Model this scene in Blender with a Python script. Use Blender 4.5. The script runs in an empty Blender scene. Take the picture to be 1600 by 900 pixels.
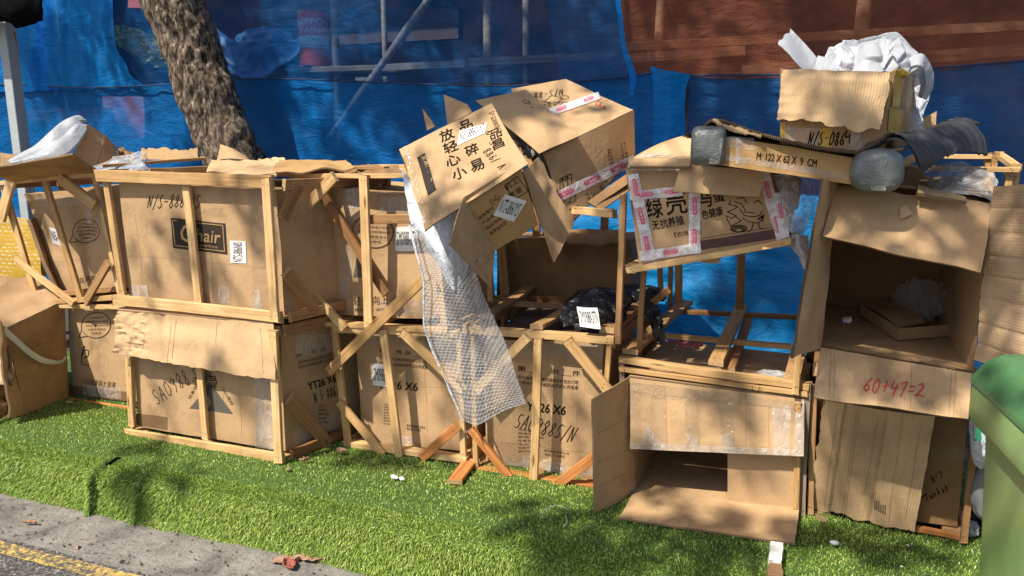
import bpy, bmesh, math, random
import numpy as np
from mathutils import Vector, noise, Matrix
from math import radians, sin, cos, pi, sqrt, atan2
random.seed(7)
R = radians
scene = bpy.context.scene
COL = scene.collection

# ---------------------------------------------------------------- camera
CAM_H, PITCH, YAW, FPX = 1.4, R(11), R(20), 1180.0
cd = bpy.data.cameras.new('camera'); cam = bpy.data.objects.new('camera', cd); COL.objects.link(cam)
cam.location = (0, 0, CAM_H); cam.rotation_euler = (pi/2-PITCH, 0, YAW)
cd.sensor_fit = 'HORIZONTAL'; cd.sensor_width = 36.0; cd.lens = 36.0*FPX/1600
cd.clip_start = .05; cd.clip_end = 300
scene.camera = cam

# ---------------------------------------------------------------- sky, sun, exposure
SUN_EL, SUN_AZ = R(52), R(31)          # sun stands in front of the pile, to the left
TO_SUN = Vector((-sin(SUN_AZ)*cos(SUN_EL), -cos(SUN_AZ)*cos(SUN_EL), sin(SUN_EL)))
w = bpy.data.worlds.new('World'); scene.world = w; w.use_nodes = True
nt = w.node_tree; bg = nt.nodes['Background']; sky = nt.nodes.new('ShaderNodeTexSky')
sky.sky_type = 'NISHITA'; sky.sun_disc = False; sky.sun_elevation = SUN_EL; sky.sun_rotation = pi+SUN_AZ
sky.dust_density = 2.0
nt.links.new(sky.outputs[0], bg.inputs[0]); bg.inputs[1].default_value = .095
ld = bpy.data.lights.new('sun', 'SUN'); ld.energy = 4.9; ld.angle = R(.7); ld.color = (1, .93, .80)
sun = bpy.data.objects.new('sun', ld); COL.objects.link(sun); sun.rotation_euler = TO_SUN.to_track_quat('Z', 'Y').to_euler()
scene.view_settings.view_transform = 'Standard'; scene.view_settings.look = 'None'
scene.view_settings.exposure = .52; scene.view_settings.gamma = 1; scene.view_settings.use_curve_mapping = False
scene.cycles.max_bounces = 8; scene.cycles.transparent_max_bounces = 14
scene.cycles.diffuse_bounces = 4; scene.cycles.use_denoising = True; scene.cycles.sample_clamp_indirect = 4

# ---------------------------------------------------------------- pixel of the 1600x900 photograph -> point in the place
_F = Vector((-sin(YAW)*cos(PITCH), cos(YAW)*cos(PITCH), -sin(PITCH))); _R = Vector((cos(YAW), sin(YAW), 0)); _U = _R.cross(_F)
EYE = Vector((0, 0, CAM_H))
def ray(x, y): return _F+_R*((x-800)/FPX)-_U*((y-450)/FPX)
def P(x, y, Y): d = ray(x, y); return EYE+d*(Y/d.y)
def G(x, y, z=0.0): d = ray(x, y); return EYE+d*((z-CAM_H)/d.z)
def mpp(p): return (Vector(p)-EYE).dot(_F)/FPX            # metres per photo pixel at a point
class Plane:
    def __init__(s, p0, p1, p2):
        s.o = Vector(p0); s.n = (Vector(p1)-s.o).cross(Vector(p2)-s.o).normalized()
        if s.n.dot(EYE-s.o) < 0: s.n.negate()
    def hit(s, x, y, off=0.0):
        d = ray(x, y); t = (s.o-EYE).dot(s.n)/d.dot(s.n)
        return EYE+d*t+s.n*off

class Patch:
    """the twisted face a-b-c-d (bl br tr tl) of a panel, with its bend and half its thickness"""
    def __init__(s, a, b, c, d, bend=None, th=0.0):
        s.o = Vector(a); s.U = Vector(b)-s.o; s.W = Vector(d)-s.o; s.T = s.o-Vector(b)+Vector(c)-Vector(d)
        m = s.U.cross(s.W).normalized(); s.n = m.copy(); s.sg = 1
        if s.n.dot(EYE-s.o) < 0: s.n.negate(); s.sg = -1
        s.bend = bend; s.th = th; G2 = Matrix(((s.U.dot(s.U), s.U.dot(s.W)), (s.U.dot(s.W), s.W.dot(s.W)))); s.inv = G2.inverted()
    def hit(s, x, y, off=0.0):
        d = ray(x, y); sh = Vector()
        for _ in range(4):
            o = s.o+sh; t = (o-EYE).dot(s.n)/d.dot(s.n); q = EYE+d*t; r = q-s.o-sh
            uv = s.inv @ Vector((r.dot(s.U), r.dot(s.W))); u, v = uv.x, uv.y
            sh = s.T*(u*v)
            if s.bend: sh = sh+s.n*(s.sg*s.bend(min(1, max(0, u)), min(1, max(0, v))))
        return q+s.n*(off+s.th/2)

# ---------------------------------------------------------------- tags
def tag(o, label=None, cat=None, group=None, kind=None):
    if label: o['label'] = label
    if cat: o['category'] = cat
    if group: o['group'] = group
    if kind: o['kind'] = kind
    return o
def thing(name, label, cat, loc=(0, 0, 0), group=None):
    o = bpy.data.objects.new(name, None); COL.objects.link(o); o.location = loc; o.empty_display_size = .1
    return tag(o, label, cat, group)

# ---------------------------------------------------------------- mesh builder
_ORG = {}
class MB:
    def __init__(s): s.v = []; s.f = []; s.uv = []; s.m = []; s.mats = []; s.sm = []
    def mi(s, m):
        if m not in s.mats: s.mats.append(m)
        return s.mats.index(m)
    def face(s, pts, m, uv=None, smooth=False):
        b = len(s.v); s.v += [Vector(p) for p in pts]; s.f.append(list(range(b, b+len(pts))))
        s.uv.append(uv or [(0, 0)]*len(pts)); s.m.append(s.mi(m)); s.sm.append(smooth)
    def grid(s, fn, nu, nv, m, su=1.0, sv=1.0, smooth=True, flip=False, uo=0, vo=0):
        b = len(s.v); mi = s.mi(m)
        for j in range(nv+1):
            for i in range(nu+1): s.v.append(Vector(fn(i/nu, j/nv)))
        for j in range(nv):
            for i in range(nu):
                a = b+j*(nu+1)+i; q = [a, a+1, a+nu+2, a+nu+1]
                uv = [(i/nu*su+uo, j/nv*sv+vo), ((i+1)/nu*su+uo, j/nv*sv+vo), ((i+1)/nu*su+uo, (j+1)/nv*sv+vo), (i/nu*su+uo, (j+1)/nv*sv+vo)]
                if flip: q.reverse(); uv.reverse()
                s.f.append(q); s.uv.append(uv); s.m.append(mi); s.sm.append(smooth)
    def build(s, name, parent=None, warp=None, bevel=0, weld=True):
        me = bpy.data.meshes.new(name)
        vs = [warp(p) for p in s.v] if warp else s.v
        if parent is not None and parent.type == 'EMPTY': o0 = Vector(parent.location)
        elif parent is not None: o0 = Vector(_ORG.get(parent.name, (0, 0, 0)))
        else: o0 = Vector((0, 0, 0))
        me.from_pydata([tuple(p-o0) for p in vs], [], s.f)
        ul = me.uv_layers.new(name='UVMap')
        flat = [c for f in s.uv for q in f for c in q]; ul.data.foreach_set('uv', flat)
        for m in s.mats: me.materials.append(MAT(m) if isinstance(m, str) else m)
        me.polygons.foreach_set('material_index', s.m); me.polygons.foreach_set('use_smooth', s.sm)
        if weld:
            bm = bmesh.new(); bm.from_mesh(me); bmesh.ops.remove_doubles(bm, verts=bm.verts, dist=2e-4); bm.to_mesh(me); bm.free()
        me.update()
        me.set_sharp_from_angle(angle=R(42))
        o = bpy.data.objects.new(name, me); COL.objects.link(o); o.parent = parent
        _ORG[o.name] = tuple(o0)
        if bevel:
            b = o.modifiers.new('bevel', 'BEVEL'); b.width = bevel; b.segments = 1; b.limit_method = 'ANGLE'
        return o

def nz(p, f=1.0, seed=0.0): return noise.noise(Vector((p[0]*f+seed*13.7, p[1]*f-seed*7.1, p[2]*f+seed*3.3)))
def warper(amp, seed, f=3.2, fine=.25):
    def wp(p):
        q = Vector((p.x*f+seed*11.3, p.y*f+seed*5.7, p.z*f-seed*3.1))
        return p+noise.noise_vector(q)*amp+noise.noise_vector(q*3.7)*amp*fine
    return wp
def lerp(a, b, t): return a+(b-a)*t
def bil(a, b, c, d, u, v): return a*((1-u)*(1-v))+b*(u*(1-v))+c*(u*v)+d*((1-u)*v)

def slab(mb, a, b, c, d, th=.006, m='card', em='flute', nu=10, nv=10, rag=(0, 0, 0, 0), bend=None, seed=0, rf=14, inner=None):
    """a sheet of cardboard: corners bl, br, tr, tl; rag = raggedness (m) of the bottom, right, top, left edge; bend(u,v) = metres along the normal"""
    a, b, c, d = map(Vector, (a, b, c, d)); n = (b-a).cross(d-a).normalized()
    W = (b-a).length; H = (d-a).length; uo = random.random()*3; vo = random.random()*3
    def pl1(x, k):              # straight tears between random points
        x = x+.35*noise.noise(Vector((x*.7, k, seed))); i = math.floor(x); f = x-i
        r = lambda j: (noise.cell(Vector((j+.5, k*7.3+.5, seed*3.7+.5)))*.5+.5)**1.6
        return r(i)*(1-f)+r(i+1)*f
    def jag(t, k): return .75*pl1(t*rf*1.3, k)+.3*pl1(t*rf*4.1, k+9)+.12*pl1(t*rf*13, k+17)
    def pos(u, v, side):
        p = bil(a, b, c, d, u, v)
        ex = (b-a).lerp(c-d, v).normalized(); ey = (d-a).lerp(c-b, u).normalized()
        k = 3.2
        if rag[0]: p = p+ey*rag[0]*jag(u*W, 1)*max(0, 1-v*k)
        if rag[2]: p = p-ey*rag[2]*jag(u*W, 2)*max(0, 1-(1-v)*k)
        if rag[3]: p = p+ex*rag[3]*jag(v*H, 3)*max(0, 1-u*k)
        if rag[1]: p = p-ex*rag[1]*jag(v*H, 4)*max(0, 1-(1-u)*k)
        if bend: p = p+n*bend(u, v)
        return p+n*(side*th/2)
    mb.grid(lambda u, v: pos(u, v, 1), nu, nv, m, W, H, uo=uo, vo=vo)
    mb.grid(lambda u, v: pos(u, v, -1), nu, nv, inner or m, W, H, flip=True, uo=uo+.5, vo=vo)
    mb.grid(lambda u, v: pos(u, 0, 1-2*v) , nu, 1, em, W, 1, smooth=False, flip=True)
    mb.grid(lambda u, v: pos(u, 1, 1-2*v), nu, 1, em, W, 1, smooth=False)
    mb.grid(lambda u, v: pos(0, u, 1-2*v), nv, 1, em, H, 1, smooth=False)
    mb.grid(lambda u, v: pos(1, u, 1-2*v), nv, 1, em, H, 1, smooth=False, flip=True)

def box(mb, bl, br, tr, tl, D, m='card', n=10):
    """closed carton: front quad + depth vector"""
    bl, br, tr, tl, D = map(Vector, (bl, br, tr, tl, D))
    W = (br-bl).length; H = (tl-bl).length; L = D.length; o = random.random()*5
    mb.grid(lambda u, v: bil(bl, br, tr, tl, u, v), n, n, m, W, H, uo=o)
    mb.grid(lambda u, v: bil(bl, br, tr, tl, u, v)+D, n, n, m, W, H, flip=True, uo=o+1)
    mb.grid(lambda u, v: bil(br, br+D, tr+D, tr, u, v), n, n, m, L, H, uo=o+W)
    mb.grid(lambda u, v: bil(bl, bl+D, tl+D, tl, u, v), n, n, m, L, H, flip=True, uo=o+3)
    mb.grid(lambda u, v: bil(tl, tr, tr+D, tl+D, u, v), n, n, m, W, L, uo=o, vo=H)
    mb.grid(lambda u, v: bil(bl, br, br+D, bl+D, u, v), n, n, m, W, L, flip=True, uo=o+2)

_bseed = [0]
def board(name, parent, a, b, n, w, t=.018, off=0.0, m='wood', bow=None):
    """one plank: centre line a-b on a surface with outward normal n; w wide, t thick, its back off from the surface"""
    _bseed[0] += 1; sd = _bseed[0]
    a, b, n = Vector(a), Vector(b), Vector(n).normalized(); d = (b-a); L = d.length; d.normalize()
    n = (n-d*n.dot(d)).normalized(); s = n.cross(d).normalized(); mb = MB(); k = max(3, int(L/.06)); uo = random.random()*9
    bw = (random.random()-.5)*.006 if bow is None else bow
    sk0 = (random.random()-.5)*.2*w; sk1 = (random.random()-.5)*.2*w
    def pt(u, i):
        x = (-.5, .5, .5, -.5)[i]; z = (0, 0, 1, 1)[i]
        ww = w*(1+.07*noise.noise(Vector((u*L*5, sd*1.7, 0))))
        sk = (sk0*(1-u)+sk1*u)*(x*2)
        return a+d*(u*L+sk*(1 if u in (0, 1) else 0))+s*(x*ww+bw*sin(pi*u)+.0015*noise.noise(Vector((u*L*9, sd*2.7, 4))))+n*(off+z*t+bw*.5*sin(pi*u))
    for i in range(4):
        j = (i+1) % 4; wd = w if i % 2 == 0 else t
        mb.grid(lambda u, v, i=i, j=j: pt(u, i).lerp(pt(u, j), v), k, 1, m, L, wd, smooth=False, uo=uo, vo=i*.3+sd*.11)
    for u in (0, 1):
        q = [pt(u, i) for i in range(4)]
        if u == 0: q.reverse()
        mb.face(q, 'wood_end', [(0, 0), (w, 0), (w, t), (0, t)])
    rr = random.Random(sd)
    for u in (.0, 1.):          # nail heads near both ends
        for q in range(2):
            x = (q-.5)*w*.42+rr.uniform(-.1, .1)*w; y = (.018+rr.uniform(0, .012))*(1 if u == 0 else -1); r_ = .0024
            c = a+d*(u*L+y)+s*x+n*(off+t+.0006+bw*0)
            mb.face([c+d*r_*cos(k_)+s*r_*sin(k_) for k_ in [i*pi/3 for i in range(6)]][::(1 if d.cross(s).dot(n) > 0 else -1)], 'nail')
    return mb.build(name, parent, bevel=.0018)

def dirty(mb): return mb

# ---------------------------------------------------------------- printing
_tc = {}
def glyphs(s):
    if s in _tc: return _tc[s]
    c = bpy.data.curves.new('t', 'FONT'); c.body = s; c.resolution_u = 2
    o = bpy.data.objects.new('t', c); COL.objects.link(o)
    dg = bpy.context.evaluated_depsgraph_get(); me = bpy.data.meshes.new_from_object(o.evaluated_get(dg))
    v = [(q.co.x, q.co.y) for q in me.vertices]; f = [list(p.vertices) for p in me.polygons]
    bpy.data.objects.remove(o); bpy.data.curves.remove(c); bpy.data.meshes.remove(me)
    if v:
        x0 = min(q[0] for q in v); x1 = max(q[0] for q in v); y0 = min(q[1] for q in v); y1 = max(q[1] for q in v)
        v = [((q[0]-x0)/max(1e-6, x1-x0), (q[1]-y0)/max(1e-6, y1-y0)) for q in v]
    _tc[s] = (v, f); return _tc[s]
class Pr:
    """prints on a plane; places are given as pixels that are cast onto the plane"""
    def __init__(s, mb, pl, m='ink', off=.0016): s.mb = mb; s.pl = pl; s.m = m; s.off = off
    def frame(s, bl, br, h):
        if isinstance(h, tuple): tl = h
        else:
            dx, dy = br[0]-bl[0], br[1]-bl[1]; L = math.hypot(dx, dy); tl = (bl[0]+dy/L*h, bl[1]-dx/L*h)
        o = s.pl.hit(*bl, s.off); return o, s.pl.hit(*br, s.off)-o, s.pl.hit(*tl, s.off)-o
    def text(s, t, bl, br, h, m=None, bold=0):
        v, f = glyphs(t); n = s.pl.n
        if isinstance(h, tuple): tl = h
        else:
            dx, dy = br[0]-bl[0], br[1]-bl[1]; L = math.hypot(dx, dy); tl = (bl[0]+dy/L*h, bl[1]-dx/L*h)
        ux, uy, wx, wy = br[0]-bl[0], br[1]-bl[1], tl[0]-bl[0], tl[1]-bl[1]
        flip = (ux*wy-uy*wx) > 0; kp = bold/mpp(s.pl.hit(*bl)) if bold else 0
        lu = math.hypot(ux, uy); lw = math.hypot(wx, wy)
        for z, k in enumerate([(0, 0)] if not bold else [(0, 0), (kp, 0), (0, kp), (kp, kp)]):
            b = len(s.mb.v); s.mb.v += [s.pl.hit(bl[0]+ux*(q[0]+k[0]/lu)+wx*(q[1]+k[1]/lw), bl[1]+uy*(q[0]+k[0]/lu)+wy*(q[1]+k[1]/lw), s.off+z*.00006) for q in v]; mi = s.mb.mi(m or s.m)
            for q in f:
                q = [b+i for i in q]
                if flip: q.reverse()
                s.mb.f.append(q); s.mb.uv.append([(0, 0)]*len(q)); s.mb.m.append(mi); s.mb.sm.append(False)
    def quad(s, px, m=None, off=0, n=6):
        q = [s.pl.hit(*p, s.off+off) for p in px]      # bl br tr tl
        def at(u, v): return s.pl.hit(*[px[0][k]*(1-u)*(1-v)+px[1][k]*u*(1-v)+px[2][k]*u*v+px[3][k]*(1-u)*v for k in (0, 1)], s.off+off)
        s.mb.grid(at, n, n, m or s.m, (q[1]-q[0]).length, (q[3]-q[0]).length)
    def stroke(s, px, wd, m=None, off=0, closed=False):
        q = [s.pl.hit(*p, s.off+off) for p in px]; n = s.pl.n
        if closed: q.append(q[0])
        for i in range(len(q)-1):
            a, b = q[i], q[i+1]; d = (b-a)
            if d.length < 1e-6: continue
            d.normalize(); e = n.cross(d)*wd/2; x = d*wd*.35; lift = n*(.00004*(i % 5))
            s.mb.face([a-e-x+lift, b-e+x+lift, b+e+x+lift, a+e-x+lift], m or s.m)
    def hand(s, t, bl, br, h, wd=.0035, m=None):
        """handwriting: polylines per character"""
        k = len(t); dx, dy = (br[0]-bl[0])/k, (br[1]-bl[1])/k
        L = math.hypot(dx, dy); ux, uy = dx, dy; vx, vy = dy/L*h+.18*h*dx/L, -dx/L*h+.18*h*dy/L
        for i, ch in enumerate(t):
            for pl in HAND.get(ch, []):
                j = .05; rr = random.Random(i*7+len(pl)+int(bl[0]))
                px = []
                for (x, y) in pl:
                    x = x*.72+rr.uniform(-j, j); y = y+rr.uniform(-j, j)
                    px.append((bl[0]+ux*(i+x)+vx*y, bl[1]+uy*(i+x)+vy*y))
                s.stroke(px, wd, m)
    def ring(s, c, rx, ry, wd, a0=0, a1=360, m=None, n=36, rot=0):
        px = []
        for i in range(n+1):
            t = R(a0+(a1-a0)*i/n); x, y = rx*cos(t), ry*sin(t); px.append((c[0]+x*cos(rot)-y*sin(rot), c[1]-(x*sin(rot)+y*cos(rot))))
        s.stroke(px, wd, m)
_o = [(.5, 1), (.1, .8), (0, .45), (.2, .05), (.6, 0), (.95, .35), (.9, .75), (.5, 1)]
HAND = {'N': [[(0, 0), (.1, 1), (.75, .05), (.95, 1)]], '/': [[(.1, -.1), (.8, 1.1)]], '-': [[(.1, .5), (.9, .55)]],
 'S': [[(.9, .9), (.5, 1), (.15, .8), (.3, .55), (.75, .4), (.8, .15), (.4, 0), (.05, .1)]], '0': [_o], 'O': [_o],
 '8': [[(.5, .5), (.15, .75), (.5, 1), (.85, .75), (.5, .5), (.1, .2), (.5, 0), (.9, .2), (.5, .5)]],
 '9': [[(.85, .8), (.4, 1), (.15, .7), (.5, .5), (.85, .8), (.8, .4), (.5, 0)]],
 '6': [[(.8, 1), (.3, .6), (.1, .25), (.4, 0), (.8, .15), (.7, .45), (.2, .4)]], 'A': [[(0, 0), (.5, 1), (.9, 0)], [(.2, .4), (.8, .4)]],
 '5': [[(.9, 1), (.2, 1), (.15, .6), (.7, .6), (.85, .25), (.4, 0), (.05, .1)]], '4': [[(.15, 1), (0, .4), (1.0, .42)], [(.85, .72), (.62, -.15)]],
 '7': [[(.0, .8), (.95, 1), (.5, -.1)]], '2': [[(.05, .8), (.5, 1), (.8, .7), (.05, 0), (.4, .1), (1.2, .1)]], '+': [[(0, .5), (1, .55)], [(.5, .9), (.45, .1)]],
 '=': [[(.1, .65), (.8, .7)], [(.1, .3), (.8, .35)]], '1': [[(.5, 1), (.45, 0)]], 'T': [[(0, .9), (1, 1)], [(.5, .95), (.4, 0)]],
 'u': [[(.1, .5), (.1, .1), (.5, 0), (.8, .5), (.8, 0)]], 'n': [[(.1, 0), (.15, .5), (.6, .5), (.8, 0)]], 'k': [[(.1, 0), (.2, 1)], [(.7, .55), (.2, .25), (.8, 0)]],
 'o': [[(.4, .5), (.1, .25), (.4, 0), (.8, .25), (.4, .5)]], 'h': [[(.1, 0), (.2, 1)], [(.15, .4), (.6, .5), (.8, 0)]], 'C': [[(.9, .85), (.4, 1), (.05, .5), (.3, 0), (.9, .15)]],
 'a': [[(.7, .5), (.2, .45), (.1, .1), (.6, .1), (.75, .5), (.9, 0)]], 'i': [[(.4, .5), (.4, 0)]], 'r': [[(.1, 0), (.15, .5), (.7, .55)]], 'e': [[(.1, .25), (.7, .3), (.5, .5), (.1, .3), (.2, 0), (.8, .1)]], ' ': []}

def label_on(parent, pl, px, text, warp=None, bars=True, turn=0, name='label'):
    """a white sticker with a tall serial number in black, pixel corners bl br tr tl"""
    mb = MB(); p = Pr(mb, pl, 'ink', .0035); q = px[turn:]+px[:turn]; p.quad(px, 'sticker', -.0008, 4)
    def at(u, v):
        return tuple(q[0][k]*(1-u)*(1-v)+q[1][k]*u*(1-v)+q[2][k]*u*v+q[3][k]*(1-u)*v for k in (0, 1))
    a, b, t = at(.06, .22), at(.94, .22), at(.06, .82); p.text(text, a, b, t)
    return mb.build(name, parent, warp)
def tape_on(parent, pl, px, m='tape', warp=None, n=8, off=.002, name='tape'):
    mb = MB(); Pr(mb, pl, m, off).quad(px, m, 0, n); return mb.build(name, parent, warp)
def pink_tape(parent, pl, c0, c1, w, warp=None, marks=2, off=.003, ph=.5, name='tape'):
    """white parcel tape with pink lozenges, along c0-c1, w pixels wide"""
    dx, dy = c1[0]-c0[0], c1[1]-c0[1]; L = math.hypot(dx, dy); ex, ey = dx/L, dy/L; px_, py_ = -ey*w/2, ex*w/2
    mb = MB(); p = Pr(mb, pl, 'pink', off); p.quad([(c0[0]+px_, c0[1]+py_), (c1[0]+px_, c1[1]+py_), (c1[0]-px_, c1[1]-py_), (c0[0]-px_, c0[1]-py_)], 'white_tape', 0, 8)
    for i in range(marks):
        t = (i+ph)/marks; cx, cy = c0[0]+dx*t, c0[1]+dy*t; l, h = w*.78, w*.2
        pts = []
        for k in range(14):
            a = k/14*2*pi; X = l*(1 if cos(a) > 0 else -1)*.75+h*cos(a); Y = h*sin(a)
            pts.append(pl.hit(cx+ex*X-ey*Y, cy+ey*X+ex*Y, off+.0005))
        pm = MB(); mb.face(pts, 'pink')
        for sgn in (-1, 1):
            for q in range(5):
                X = l*(-.8+q*.38); Y = sgn*w*.33; s = w*.07
                mb.face([pl.hit(cx+ex*(X+a)-ey*(Y+b), cy+ey*(X+a)+ex*(Y+b), off+.0006) for a, b in ((-s*1.6, -s), (s*1.6, -s), (s*1.6, s), (-s*1.6, s))], 'pink_pale')
        bl = (cx-ex*l*.8-ey*h*.55, cy-ey*l*.8+ex*h*.55); br = (cx+ex*l*.8-ey*h*.55, cy+ey*l*.8+ex*h*.55)
        pp = Pr(mb, pl, 'white_tape', off+.0009); pp.text('封箱专用', bl, br, h*1.1)
    return mb.build(name, parent, warp)

# ---------------------------------------------------------------- lofts and crumples
def crv(pts, t):
    k = len(pts)-1; x = t*k; i = min(k-1, int(x)); f = x-i
    p1, p2 = pts[i], pts[i+1]; p0 = pts[i-1] if i else p1*2-p2; p3 = pts[i+2] if i+2 <= k else p2*2-p1
    return .5*((2*p1)+(p2-p0)*f+(2*p0-5*p1+4*p2-p3)*f*f+(3*p1-p0-3*p2+p3)*f**3)
def loft(mb, rows, m, nu=30, nv=30, wr=0.0, wf=8, seed=0, th=0.0, sc=1.0, aniso=(1, 1, 1), fold=None):
    """cloth through rows of (x, y, Y) pixels or Vectors; wr = wrinkle height"""
    rows = [[p if isinstance(p, Vector) else P(*p) for p in r] for r in rows]
    def pos(u, v):
        p = crv([crv(r, u) for r in rows], v)
        if fold:                # sharp creases: triangle waves in a few directions
            amp, fr, kk = fold; fe = min(1, 6*u, 6*(1-u))*.6+.4
            for k in range(kk):
                a = k*2.4+seed; t = (u*cos(a)+v*sin(a))*fr*(1+.37*k)+seed*.37+.5*noise.noise(Vector((u*2, v*2, k+seed)))
                tri = abs((t % 2)-1)-.5; p = p+Vector((cos(a*1.7)*.5, -.8, sin(a*2.3)*.7))*(amp/(1+.5*k)*tri*fe)
        if wr:
            q = Vector((p.x*wf*aniso[0]+seed, p.y*wf*aniso[1], p.z*wf*aniso[2]))
            a = noise.noise_vector(q); b = noise.noise_vector(q*2.9); vd = noise.voronoi(q*1.3+a*.3)[0]
            p = p+Vector((a.x*.4, -abs(a.y)*.8+.2-(vd[1]-vd[0])*.5, a.z*.4))*wr+b*wr*.25
        return p
    W = sum((rows[0][i+1]-rows[0][i]).length for i in range(len(rows[0])-1)); H = sum((rows[i+1][0]-rows[i][0]).length for i in range(len(rows)-1))
    mb.grid(pos, nu, nv, m, W*sc, H*sc)
def solid(o, th):
    s = o.modifiers.new('solid', 'SOLIDIFY'); s.thickness = th; s.offset = 0; return o
def blob(mb, c, r, m, seed=0, ridge=.35, f=4.0, sub=4, squash=None):
    """a crumpled lump: sphere creased along many sharp folds"""
    bm = bmesh.new(); bmesh.ops.create_icosphere(bm, subdivisions=sub, radius=1); b = len(mb.v); mi = mb.mi(m)
    for v in bm.verts:
        d = v.co.normalized(); q = d*f*.55+Vector((seed*3.3, seed, -seed)); q = q+noise.noise_vector(q*.8)*.35
        ds = noise.voronoi(q)[0]; ds2 = noise.voronoi(q*2.1)[0]
        k = 1-ridge*.95*(ds[0]-.25)-ridge*.55*(ds2[0]-.3)+ridge*.3*noise.noise(q*.9)
        p = Vector((d.x*r[0], d.y*r[1], d.z*r[2]))*k
        if squash is not None and p.z < -squash: p.z = -squash
        mb.v.append(Vector(c)+p)
    for f_ in bm.faces:
        mb.f.append([b+v.index for v in f_.verts]); mb.uv.append([(v.co.x, v.co.z) for v in f_.verts]); mb.m.append(mi); mb.sm.append(sub > 3)
    bm.free()
def tube(mb, pts, rad, m, seg=10, noise_amp=0, nf=4, cap=True, us=1, per=1):
    """tapered tube along points"""
    pts = [Vector(p) for p in pts]; n = len(pts)*per if per > 1 else len(pts); fr = []
    P_ = [crv(pts, i/(n-1)) for i in range(n)]; Rr = [np.interp(i/(n-1), np.linspace(0, 1, len(rad)), rad) for i in range(n)]
    up = Vector((.3, .8, .1)); L = 0; b = len(mb.v); mi = mb.mi(m); Ls = []
    for i in range(n):
        d = (P_[min(i+1, n-1)]-P_[max(i-1, 0)]).normalized(); s = d.cross(up).normalized(); t = d.cross(s)
        if i: L += (P_[i]-P_[i-1]).length
        Ls.append(L)
        for k in range(seg):
            a = 2*pi*k/seg; e = s*cos(a)+t*sin(a); p = P_[i]+e*Rr[i]
            if noise_amp: p = p+e*noise_amp*(noise.noise(p*nf)+.5*noise.noise(p*nf*2.7)+.4*noise.noise(Vector((p.x*nf*4, p.y*nf*4, p.z*nf*1.3))))
            mb.v.append(p)
    for i in range(n-1):
        for k in range(seg):
            k2 = (k+1) % seg; q = [b+i*seg+k, b+i*seg+k2, b+(i+1)*seg+k2, b+(i+1)*seg+k]
            mb.f.append(q); mb.uv.append([(k/seg*us, Ls[i]), ((k+1)/seg*us, Ls[i]), ((k+1)/seg*us, Ls[i+1]), (k/seg*us, Ls[i+1])]); mb.m.append(mi); mb.sm.append(True)
    if cap:
        for i in (0, n-1):
            q = [b+i*seg+k for k in range(seg)]
            if i == 0: q.reverse()
            mb.f.append(q); mb.uv.append([(0, 0)]*seg); mb.m.append(mi); mb.sm.append(False)
# ---------------------------------------------------------------- materials
_M = {}
def srgb(r, g, b):
    f = lambda c: (c/255/12.92) if c/255 <= .04045 else ((c/255+.055)/1.055)**2.4
    return (f(r), f(g), f(b), 1)
class NT:
    def __init__(s, name):
        s.m = bpy.data.materials.new(name); s.m.use_nodes = True; s.t = s.m.node_tree; s.b = s.t.nodes['Principled BSDF']; s.out = s.t.nodes['Material Output']
    def n(s, typ, **kw):
        x = s.t.nodes.new('ShaderNode'+typ)
        for k, v in kw.items():
            if k.startswith('i_'): x.inputs[k[2:].replace('_', ' ')].default_value = v
            else: setattr(x, k, v)
        return x
    def l(s, a, b): s.t.links.new(a, b)
    def co(s, kind='UV', scale=(1, 1, 1)):
        c = s.n('TexCoord'); mp = s.n('Mapping'); mp.inputs['Scale'].default_value = scale; s.l(c.outputs[kind], mp.inputs[0]); return mp.outputs[0]
    def noise(s, v, scale, detail=4, rough=.55, dist=0):
        x = s.n('TexNoise'); x.inputs['Scale'].default_value = scale; x.inputs['Detail'].default_value = detail; x.inputs['Roughness'].default_value = rough; x.inputs['Distortion'].default_value = dist
        s.l(v, x.inputs['Vector']); return x.outputs['Fac']
    def ramp(s, f, stops):
        x = s.n('ValToRGB'); e = x.color_ramp.elements
        while len(e) < len(stops): e.new(.5)
        for q, (p, c) in zip(e, stops): q.position = p; q.color = c if len(c) == 4 else (*c, 1)
        s.l(f, x.inputs[0]); return x.outputs[0]
    def mix(s, f, a, b, mode='MIX'):
        x = s.n('Mix', data_type='RGBA', blend_type=mode)
        if isinstance(f, (int, float)): x.inputs[0].default_value = f
        else: s.l(f, x.inputs[0])
        for k, q in ((6, a), (7, b)):
            if isinstance(q, tuple): x.inputs[k].default_value = q
            else: s.l(q, x.inputs[k])
        return x.outputs[2]
    def math(s, op, a, b=None, clamp=False):
        x = s.n('Math', operation=op, use_clamp=clamp)
        for k, q in ((0, a), (1, b)):
            if q is None: continue
            if isinstance(q, (int, float)): x.inputs[k].default_value = q
            else: s.l(q, x.inputs[k])
        return x.outputs[0]
    def bump(s, h, st=.3, dist=.01, prev=None):
        x = s.n('Bump'); x.inputs['Strength'].default_value = st; x.inputs['Distance'].default_value = dist; s.l(h, x.inputs['Height'])
        if prev is not None: s.l(prev, x.inputs['Normal'])
        return x.outputs[0]
    def fin(s, col=None, rough=None, normal=None, **kw):
        if col is not None:
            if isinstance(col, tuple): s.b.inputs['Base Color'].default_value = col
            else: s.l(col, s.b.inputs['Base Color'])
        if rough is not None:
            if isinstance(rough, (int, float)): s.b.inputs['Roughness'].default_value = rough
            else: s.l(rough, s.b.inputs['Roughness'])
        if normal is not None: s.l(normal, s.b.inputs['Normal'])
        for k, v in kw.items(): s.b.inputs[k.replace('_', ' ')].default_value = v
        return s.m
def W4(x): return (x, x, x, 1)

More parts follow.
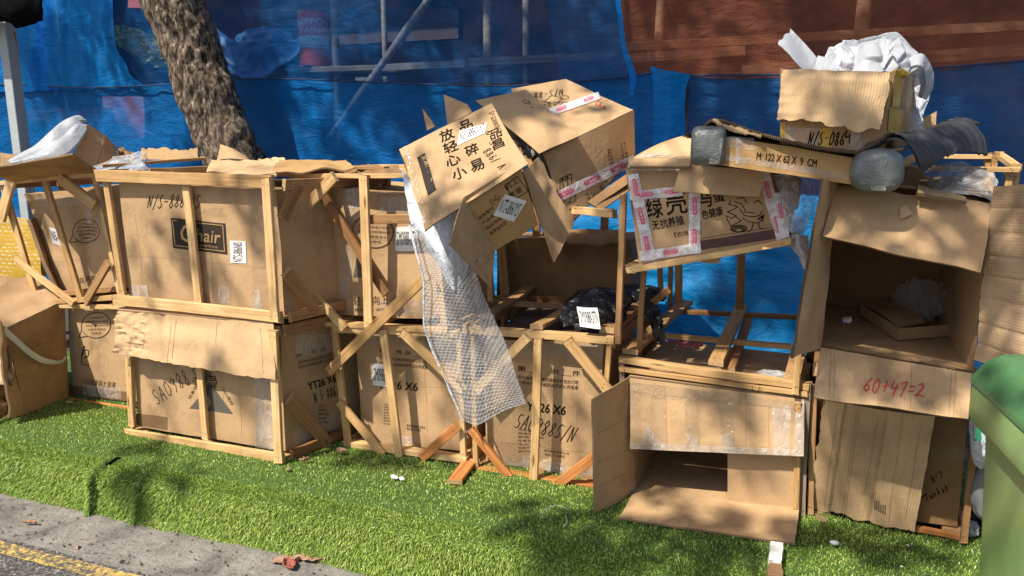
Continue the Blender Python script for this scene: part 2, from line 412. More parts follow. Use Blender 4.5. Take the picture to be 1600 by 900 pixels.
def card(name, base, dark=.62, flutes=.5, vert=True, stain=.5, wear=0.0):
    t = NT(name); uv = t.co('UV'); ob = t.co('Object')
    big = t.noise(ob, 3.5, 5, .6); fine = t.noise(uv, 60, 3, .6)
    fib = t.noise(t.co('UV', (18, 260, 1) if vert else (260, 18, 1)), 1, 3, .6)
    lo = tuple(c*dark for c in base[:3]); hi = tuple(min(1, c*1.12) for c in base[:3])
    c = t.ramp(big, [(.3, lo), (.48, base), (.75, hi)])
    c = t.mix(.5*stain, c, t.ramp(t.noise(ob, 9, 6, .7), [(.35, W4(.55)), (.5, W4(1))]), 'MULTIPLY')
    c = t.mix(.2, c, t.ramp(fib, [(.3, W4(.78)), (.7, W4(1.1))]), 'MULTIPLY')
    sp = t.ramp(t.noise(uv, 130, 2, .5), [(.25, W4(.55)), (.36, W4(1))]); c = t.mix(.35, c, sp, 'MULTIPLY')
    # pressed flutes: fine parallel lines
    wv = t.n('TexWave', wave_type='BANDS', bands_direction='X' if vert else 'Y'); t.l(uv, wv.inputs['Vector'])
    wv.inputs['Scale'].default_value = 36; wv.inputs['Distortion'].default_value = .6; wv.inputs['Detail'].default_value = 1; wv.inputs['Detail Scale'].default_value = 2
    cr = t.n('TexVoronoi', feature='DISTANCE_TO_EDGE'); mp = t.co('UV', (5.5, .7, 1) if vert else (.7, 5.5, 1)); dn = t.n('TexNoise'); dn.inputs['Scale'].default_value = 3; t.l(mp, dn.inputs['Vector'])
    ad = t.n('VectorMath', operation='MULTIPLY_ADD'); t.l(dn.outputs['Color'], ad.inputs[0]); ad.inputs[1].default_value = (.25, .25, .25); t.l(mp, ad.inputs[2]); t.l(ad.outputs[0], cr.inputs['Vector'])
    crease = t.ramp(cr.outputs['Distance'], [(0, W4(0)), (.035, W4(1))])
    c = t.mix(.07, c, t.ramp(cr.outputs['Distance'], [(0, W4(.45)), (.02, W4(1))]), 'MULTIPLY')
    n = t.bump(wv.outputs['Fac'], .22*flutes, .004); n = t.bump(crease, .2, .004, n); n = t.bump(t.noise(ob, 14, 5, .6), .35, .012, n); n = t.bump(fine, .12, .002, n)
    return t.fin(c, .78, n, Specular_IOR_Level=.25)
def wood(name, c0, c1, knots=True):
    t = NT(name); g = t.co('UV', (2.2, 55, 1)); ob = t.n('ObjectInfo')
    gr = t.noise(g, 1.0, 5, .65, .6); gr2 = t.noise(t.co('UV', (14, 260, 1)), 1, 3, .6)
    c = t.ramp(gr, [(.3, c0), (.55, c1), (.75, tuple(min(1, q*1.12) for q in c1[:3]))])
    rv = t.ramp(ob.outputs['Random'], [(0, (.70, .60, .5)), (.5, (.95, .92, .88)), (1, (1.12, 1.12, 1.14))])
    c = t.mix(1, c, rv, 'MULTIPLY')
    c = t.mix(.45, c, t.ramp(gr2, [(.3, W4(.66)), (.65, W4(1.05))]), 'MULTIPLY')
    k = t.n('TexVoronoi', feature='F1'); t.l(t.co('UV', (3.3, 17, 1)), k.inputs['Vector']); k.inputs['Scale'].default_value = 1; k.inputs['Randomness'].default_value = 1
    c = t.mix(1, c, t.ramp(k.outputs['Distance'], [(.05, (.35, .25, .17)), (.13, W4(1))]), 'MULTIPLY')
    c = t.mix(.5, c, t.ramp(t.noise(t.co('Object'), 5, 5, .65), [(.35, (.62, .56, .5)), (.55, W4(1))]), 'MULTIPLY')
    n = t.bump(gr2, .3, .002); n = t.bump(gr, .2, .003, n)
    return t.fin(c, .68, n, Specular_IOR_Level=.3)
def plain(name, col, rough=.7, b=0, bs=20, **kw):
    t = NT(name); n = None; o = t.co('Object')
    c = t.mix(1, col, t.ramp(t.noise(o, bs*.4, 4, .6), [(.3, W4(.86)), (.7, W4(1.06))]), 'MULTIPLY')
    if b: n = t.bump(t.noise(o, bs, 4), b, .01)
    return t.fin(c, rough, n, **kw)
def film(name, col, alpha, rough=.12, bs=30, b=.8, spec=.5, an=(1, 1, 1)):
    """thin clear plastic: glossy crinkles over a partly transparent sheet"""
    t = NT(name); o = t.co('Object', an); h = t.noise(o, bs, 4, .6, 1.2); n = t.bump(h, b, .02); vo = t.n('TexVoronoi', feature='DISTANCE_TO_EDGE'); vo.inputs['Scale'].default_value = bs*.9; t.l(o, vo.inputs['Vector']); n = t.bump(vo.outputs['Distance'], b*.45, .02, n)
    tr = t.n('BsdfTransparent'); tr.inputs[0].default_value = (.97, .97, .96, 1)
    t.fin(col, rough, n, Specular_IOR_Level=spec)
    mx = t.n('MixShader'); f = t.math('ADD', t.math('MULTIPLY', t.ramp(h, [(.45, W4(0)), (.75, W4(1))]), alpha*.8), alpha*.6, True)
    t.l(f, mx.inputs[0]); t.l(tr.outputs[0], mx.inputs[1]); t.l(t.b.outputs[0], mx.inputs[2]); t.l(mx.outputs[0], t.out.inputs[0]); return t.m
def net(name, col, see, tint=(.8, .9, 1, 1), trans=.5, dirt=.5):
    """woven building net: part solid thread that also lets light through, part open"""
    t = NT(name); o = t.co('Object'); uv = t.co('UV')
    big = t.noise(o, 1.6, 5, .65); fib = t.noise(t.co('UV', (6, 160, 1)), 1, 4, .7)
    c = t.mix(dirt, col, t.ramp(big, [(.3, W4(.45)), (.6, W4(1)), (.8, (1.05, 1.15, 1.25))]), 'MULTIPLY')
    c = t.mix(.4, c, t.ramp(fib, [(.3, W4(.7)), (.7, W4(1.15))]), 'MULTIPLY')
    n = t.bump(t.noise(t.co('Object', (1, 1, 2.2)), 5.5, 5, .62, .8), .5, .05); n = t.bump(fib, .12, .004, n)
    t.fin(c, .5, n, Specular_IOR_Level=.2)
    tl = t.n('BsdfTranslucent'); t.l(c, tl.inputs[0]); t.l(n, tl.inputs['Normal'])
    m1 = t.n('MixShader'); m1.inputs[0].default_value = trans; t.l(t.b.outputs[0], m1.inputs[1]); t.l(tl.outputs[0], m1.inputs[2])
    tr = t.n('BsdfTransparent'); tr.inputs[0].default_value = tint
    m2 = t.n('MixShader'); f = t.ramp(t.noise(o, 3.1, 4, .6), [(.3, W4(max(0, see-.12))), (.7, W4(see+.1))]); t.l(f, m2.inputs[0])
    t.l(m1.outputs[0], m2.inputs[1]); t.l(tr.outputs[0], m2.inputs[2]); t.l(m2.outputs[0], t.out.inputs[0]); return t.m

def MAT(k):
    if k not in _M: _M[k] = MK[k]()
    return _M[k]
def m_flute():
    t = NT('corrugated_edge'); uv = t.co('UV'); wv = t.n('TexWave', wave_type='BANDS', bands_direction='X'); wv.inputs['Scale'].default_value = 62; wv.inputs['Distortion'].default_value = .8; t.l(uv, wv.inputs['Vector'])
    c = t.ramp(wv.outputs['Fac'], [(.25, (.05, .03, .018)), (.7, (.36, .23, .12))]); return t.fin(c, .9)
def flute2(nm, sc, a, b):
    t = NT(nm); uv = t.co('UV'); wv = t.n('TexWave', wave_type='BANDS', bands_direction='X'); wv.inputs['Scale'].default_value = sc; wv.inputs['Distortion'].default_value = 1; t.l(uv, wv.inputs['Vector'])
    return t.fin(t.ramp(wv.outputs['Fac'], [(.25, a), (.7, b)]), .9, t.bump(wv.outputs['Fac'], .6, .006))
def m_bark():
    t = NT('bark'); v = t.co('Object', (1, 1, .42)); a = t.n('TexVoronoi', feature='F1'); a.inputs['Scale'].default_value = 42
    wn = t.n('TexNoise'); wn.inputs['Scale'].default_value = 7; wn.inputs['Detail'].default_value = 6; t.l(v, wn.inputs['Vector'])
    ad = t.n('VectorMath', operation='MULTIPLY_ADD'); t.l(wn.outputs['Color'], ad.inputs[0]); ad.inputs[1].default_value = (.28,)*3; t.l(v, ad.inputs[2]); t.l(ad.outputs[0], a.inputs['Vector'])
    n1 = t.noise(v, 30, 8, .78, .4); n2 = t.noise(v, 4, 4, .6)
    c = t.ramp(n1, [(.4, (.015, .011, .009)), (.47, (.10, .07, .05)), (.54, (.25, .19, .14)), (.68, (.50, .42, .33))])
    c = t.mix(t.ramp(n2, [(.5, W4(0)), (.62, W4(.75))]), c, t.mix(.5, c, (.33, .25, .18, 1)))
    c = t.mix(t.ramp(t.noise(v, 9, 5, .7), [(.62, W4(0)), (.7, W4(.5))]), c, (.16, .2, .11, 1))
    c = t.mix(.75, c, t.ramp(a.outputs['Distance'], [(.2, W4(1.2)), (.55, W4(.55)), (.75, W4(.12))]), 'MULTIPLY')
    n = t.bump(a.outputs['Distance'], -.7, .02); n = t.bump(n1, .8, .02, n); return t.fin(c, .9, n, Specular_IOR_Level=.15)
def m_asphalt():
    t = NT('asphalt'); o = t.co('Object'); v = t.n('TexVoronoi'); v.inputs['Scale'].default_value = 130; t.l(o, v.inputs['Vector'])
    sep = t.n('SeparateColor'); t.l(v.outputs['Color'], sep.inputs[0])
    c = t.ramp(sep.outputs[0], [(0, (.028, .027, .026)), (.5, (.075, .07, .068)), (.85, (.15, .14, .135)), (1, (.3, .28, .27))])
    c = t.mix(.5, c, t.ramp(t.noise(o, 5, 5), [(.3, W4(.55)), (.7, W4(1.2))]), 'MULTIPLY')
    n = t.bump(v.outputs['Distance'], -.9, .006); n = t.bump(t.noise(o, 60, 3), .5, .006, n); return t.fin(c, .85, n)
def m_yellow():
    t = NT('yellow_road_paint'); o = t.co('Object'); v = t.n('TexVoronoi'); v.inputs['Scale'].default_value = 130; t.l(o, v.inputs['Vector'])
    f = t.ramp(t.math('ADD', t.noise(o, 42, 6, .75), t.math('MULTIPLY', t.noise(o, 7, 3), .35)), [(.56, W4(1)), (.72, W4(.0))])
    c = t.mix(f, (.085, .075, .06, 1), t.mix(.35, (.62, .43, .11, 1), t.ramp(t.noise(o, 20, 5, .7), [(.3, W4(.5)), (.7, W4(1.1))]), 'MULTIPLY'))
    n = t.bump(v.outputs['Distance'], -.7, .005); return t.fin(c, .8, n)
def m_gutter():
    t = NT('gutter_concrete'); o = t.co('Object'); a = t.noise(o, 6, 8, .7, .4); b = t.noise(o, 70, 4, .7)
    c = t.ramp(a, [(.3, (.10, .088, .076)), (.5, (.215, .195, .172)), (.7, (.31, .285, .255))]); c = t.mix(.65, c, t.ramp(b, [(.3, W4(.5)), (.65, W4(1.15))]), 'MULTIPLY')
    c = t.mix(.8, c, t.ramp(t.noise(o, 26, 5, .7), [(.3, W4(.55)), (.42, W4(1))]), 'MULTIPLY')
    n = t.bump(b, .7, .006); n = t.bump(a, .6, .03, n); n = t.bump(t.noise(o, 22, 5), .5, .015, n); return t.fin(c, .88, n)
def m_blade():
    t = NT('turf_blade'); g = t.n('NewGeometry'); r = t.ramp(g.outputs['Random Per Island'], [(0, (.14, .22, .03)), (.35, (.27, .40, .06)), (.7, (.42, .56, .11)), (.93, (.58, .68, .19)), (1, (.7, .7, .33))])
    big = t.noise(t.co('Object'), 2.3, 4, .6); c = t.mix(.6, r, t.ramp(big, [(.3, (.72, .78, .7)), (.7, (1.15, 1.1, 1.05))]), 'MULTIPLY')
    t.fin(c, .38, None, Specular_IOR_Level=.5); tl = t.n('BsdfTranslucent'); t.l(c, tl.inputs[0]); mx = t.n('MixShader'); mx.inputs[0].default_value = .25
    t.l(t.b.outputs[0], mx.inputs[1]); t.l(tl.outputs[0], mx.inputs[2]); t.l(mx.outputs[0], t.out.inputs[0]); return t.m
def m_leaf():
    t = NT('leaf'); g = t.n('NewGeometry'); c = t.ramp(g.outputs['Random Per Island'], [(0, (.03, .07, .015)), (1, (.09, .17, .03))]); t.fin(c, .5); return t.m
def m_bubble(name='bubble_wrap', alpha=.4, sc=64, strip=True):
    t = NT(name); uv = t.co('UV', (sc, sc, sc)); sp = t.n('SeparateXYZ'); t.l(uv, sp.inputs[0]); x, y = sp.outputs[0], sp.outputs[1]
    row = t.math('FLOOR', t.math('MULTIPLY', y, 1.1547)); fx = t.math('SUBTRACT', t.math('FRACT', t.math('ADD', x, t.math('MULTIPLY', row, .5))), .5); fy = t.math('MULTIPLY', t.math('SUBTRACT', t.math('FRACT', t.math('MULTIPLY', y, 1.1547)), .5), .866)
    d = t.math('SQRT', t.math('ADD', t.math('POWER', fx, 2), t.math('POWER', fy, 2)))
    h = t.ramp(d, [(.0, W4(1)), (.28, W4(.85)), (.4, W4(0))]); n = t.bump(h, .9, .006); n = t.bump(t.noise(t.co('Object'), 9, 4, .6), .6, .04, n)
    t.fin((.80, .82, .86, 1), .2, n, Specular_IOR_Level=.6)
    tl = t.n('BsdfTranslucent'); tl.inputs[0].default_value = (.75, .8, .88, 1); m0 = t.n('MixShader'); m0.inputs[0].default_value = .35; t.l(t.b.outputs[0], m0.inputs[1]); t.l(tl.outputs[0], m0.inputs[2])
    tr = t.n('BsdfTransparent'); mx = t.n('MixShader'); f = t.ramp(d, [(.0, W4(alpha*.7)), (.25, W4(alpha*.8)), (.33, W4(min(1, alpha*1.5))), (.5, W4(alpha*1.0))])
    t.l(f, mx.inputs[0]); t.l(tr.outputs[0], mx.inputs[1]); t.l(m0.outputs[0], mx.inputs[2]); t.l(mx.outputs[0], t.out.inputs[0]); return t.m
def m_brickwall():
    t = NT('shop_wall'); o = t.co('Object'); a = t.noise(o, .9, 4, .6); c = t.ramp(a, [(.42, (.05, .055, .065)), (.5, (.16, .1, .09)), (.56, (.34, .16, .12)), (.66, (.1, .09, .1))]); return t.fin(c, .9, t.bump(t.noise(o, 12, 5), .4, .02))
def m_foam():
    t = NT('white_foam'); o = t.co('Object'); n = t.bump(t.noise(o, 9, 5, .6, .6), .45, .03); n = t.bump(t.noise(o, 60, 3), .15, .004, n); t.fin((.50, .52, .56, 1), .45, n)
    tl = t.n('BsdfTranslucent'); tl.inputs[0].default_value = (.5, .54, .62, 1); m = t.n('MixShader'); m.inputs[0].default_value = .3; t.l(t.b.outputs[0], m.inputs[1]); t.l(tl.outputs[0], m.inputs[2]); t.l(m.outputs[0], t.out.inputs[0]); return t.m
def m_black():
    t = NT('black_plastic'); o = t.co('Object'); v = t.n('TexVoronoi', feature='DISTANCE_TO_EDGE'); v.inputs['Scale'].default_value = 16; t.l(o, v.inputs['Vector'])
    n = t.bump(v.outputs['Distance'], .7, .02); n = t.bump(t.noise(o, 40, 5, .6, 1), .5, .008, n); return t.fin((.011, .011, .013, 1), .3, n, Specular_IOR_Level=.45)
def m_ycrate():
    t = NT('yellow_white_plastic'); uv = t.co('Object', (11, 1, 11)); b = t.n('TexBrick'); t.l(t.co('UV', (9, 9, 1)), b.inputs[0]); b.inputs['Color1'].default_value = (.62, .58, .46, 1); b.inputs['Color2'].default_value = (.55, .5, .4, 1); b.inputs['Mortar'].default_value = (.5, .3, .03, 1); b.inputs['Mortar Size'].default_value = .1; b.inputs['Scale'].default_value = 1
    c = t.mix(t.ramp(t.noise(t.co('Object'), 9, 3), [(.45, W4(0)), (.6, W4(1))]), b.outputs[0], (.48, .29, .03, 1)); return t.fin(c, .4, t.bump(t.noise(t.co('Object'), 14, 4), .5, .02))
def m_greytape():
    t = NT('grey_tape'); o = t.co('Object'); c = t.ramp(t.noise(o, 8, 4), [(.3, (.085, .098, .095)), (.7, (.16, .178, .173))]); n = t.bump(t.noise(o, 26, 5, .6, 1), .6, .012); return t.fin(c, .3, n, Specular_IOR_Level=.6)
def m_bin():
    t = NT('green_bin_plastic'); o = t.co('Object'); c = t.ramp(t.noise(o, 4, 5, .6), [(.3, (.17, .28, .095)), (.7, (.24, .37, .14))]); c = t.mix(.5, c, t.ramp(t.noise(t.co('Object', (1, 1, .25)), 14, 5, .7), [(.3, (.75, .75, .7)), (.7, W4(1.1))]), 'MULTIPLY')
    n = t.bump(t.noise(o, 240, 2), .08, .001); return t.fin(c, .3, n, Specular_IOR_Level=.6)
CB = (.46, .298, .158, 1)
MK = {
 'foam_b': lambda: film('thin_foam_sheet', (.56, .60, .66, 1), 1.5, .35, 14, .8, .3), 'film_b': lambda: film('clear_plastic_wrap', (.75, .75, .75, 1), .4, .08, 22, 1, 1.0), 'bin_mark': lambda: plain('pale_lettering', (.5, .56, .42, 1), .5),
 'flute_big': lambda: flute2('coarse_corrugated_edge', 50, (.02, .012, .007), (.17, .105, .055)), 'flute_dark': lambda: plain('dark_flute', (.06, .035, .02, 1), .9), 'pink_leaf': lambda: plain('pinkish_leaf', (.34, .12, .13, 1), .7, .6, 40), 'gravel': lambda: plain('grit', (.16, .15, .14, 1), .9),
 'foam_thin': lambda: film('see_through_foam', (.62, .64, .70, 1), .9, .3, 14, .8, .3),
 'crease': lambda: plain('cardboard_crease', (.36, .23, .12, 1), .85),
 'rope': lambda: plain('dark_blue_rope', (.004, .03, .10, 1), .7),
 'nail': lambda: plain('nail_head', (.06, .05, .045, 1), .5, Metallic=.6),
 'lit_red_patch': lambda: plain('lit_red_patch_colour', (.55, .13, .10, 1), .8, .4, 9),
 'grey_print': lambda: plain('grey_print', (.1, .085, .07, 1), .7),
 'card': lambda: card('cardboard', CB), 'card_h': lambda: card('cardboard_flutes_across', CB, vert=False),
 'card_pale': lambda: card('pale_cardboard', (.54, .36, .195, 1), flutes=1.0), 'card_pale_h': lambda: card('pale_cardboard_flutes_across', (.52, .355, .21, 1), flutes=.6, vert=False),
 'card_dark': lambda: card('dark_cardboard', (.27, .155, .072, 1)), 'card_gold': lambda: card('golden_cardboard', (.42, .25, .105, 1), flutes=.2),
 'card_flute': lambda: card('bare_fluted_cardboard', (.53, .36, .20, 1), flutes=1.0), 'card_wet': lambda: card('damp_cardboard', (.2, .115, .055, 1), stain=1),
 'flute': m_flute,
 'wood': lambda: wood('pine', (.44, .26, .10, 1), (.68, .455, .215, 1)), 'wood_dark': lambda: wood('brown_and_shaded_pine', (.24, .125, .05, 1), (.40, .225, .10, 1)),
 'wood_orange': lambda: wood('damp_orange_pine', (.34, .12, .03, 1), (.56, .235, .075, 1)), 'wood_end': lambda: plain('cut_wood', (.42, .27, .13, 1), .8, .4, 80),
 'wood_old': lambda: wood('weathered_timber', (.2, .16, .13, 1), (.42, .35, .28, 1)),
 'ink': lambda: plain('black_print', (.012, .009, .007, 1), .8, Specular_IOR_Level=.1), 'ink_soft': lambda: plain('faded_print', (.07, .045, .027, 1), .8, Specular_IOR_Level=.1), 'ink_red': lambda: plain('red_marker', (.5, .035, .03, 1), .6),
 'panel': lambda: plain('dark_printed_panel', (.04, .032, .026, 1), .8, Specular_IOR_Level=.1), 'maroon': lambda: plain('maroon_print', (.09, .03, .028, 1), .6),
 'sticker': lambda: plain('white_sticker', (.74, .72, .70, 1), .5), 'white_tape': lambda: film('white_parcel_tape', (.78, .76, .78, 1), .95, .3, 20, .4), 'pink': lambda: plain('pink_print', (.66, .07, .13, 1), .4), 'pink_pale': lambda: plain('pale_pink_print', (.72, .36, .42, 1), .4),
 'tape': lambda: film('clear_parcel_tape', (.52, .38, .24, 1), .3, .12, 18, .6, 1.0), 'tape_white': lambda: film('glinting_parcel_tape', (.74, .66, .58, 1), .5, .14, 22, .8, 1.0, (1, 1, .4)),  # pale film patches: white reflections on the tape put into the colour
 'yellow_tape': lambda: plain('yellow_tape', (.62, .38, .035, 1), .3, .5, 30), 'film': lambda: film('clear_plastic', (.72, .72, .72, 1), .22, .06, 16, 1, 1.0),
 'cloudy': lambda: film('cloudy_plastic', (.66, .68, .7, 1), .55, .15, 12, 1, .8), 'foam': m_foam, 'foam_sheet': lambda: film('white_foam_sheet', (.82, .83, .86, 1), 1.4, .35, 14, .8),
 'paper': lambda: plain('white_paper', (.78, .77, .75, 1), .7, .6, 30), 'bubble': m_bubble, 'grey_strap': lambda: plain('pale_band', (.62, .64, .58, 1), .3, .3, 20),
 'blue_band': lambda: net('blue_tarpaulin', (.002, .25, .78, 1), .27, (.6, .8, 1, 1), dirt=.55), 'blue_bright': lambda: net('bright_blue_tarpaulin', (.003, .32, .92, 1), .12, (.6, .8, 1, 1), dirt=.4), 'blue_mesh': lambda: net('blue_mesh', (.003, .17, .56, 1), .62, (.74, .86, 1, 1)),
 'blue_dusk': lambda: net('dusky_blue_mesh', (.022, .17, .50, 1), .32, dirt=.4), 'brown_net': lambda: net('red_brown_net', (.44, .14, .075, 1), .50, (.95, .72, .6, 1), dirt=.4), 'blue_solid': lambda: net('solid_blue_tarpaulin', (.002, .24, .60, 1), .02, trans=.25, dirt=.5),
 'bark': m_bark, 'leaf': m_leaf, 'asphalt': m_asphalt, 'yellow_line': m_yellow, 'gutter': m_gutter, 'blade': m_blade, 'turf': lambda: plain('turf_backing', (.05, .10, .016, 1), .9, .5, 60), 'soil': lambda: plain('dark_soil', (.05, .04, .03, 1), .95, .5, 20),
 'wall': m_brickwall, 'concrete': lambda: plain('grey_concrete', (.2, .19, .18, 1), .9, .4, 12), 'steel': lambda: plain('pale_painted_steel', (.36, .40, .42, 1), .45, .2, 30), 'black': m_black, 'black_cloth': lambda: plain('black_cloth', (.004, .004, .005, 1), .9, .5, 20, Specular_IOR_Level=.05),
 'can': lambda: plain('red_can_paint', (.62, .07, .03, 1), .35), 'can_white': lambda: plain('white_can_print', (.75, .75, .75, 1), .4), 'can_blue': lambda: plain('navy_can_print', (.05, .07, .2, 1), .4),
 'bag_blue': lambda: plain('blue_bag', (.06, .2, .42, 1), .4, .8, 14), 'bag_yellow': lambda: plain('yellow_sheet', (.62, .5, .16, 1), .4, .8, 14), 'bag_yw': m_ycrate,
 'grey_sheet': lambda: plain('grey_rubber_sheet', (.034, .036, .041, 1), .5, .3, 12), 'grey_tape': m_greytape, 'bin': m_bin, 'bin_lid': lambda: plain('dark_green_lid', (.085, .22, .09, 1), .32, .05, 200),
 'dry_leaf': lambda: plain('dry_leaf', (.36, .2, .13, 1), .7, .6, 40), 'red_leaf': lambda: plain('red_leaf', (.26, .07, .05, 1), .7, .6, 40), 'crumb': lambda: plain('leaf_crumbs', (.07, .045, .03, 1), .9), 'white_paint': lambda: plain('white_kerb_paint', (.7, .7, .68, 1), .8, .7, 40),
 'green_print': lambda: plain('green_print', (.01, .3, .16, 1), .5), 'stone': lambda: plain('pebble', (.45, .47, .5, 1), .6), 'grey_cloth': lambda: plain('grey_cloth', (.17, .18, .18, 1), .8, .6, 10), 'ply_dark': lambda: plain('dark_board', (.07, .04, .025, 1), .8, .3, 12),
}
def exec_shades():
    # crown clumps: each throws its shade on the place named by the pixel
    for a in ((175, 745, .12, 26), (215, 735, .1, 22), (240, 700, .12, 26), (270, 748, .1, 16), (560, 715, .1, 30), (620, 720, .12, 34), (690, 718, .1, 26), (520, 640, .12, 20),
              (830, 810, .14, 50), (880, 850, .2, 80), (850, 890, .16, 60), (940, 800, .14, 46), (960, 870, .16, 50), (1090, 880, .14, 50), (1150, 850, .12, 36), (1260, 840, .14, 44), (1340, 850, .14, 44), (1430, 860, .14, 40), (1020, 840, .12, 30)):
        shade(a[0], a[1], r=a[2], n=a[3], h=4.2)
    for a in ((230, 440, 2.65, .1, 24), (330, 430, 2.65, .12, 34), (400, 350, 2.65, .12, 30), (300, 400, 2.65, .1, 16), (230, 600, 2.65, .08, 14), (390, 640, 2.65, .12, 26),
              (520, 440, 2.9, .09, 20), (640, 470, 2.9, .09, 20), (500, 340, 2.9, .08, 16), (600, 580, 2.9, .12, 30), (690, 620, 2.9, .1, 22), (800, 560, 2.88, .14, 40), (900, 650, 2.88, .1, 24),
              (690, 300, 2.9, .05, 8), (930, 150, 3.2, .08, 14), (860, 390, 2.8, .12, 40), (760, 410, 2.8, .12, 44), (940, 440, 2.9, .25, 90), (960, 680, 2.7, .12, 50), (1050, 780, 2.5, .12, 46), (1120, 760, 2.6, .1, 40),
              (1090, 520, 3.2, .25, 110), (1200, 540, 3.2, .22, 100), (1120, 640, 2.8, .12, 20), (1100, 340, 2.85, .1, 14), (1200, 300, 2.8, .1, 14),
              (1290, 430, 2.6, .16, 60), (1270, 520, 2.6, .12, 40), (1350, 340, 2.7, .14, 60), (1450, 330, 2.7, .16, 70), (1520, 380, 2.7, .14, 60), (1400, 590, 2.7, .16, 56), (1480, 600, 2.7, .14, 50), (1330, 600, 2.7, .12, 34),
              (1340, 700, 2.85, .14, 50), (1420, 700, 2.85, .16, 60), (1470, 740, 2.85, .16, 80), (1300, 720, 2.85, .1, 20), (1560, 420, 2.6, .16, 70), (1580, 330, 2.6, .14, 50), (1570, 500, 2.6, .12, 40),
              (1250, 150, 2.7, .05, 10), (1310, 180, 2.7, .05, 10), (1370, 140, 2.7, .05, 8), (1480, 240, 2.8, .1, 24), (1360, 260, 2.6, .06, 10), (1560, 700, 2.0, .14, 50), (1540, 820, 2.0, .1, 24), (60, 560, 2.7, .1, 14), (110, 360, 2.95, .12, 30), (60, 330, 2.95, .1, 20), (1130, 590, 2.8, .1, 30), (1400, 480, 2.9, .3, 100)):
        shade(a[0], a[1], Y=a[2], r=a[3], n=int(a[4]*(.5 if a[0] > 1240 else .55 if a[0] < 960 else .8)), h=4.6)
    rs = random.Random(3)
    for i in range(78):            # the hoarding stands mostly in leaf shade
        x = rs.uniform(-100, 1650); y = rs.uniform(-80, 260)
        if x < 170 and rs.random() < .6: continue
        if x > 1000 and rs.random() < .15: continue
        shade(x, y, Y=4.75, r=rs.uniform(.16, .34), n=rs.randint(70, 170), h=6.2+rs.uniform(-.4, .6))
    for a in ((1180, 430, .2, 120), (1215, 400, .2, 120), (1230, 460, .2, 120), (1150, 470, .16, 80), (1200, 350, .2, 100), (1120, 490, .12, 40)):  # unseen clumps added to shade the right of the low blue sheet
        shade(a[0], a[1], Y=4.3, r=a[2], n=a[3], h=6.2)
    for a in ((820, 420, .2, 130), (880, 440, .2, 150), (940, 420, .2, 130), (860, 390, .16, 90), (930, 385, .14, 80)):  # more unseen clumps, added to darken what lies behind the empty frame
        shade(a[0], a[1], Y=3.6, r=a[2], n=a[3], h=6.0)
# ---------------------------------------------------------------- the setting
ZR = -.22                                            # road level; the turf platform top is z = 0
def sheet_obj(name, fn, nu, nv, m, su, sv):
    mb = MB(); mb.grid(fn, nu, nv, m, su, sv); return mb.build(name)
mb = MB(); mb.grid(lambda u, v: Vector((-40+80*u, -40+80*v, ZR)), 8, 8, 'asphalt', 80, 80); tag(mb.build('road'), kind='structure')
mb = MB()
def gut(u, v):
    x = -7+12*u; e = 1.985+.035*noise.noise(Vector((x*2.3, 1, 0)))+.02*noise.noise(Vector((x*9, 4, 0)))
    return Vector((x, lerp(e, 2.6, v), ZR+.006+.006*noise.noise(Vector((x*2, v*3, 3)))*(v > 0)))
mb.grid(gut, 160, 10, 'gutter', 12, .6); mb.grid(lambda u, v: gut(u, 0)-Vector((0, .004, .012))*(1-v), 160, 1, 'gutter', 12, .01); tag(mb.build('gutter'), kind='structure')
mb = MB()
def yl(u, v):
    x = -8+14*u; e = .006*noise.noise(Vector((x*14, v*5, 0)))
    return Vector((x, lerp(1.893, 1.962, v)+e, ZR+.004))
mb.grid(yl, 300, 2, 'yellow_line', 14, .07); mb.grid(lambda u, v: yl(u, v)-Vector((0, .19, 0)), 300, 2, 'yellow_line', 14, .07); tag(mb.build('road_marking'), kind='structure')
mb = MB(); mb.grid(lambda u, v: Vector((-30+60*u, 3.55+26*v, -.012)), 6, 6, 'soil', 60, 26); tag(mb.build('ground'), kind='structure')

# turf platform: flat top, rounded brim, drape down to the gutter, two pleats
X0, X1 = -6.2, 2.4
PL1, PL2 = G(152, 802, ZR).x, G(222, 816, ZR).x
SEAM, GAP = G(1018, 878).x, 99.0
def turf_pt(x, s):
    """s = metres of carpet measured from 3.6 deep, forwards over the brim and down"""
    n = .016*noise.noise(Vector((x*1.3, 0, 5)))+.006*noise.noise(Vector((x*5, 0, 2)))
    yb = 2.345+n; flat = 3.62-yb; r = .05; arc = r*pi/2; zt = .006*noise.noise(Vector((x*2, s*2, 0)))
    def pleat(c, w, h, d=1):
        t = (x-c)/w*d
        return h*math.exp(-max(0, -t)**2*3) if t < 0 else h*math.exp(-(t*5)**2)
    pl = pleat(PL1, .05, .035)+pleat(PL2, .06, .022)
    if s < flat:
        k = max(0, 1-(flat-s)/.13); p = Vector((x, 3.62-s, zt-.02*k*k+pl*.4*k*k)); nn = Vector((0, -.1*k, 1))
    elif s < flat+arc:
        a = (s-flat)/r; p = Vector((x, yb-r*sin(a)-pl*sin(a), -.02-r*(1-cos(a))+pl*.4*(1-sin(a)))); nn = Vector((0, -sin(a), cos(a)))
    else:
        d = s-flat-arc; H = .145; k = min(1, d/H); fl = .03*k*k+.012*k*noise.noise(Vector((x*6, 9, 0)))+.006*k*noise.noise(Vector((x*2.5, d*9, 3)))
        p = Vector((x, yb-r-pl-fl, -.02-r-d)); nn = Vector((.15*noise.noise(Vector((x*6, 1, 0))), -1, .12))
    return p, nn.normalized(), flat+arc+.145
S_END = 3.62-2.345+.05*pi/2+.145
xs = sorted(list(np.linspace(X0, X1, 240))+list(np.linspace(PL1-.08, PL1+.05, 26))+list(np.linspace(PL2-.08, PL2+.05, 26)))
ss = list(np.linspace(0, 1.1, 24))+list(np.linspace(1.15, S_END, 26))
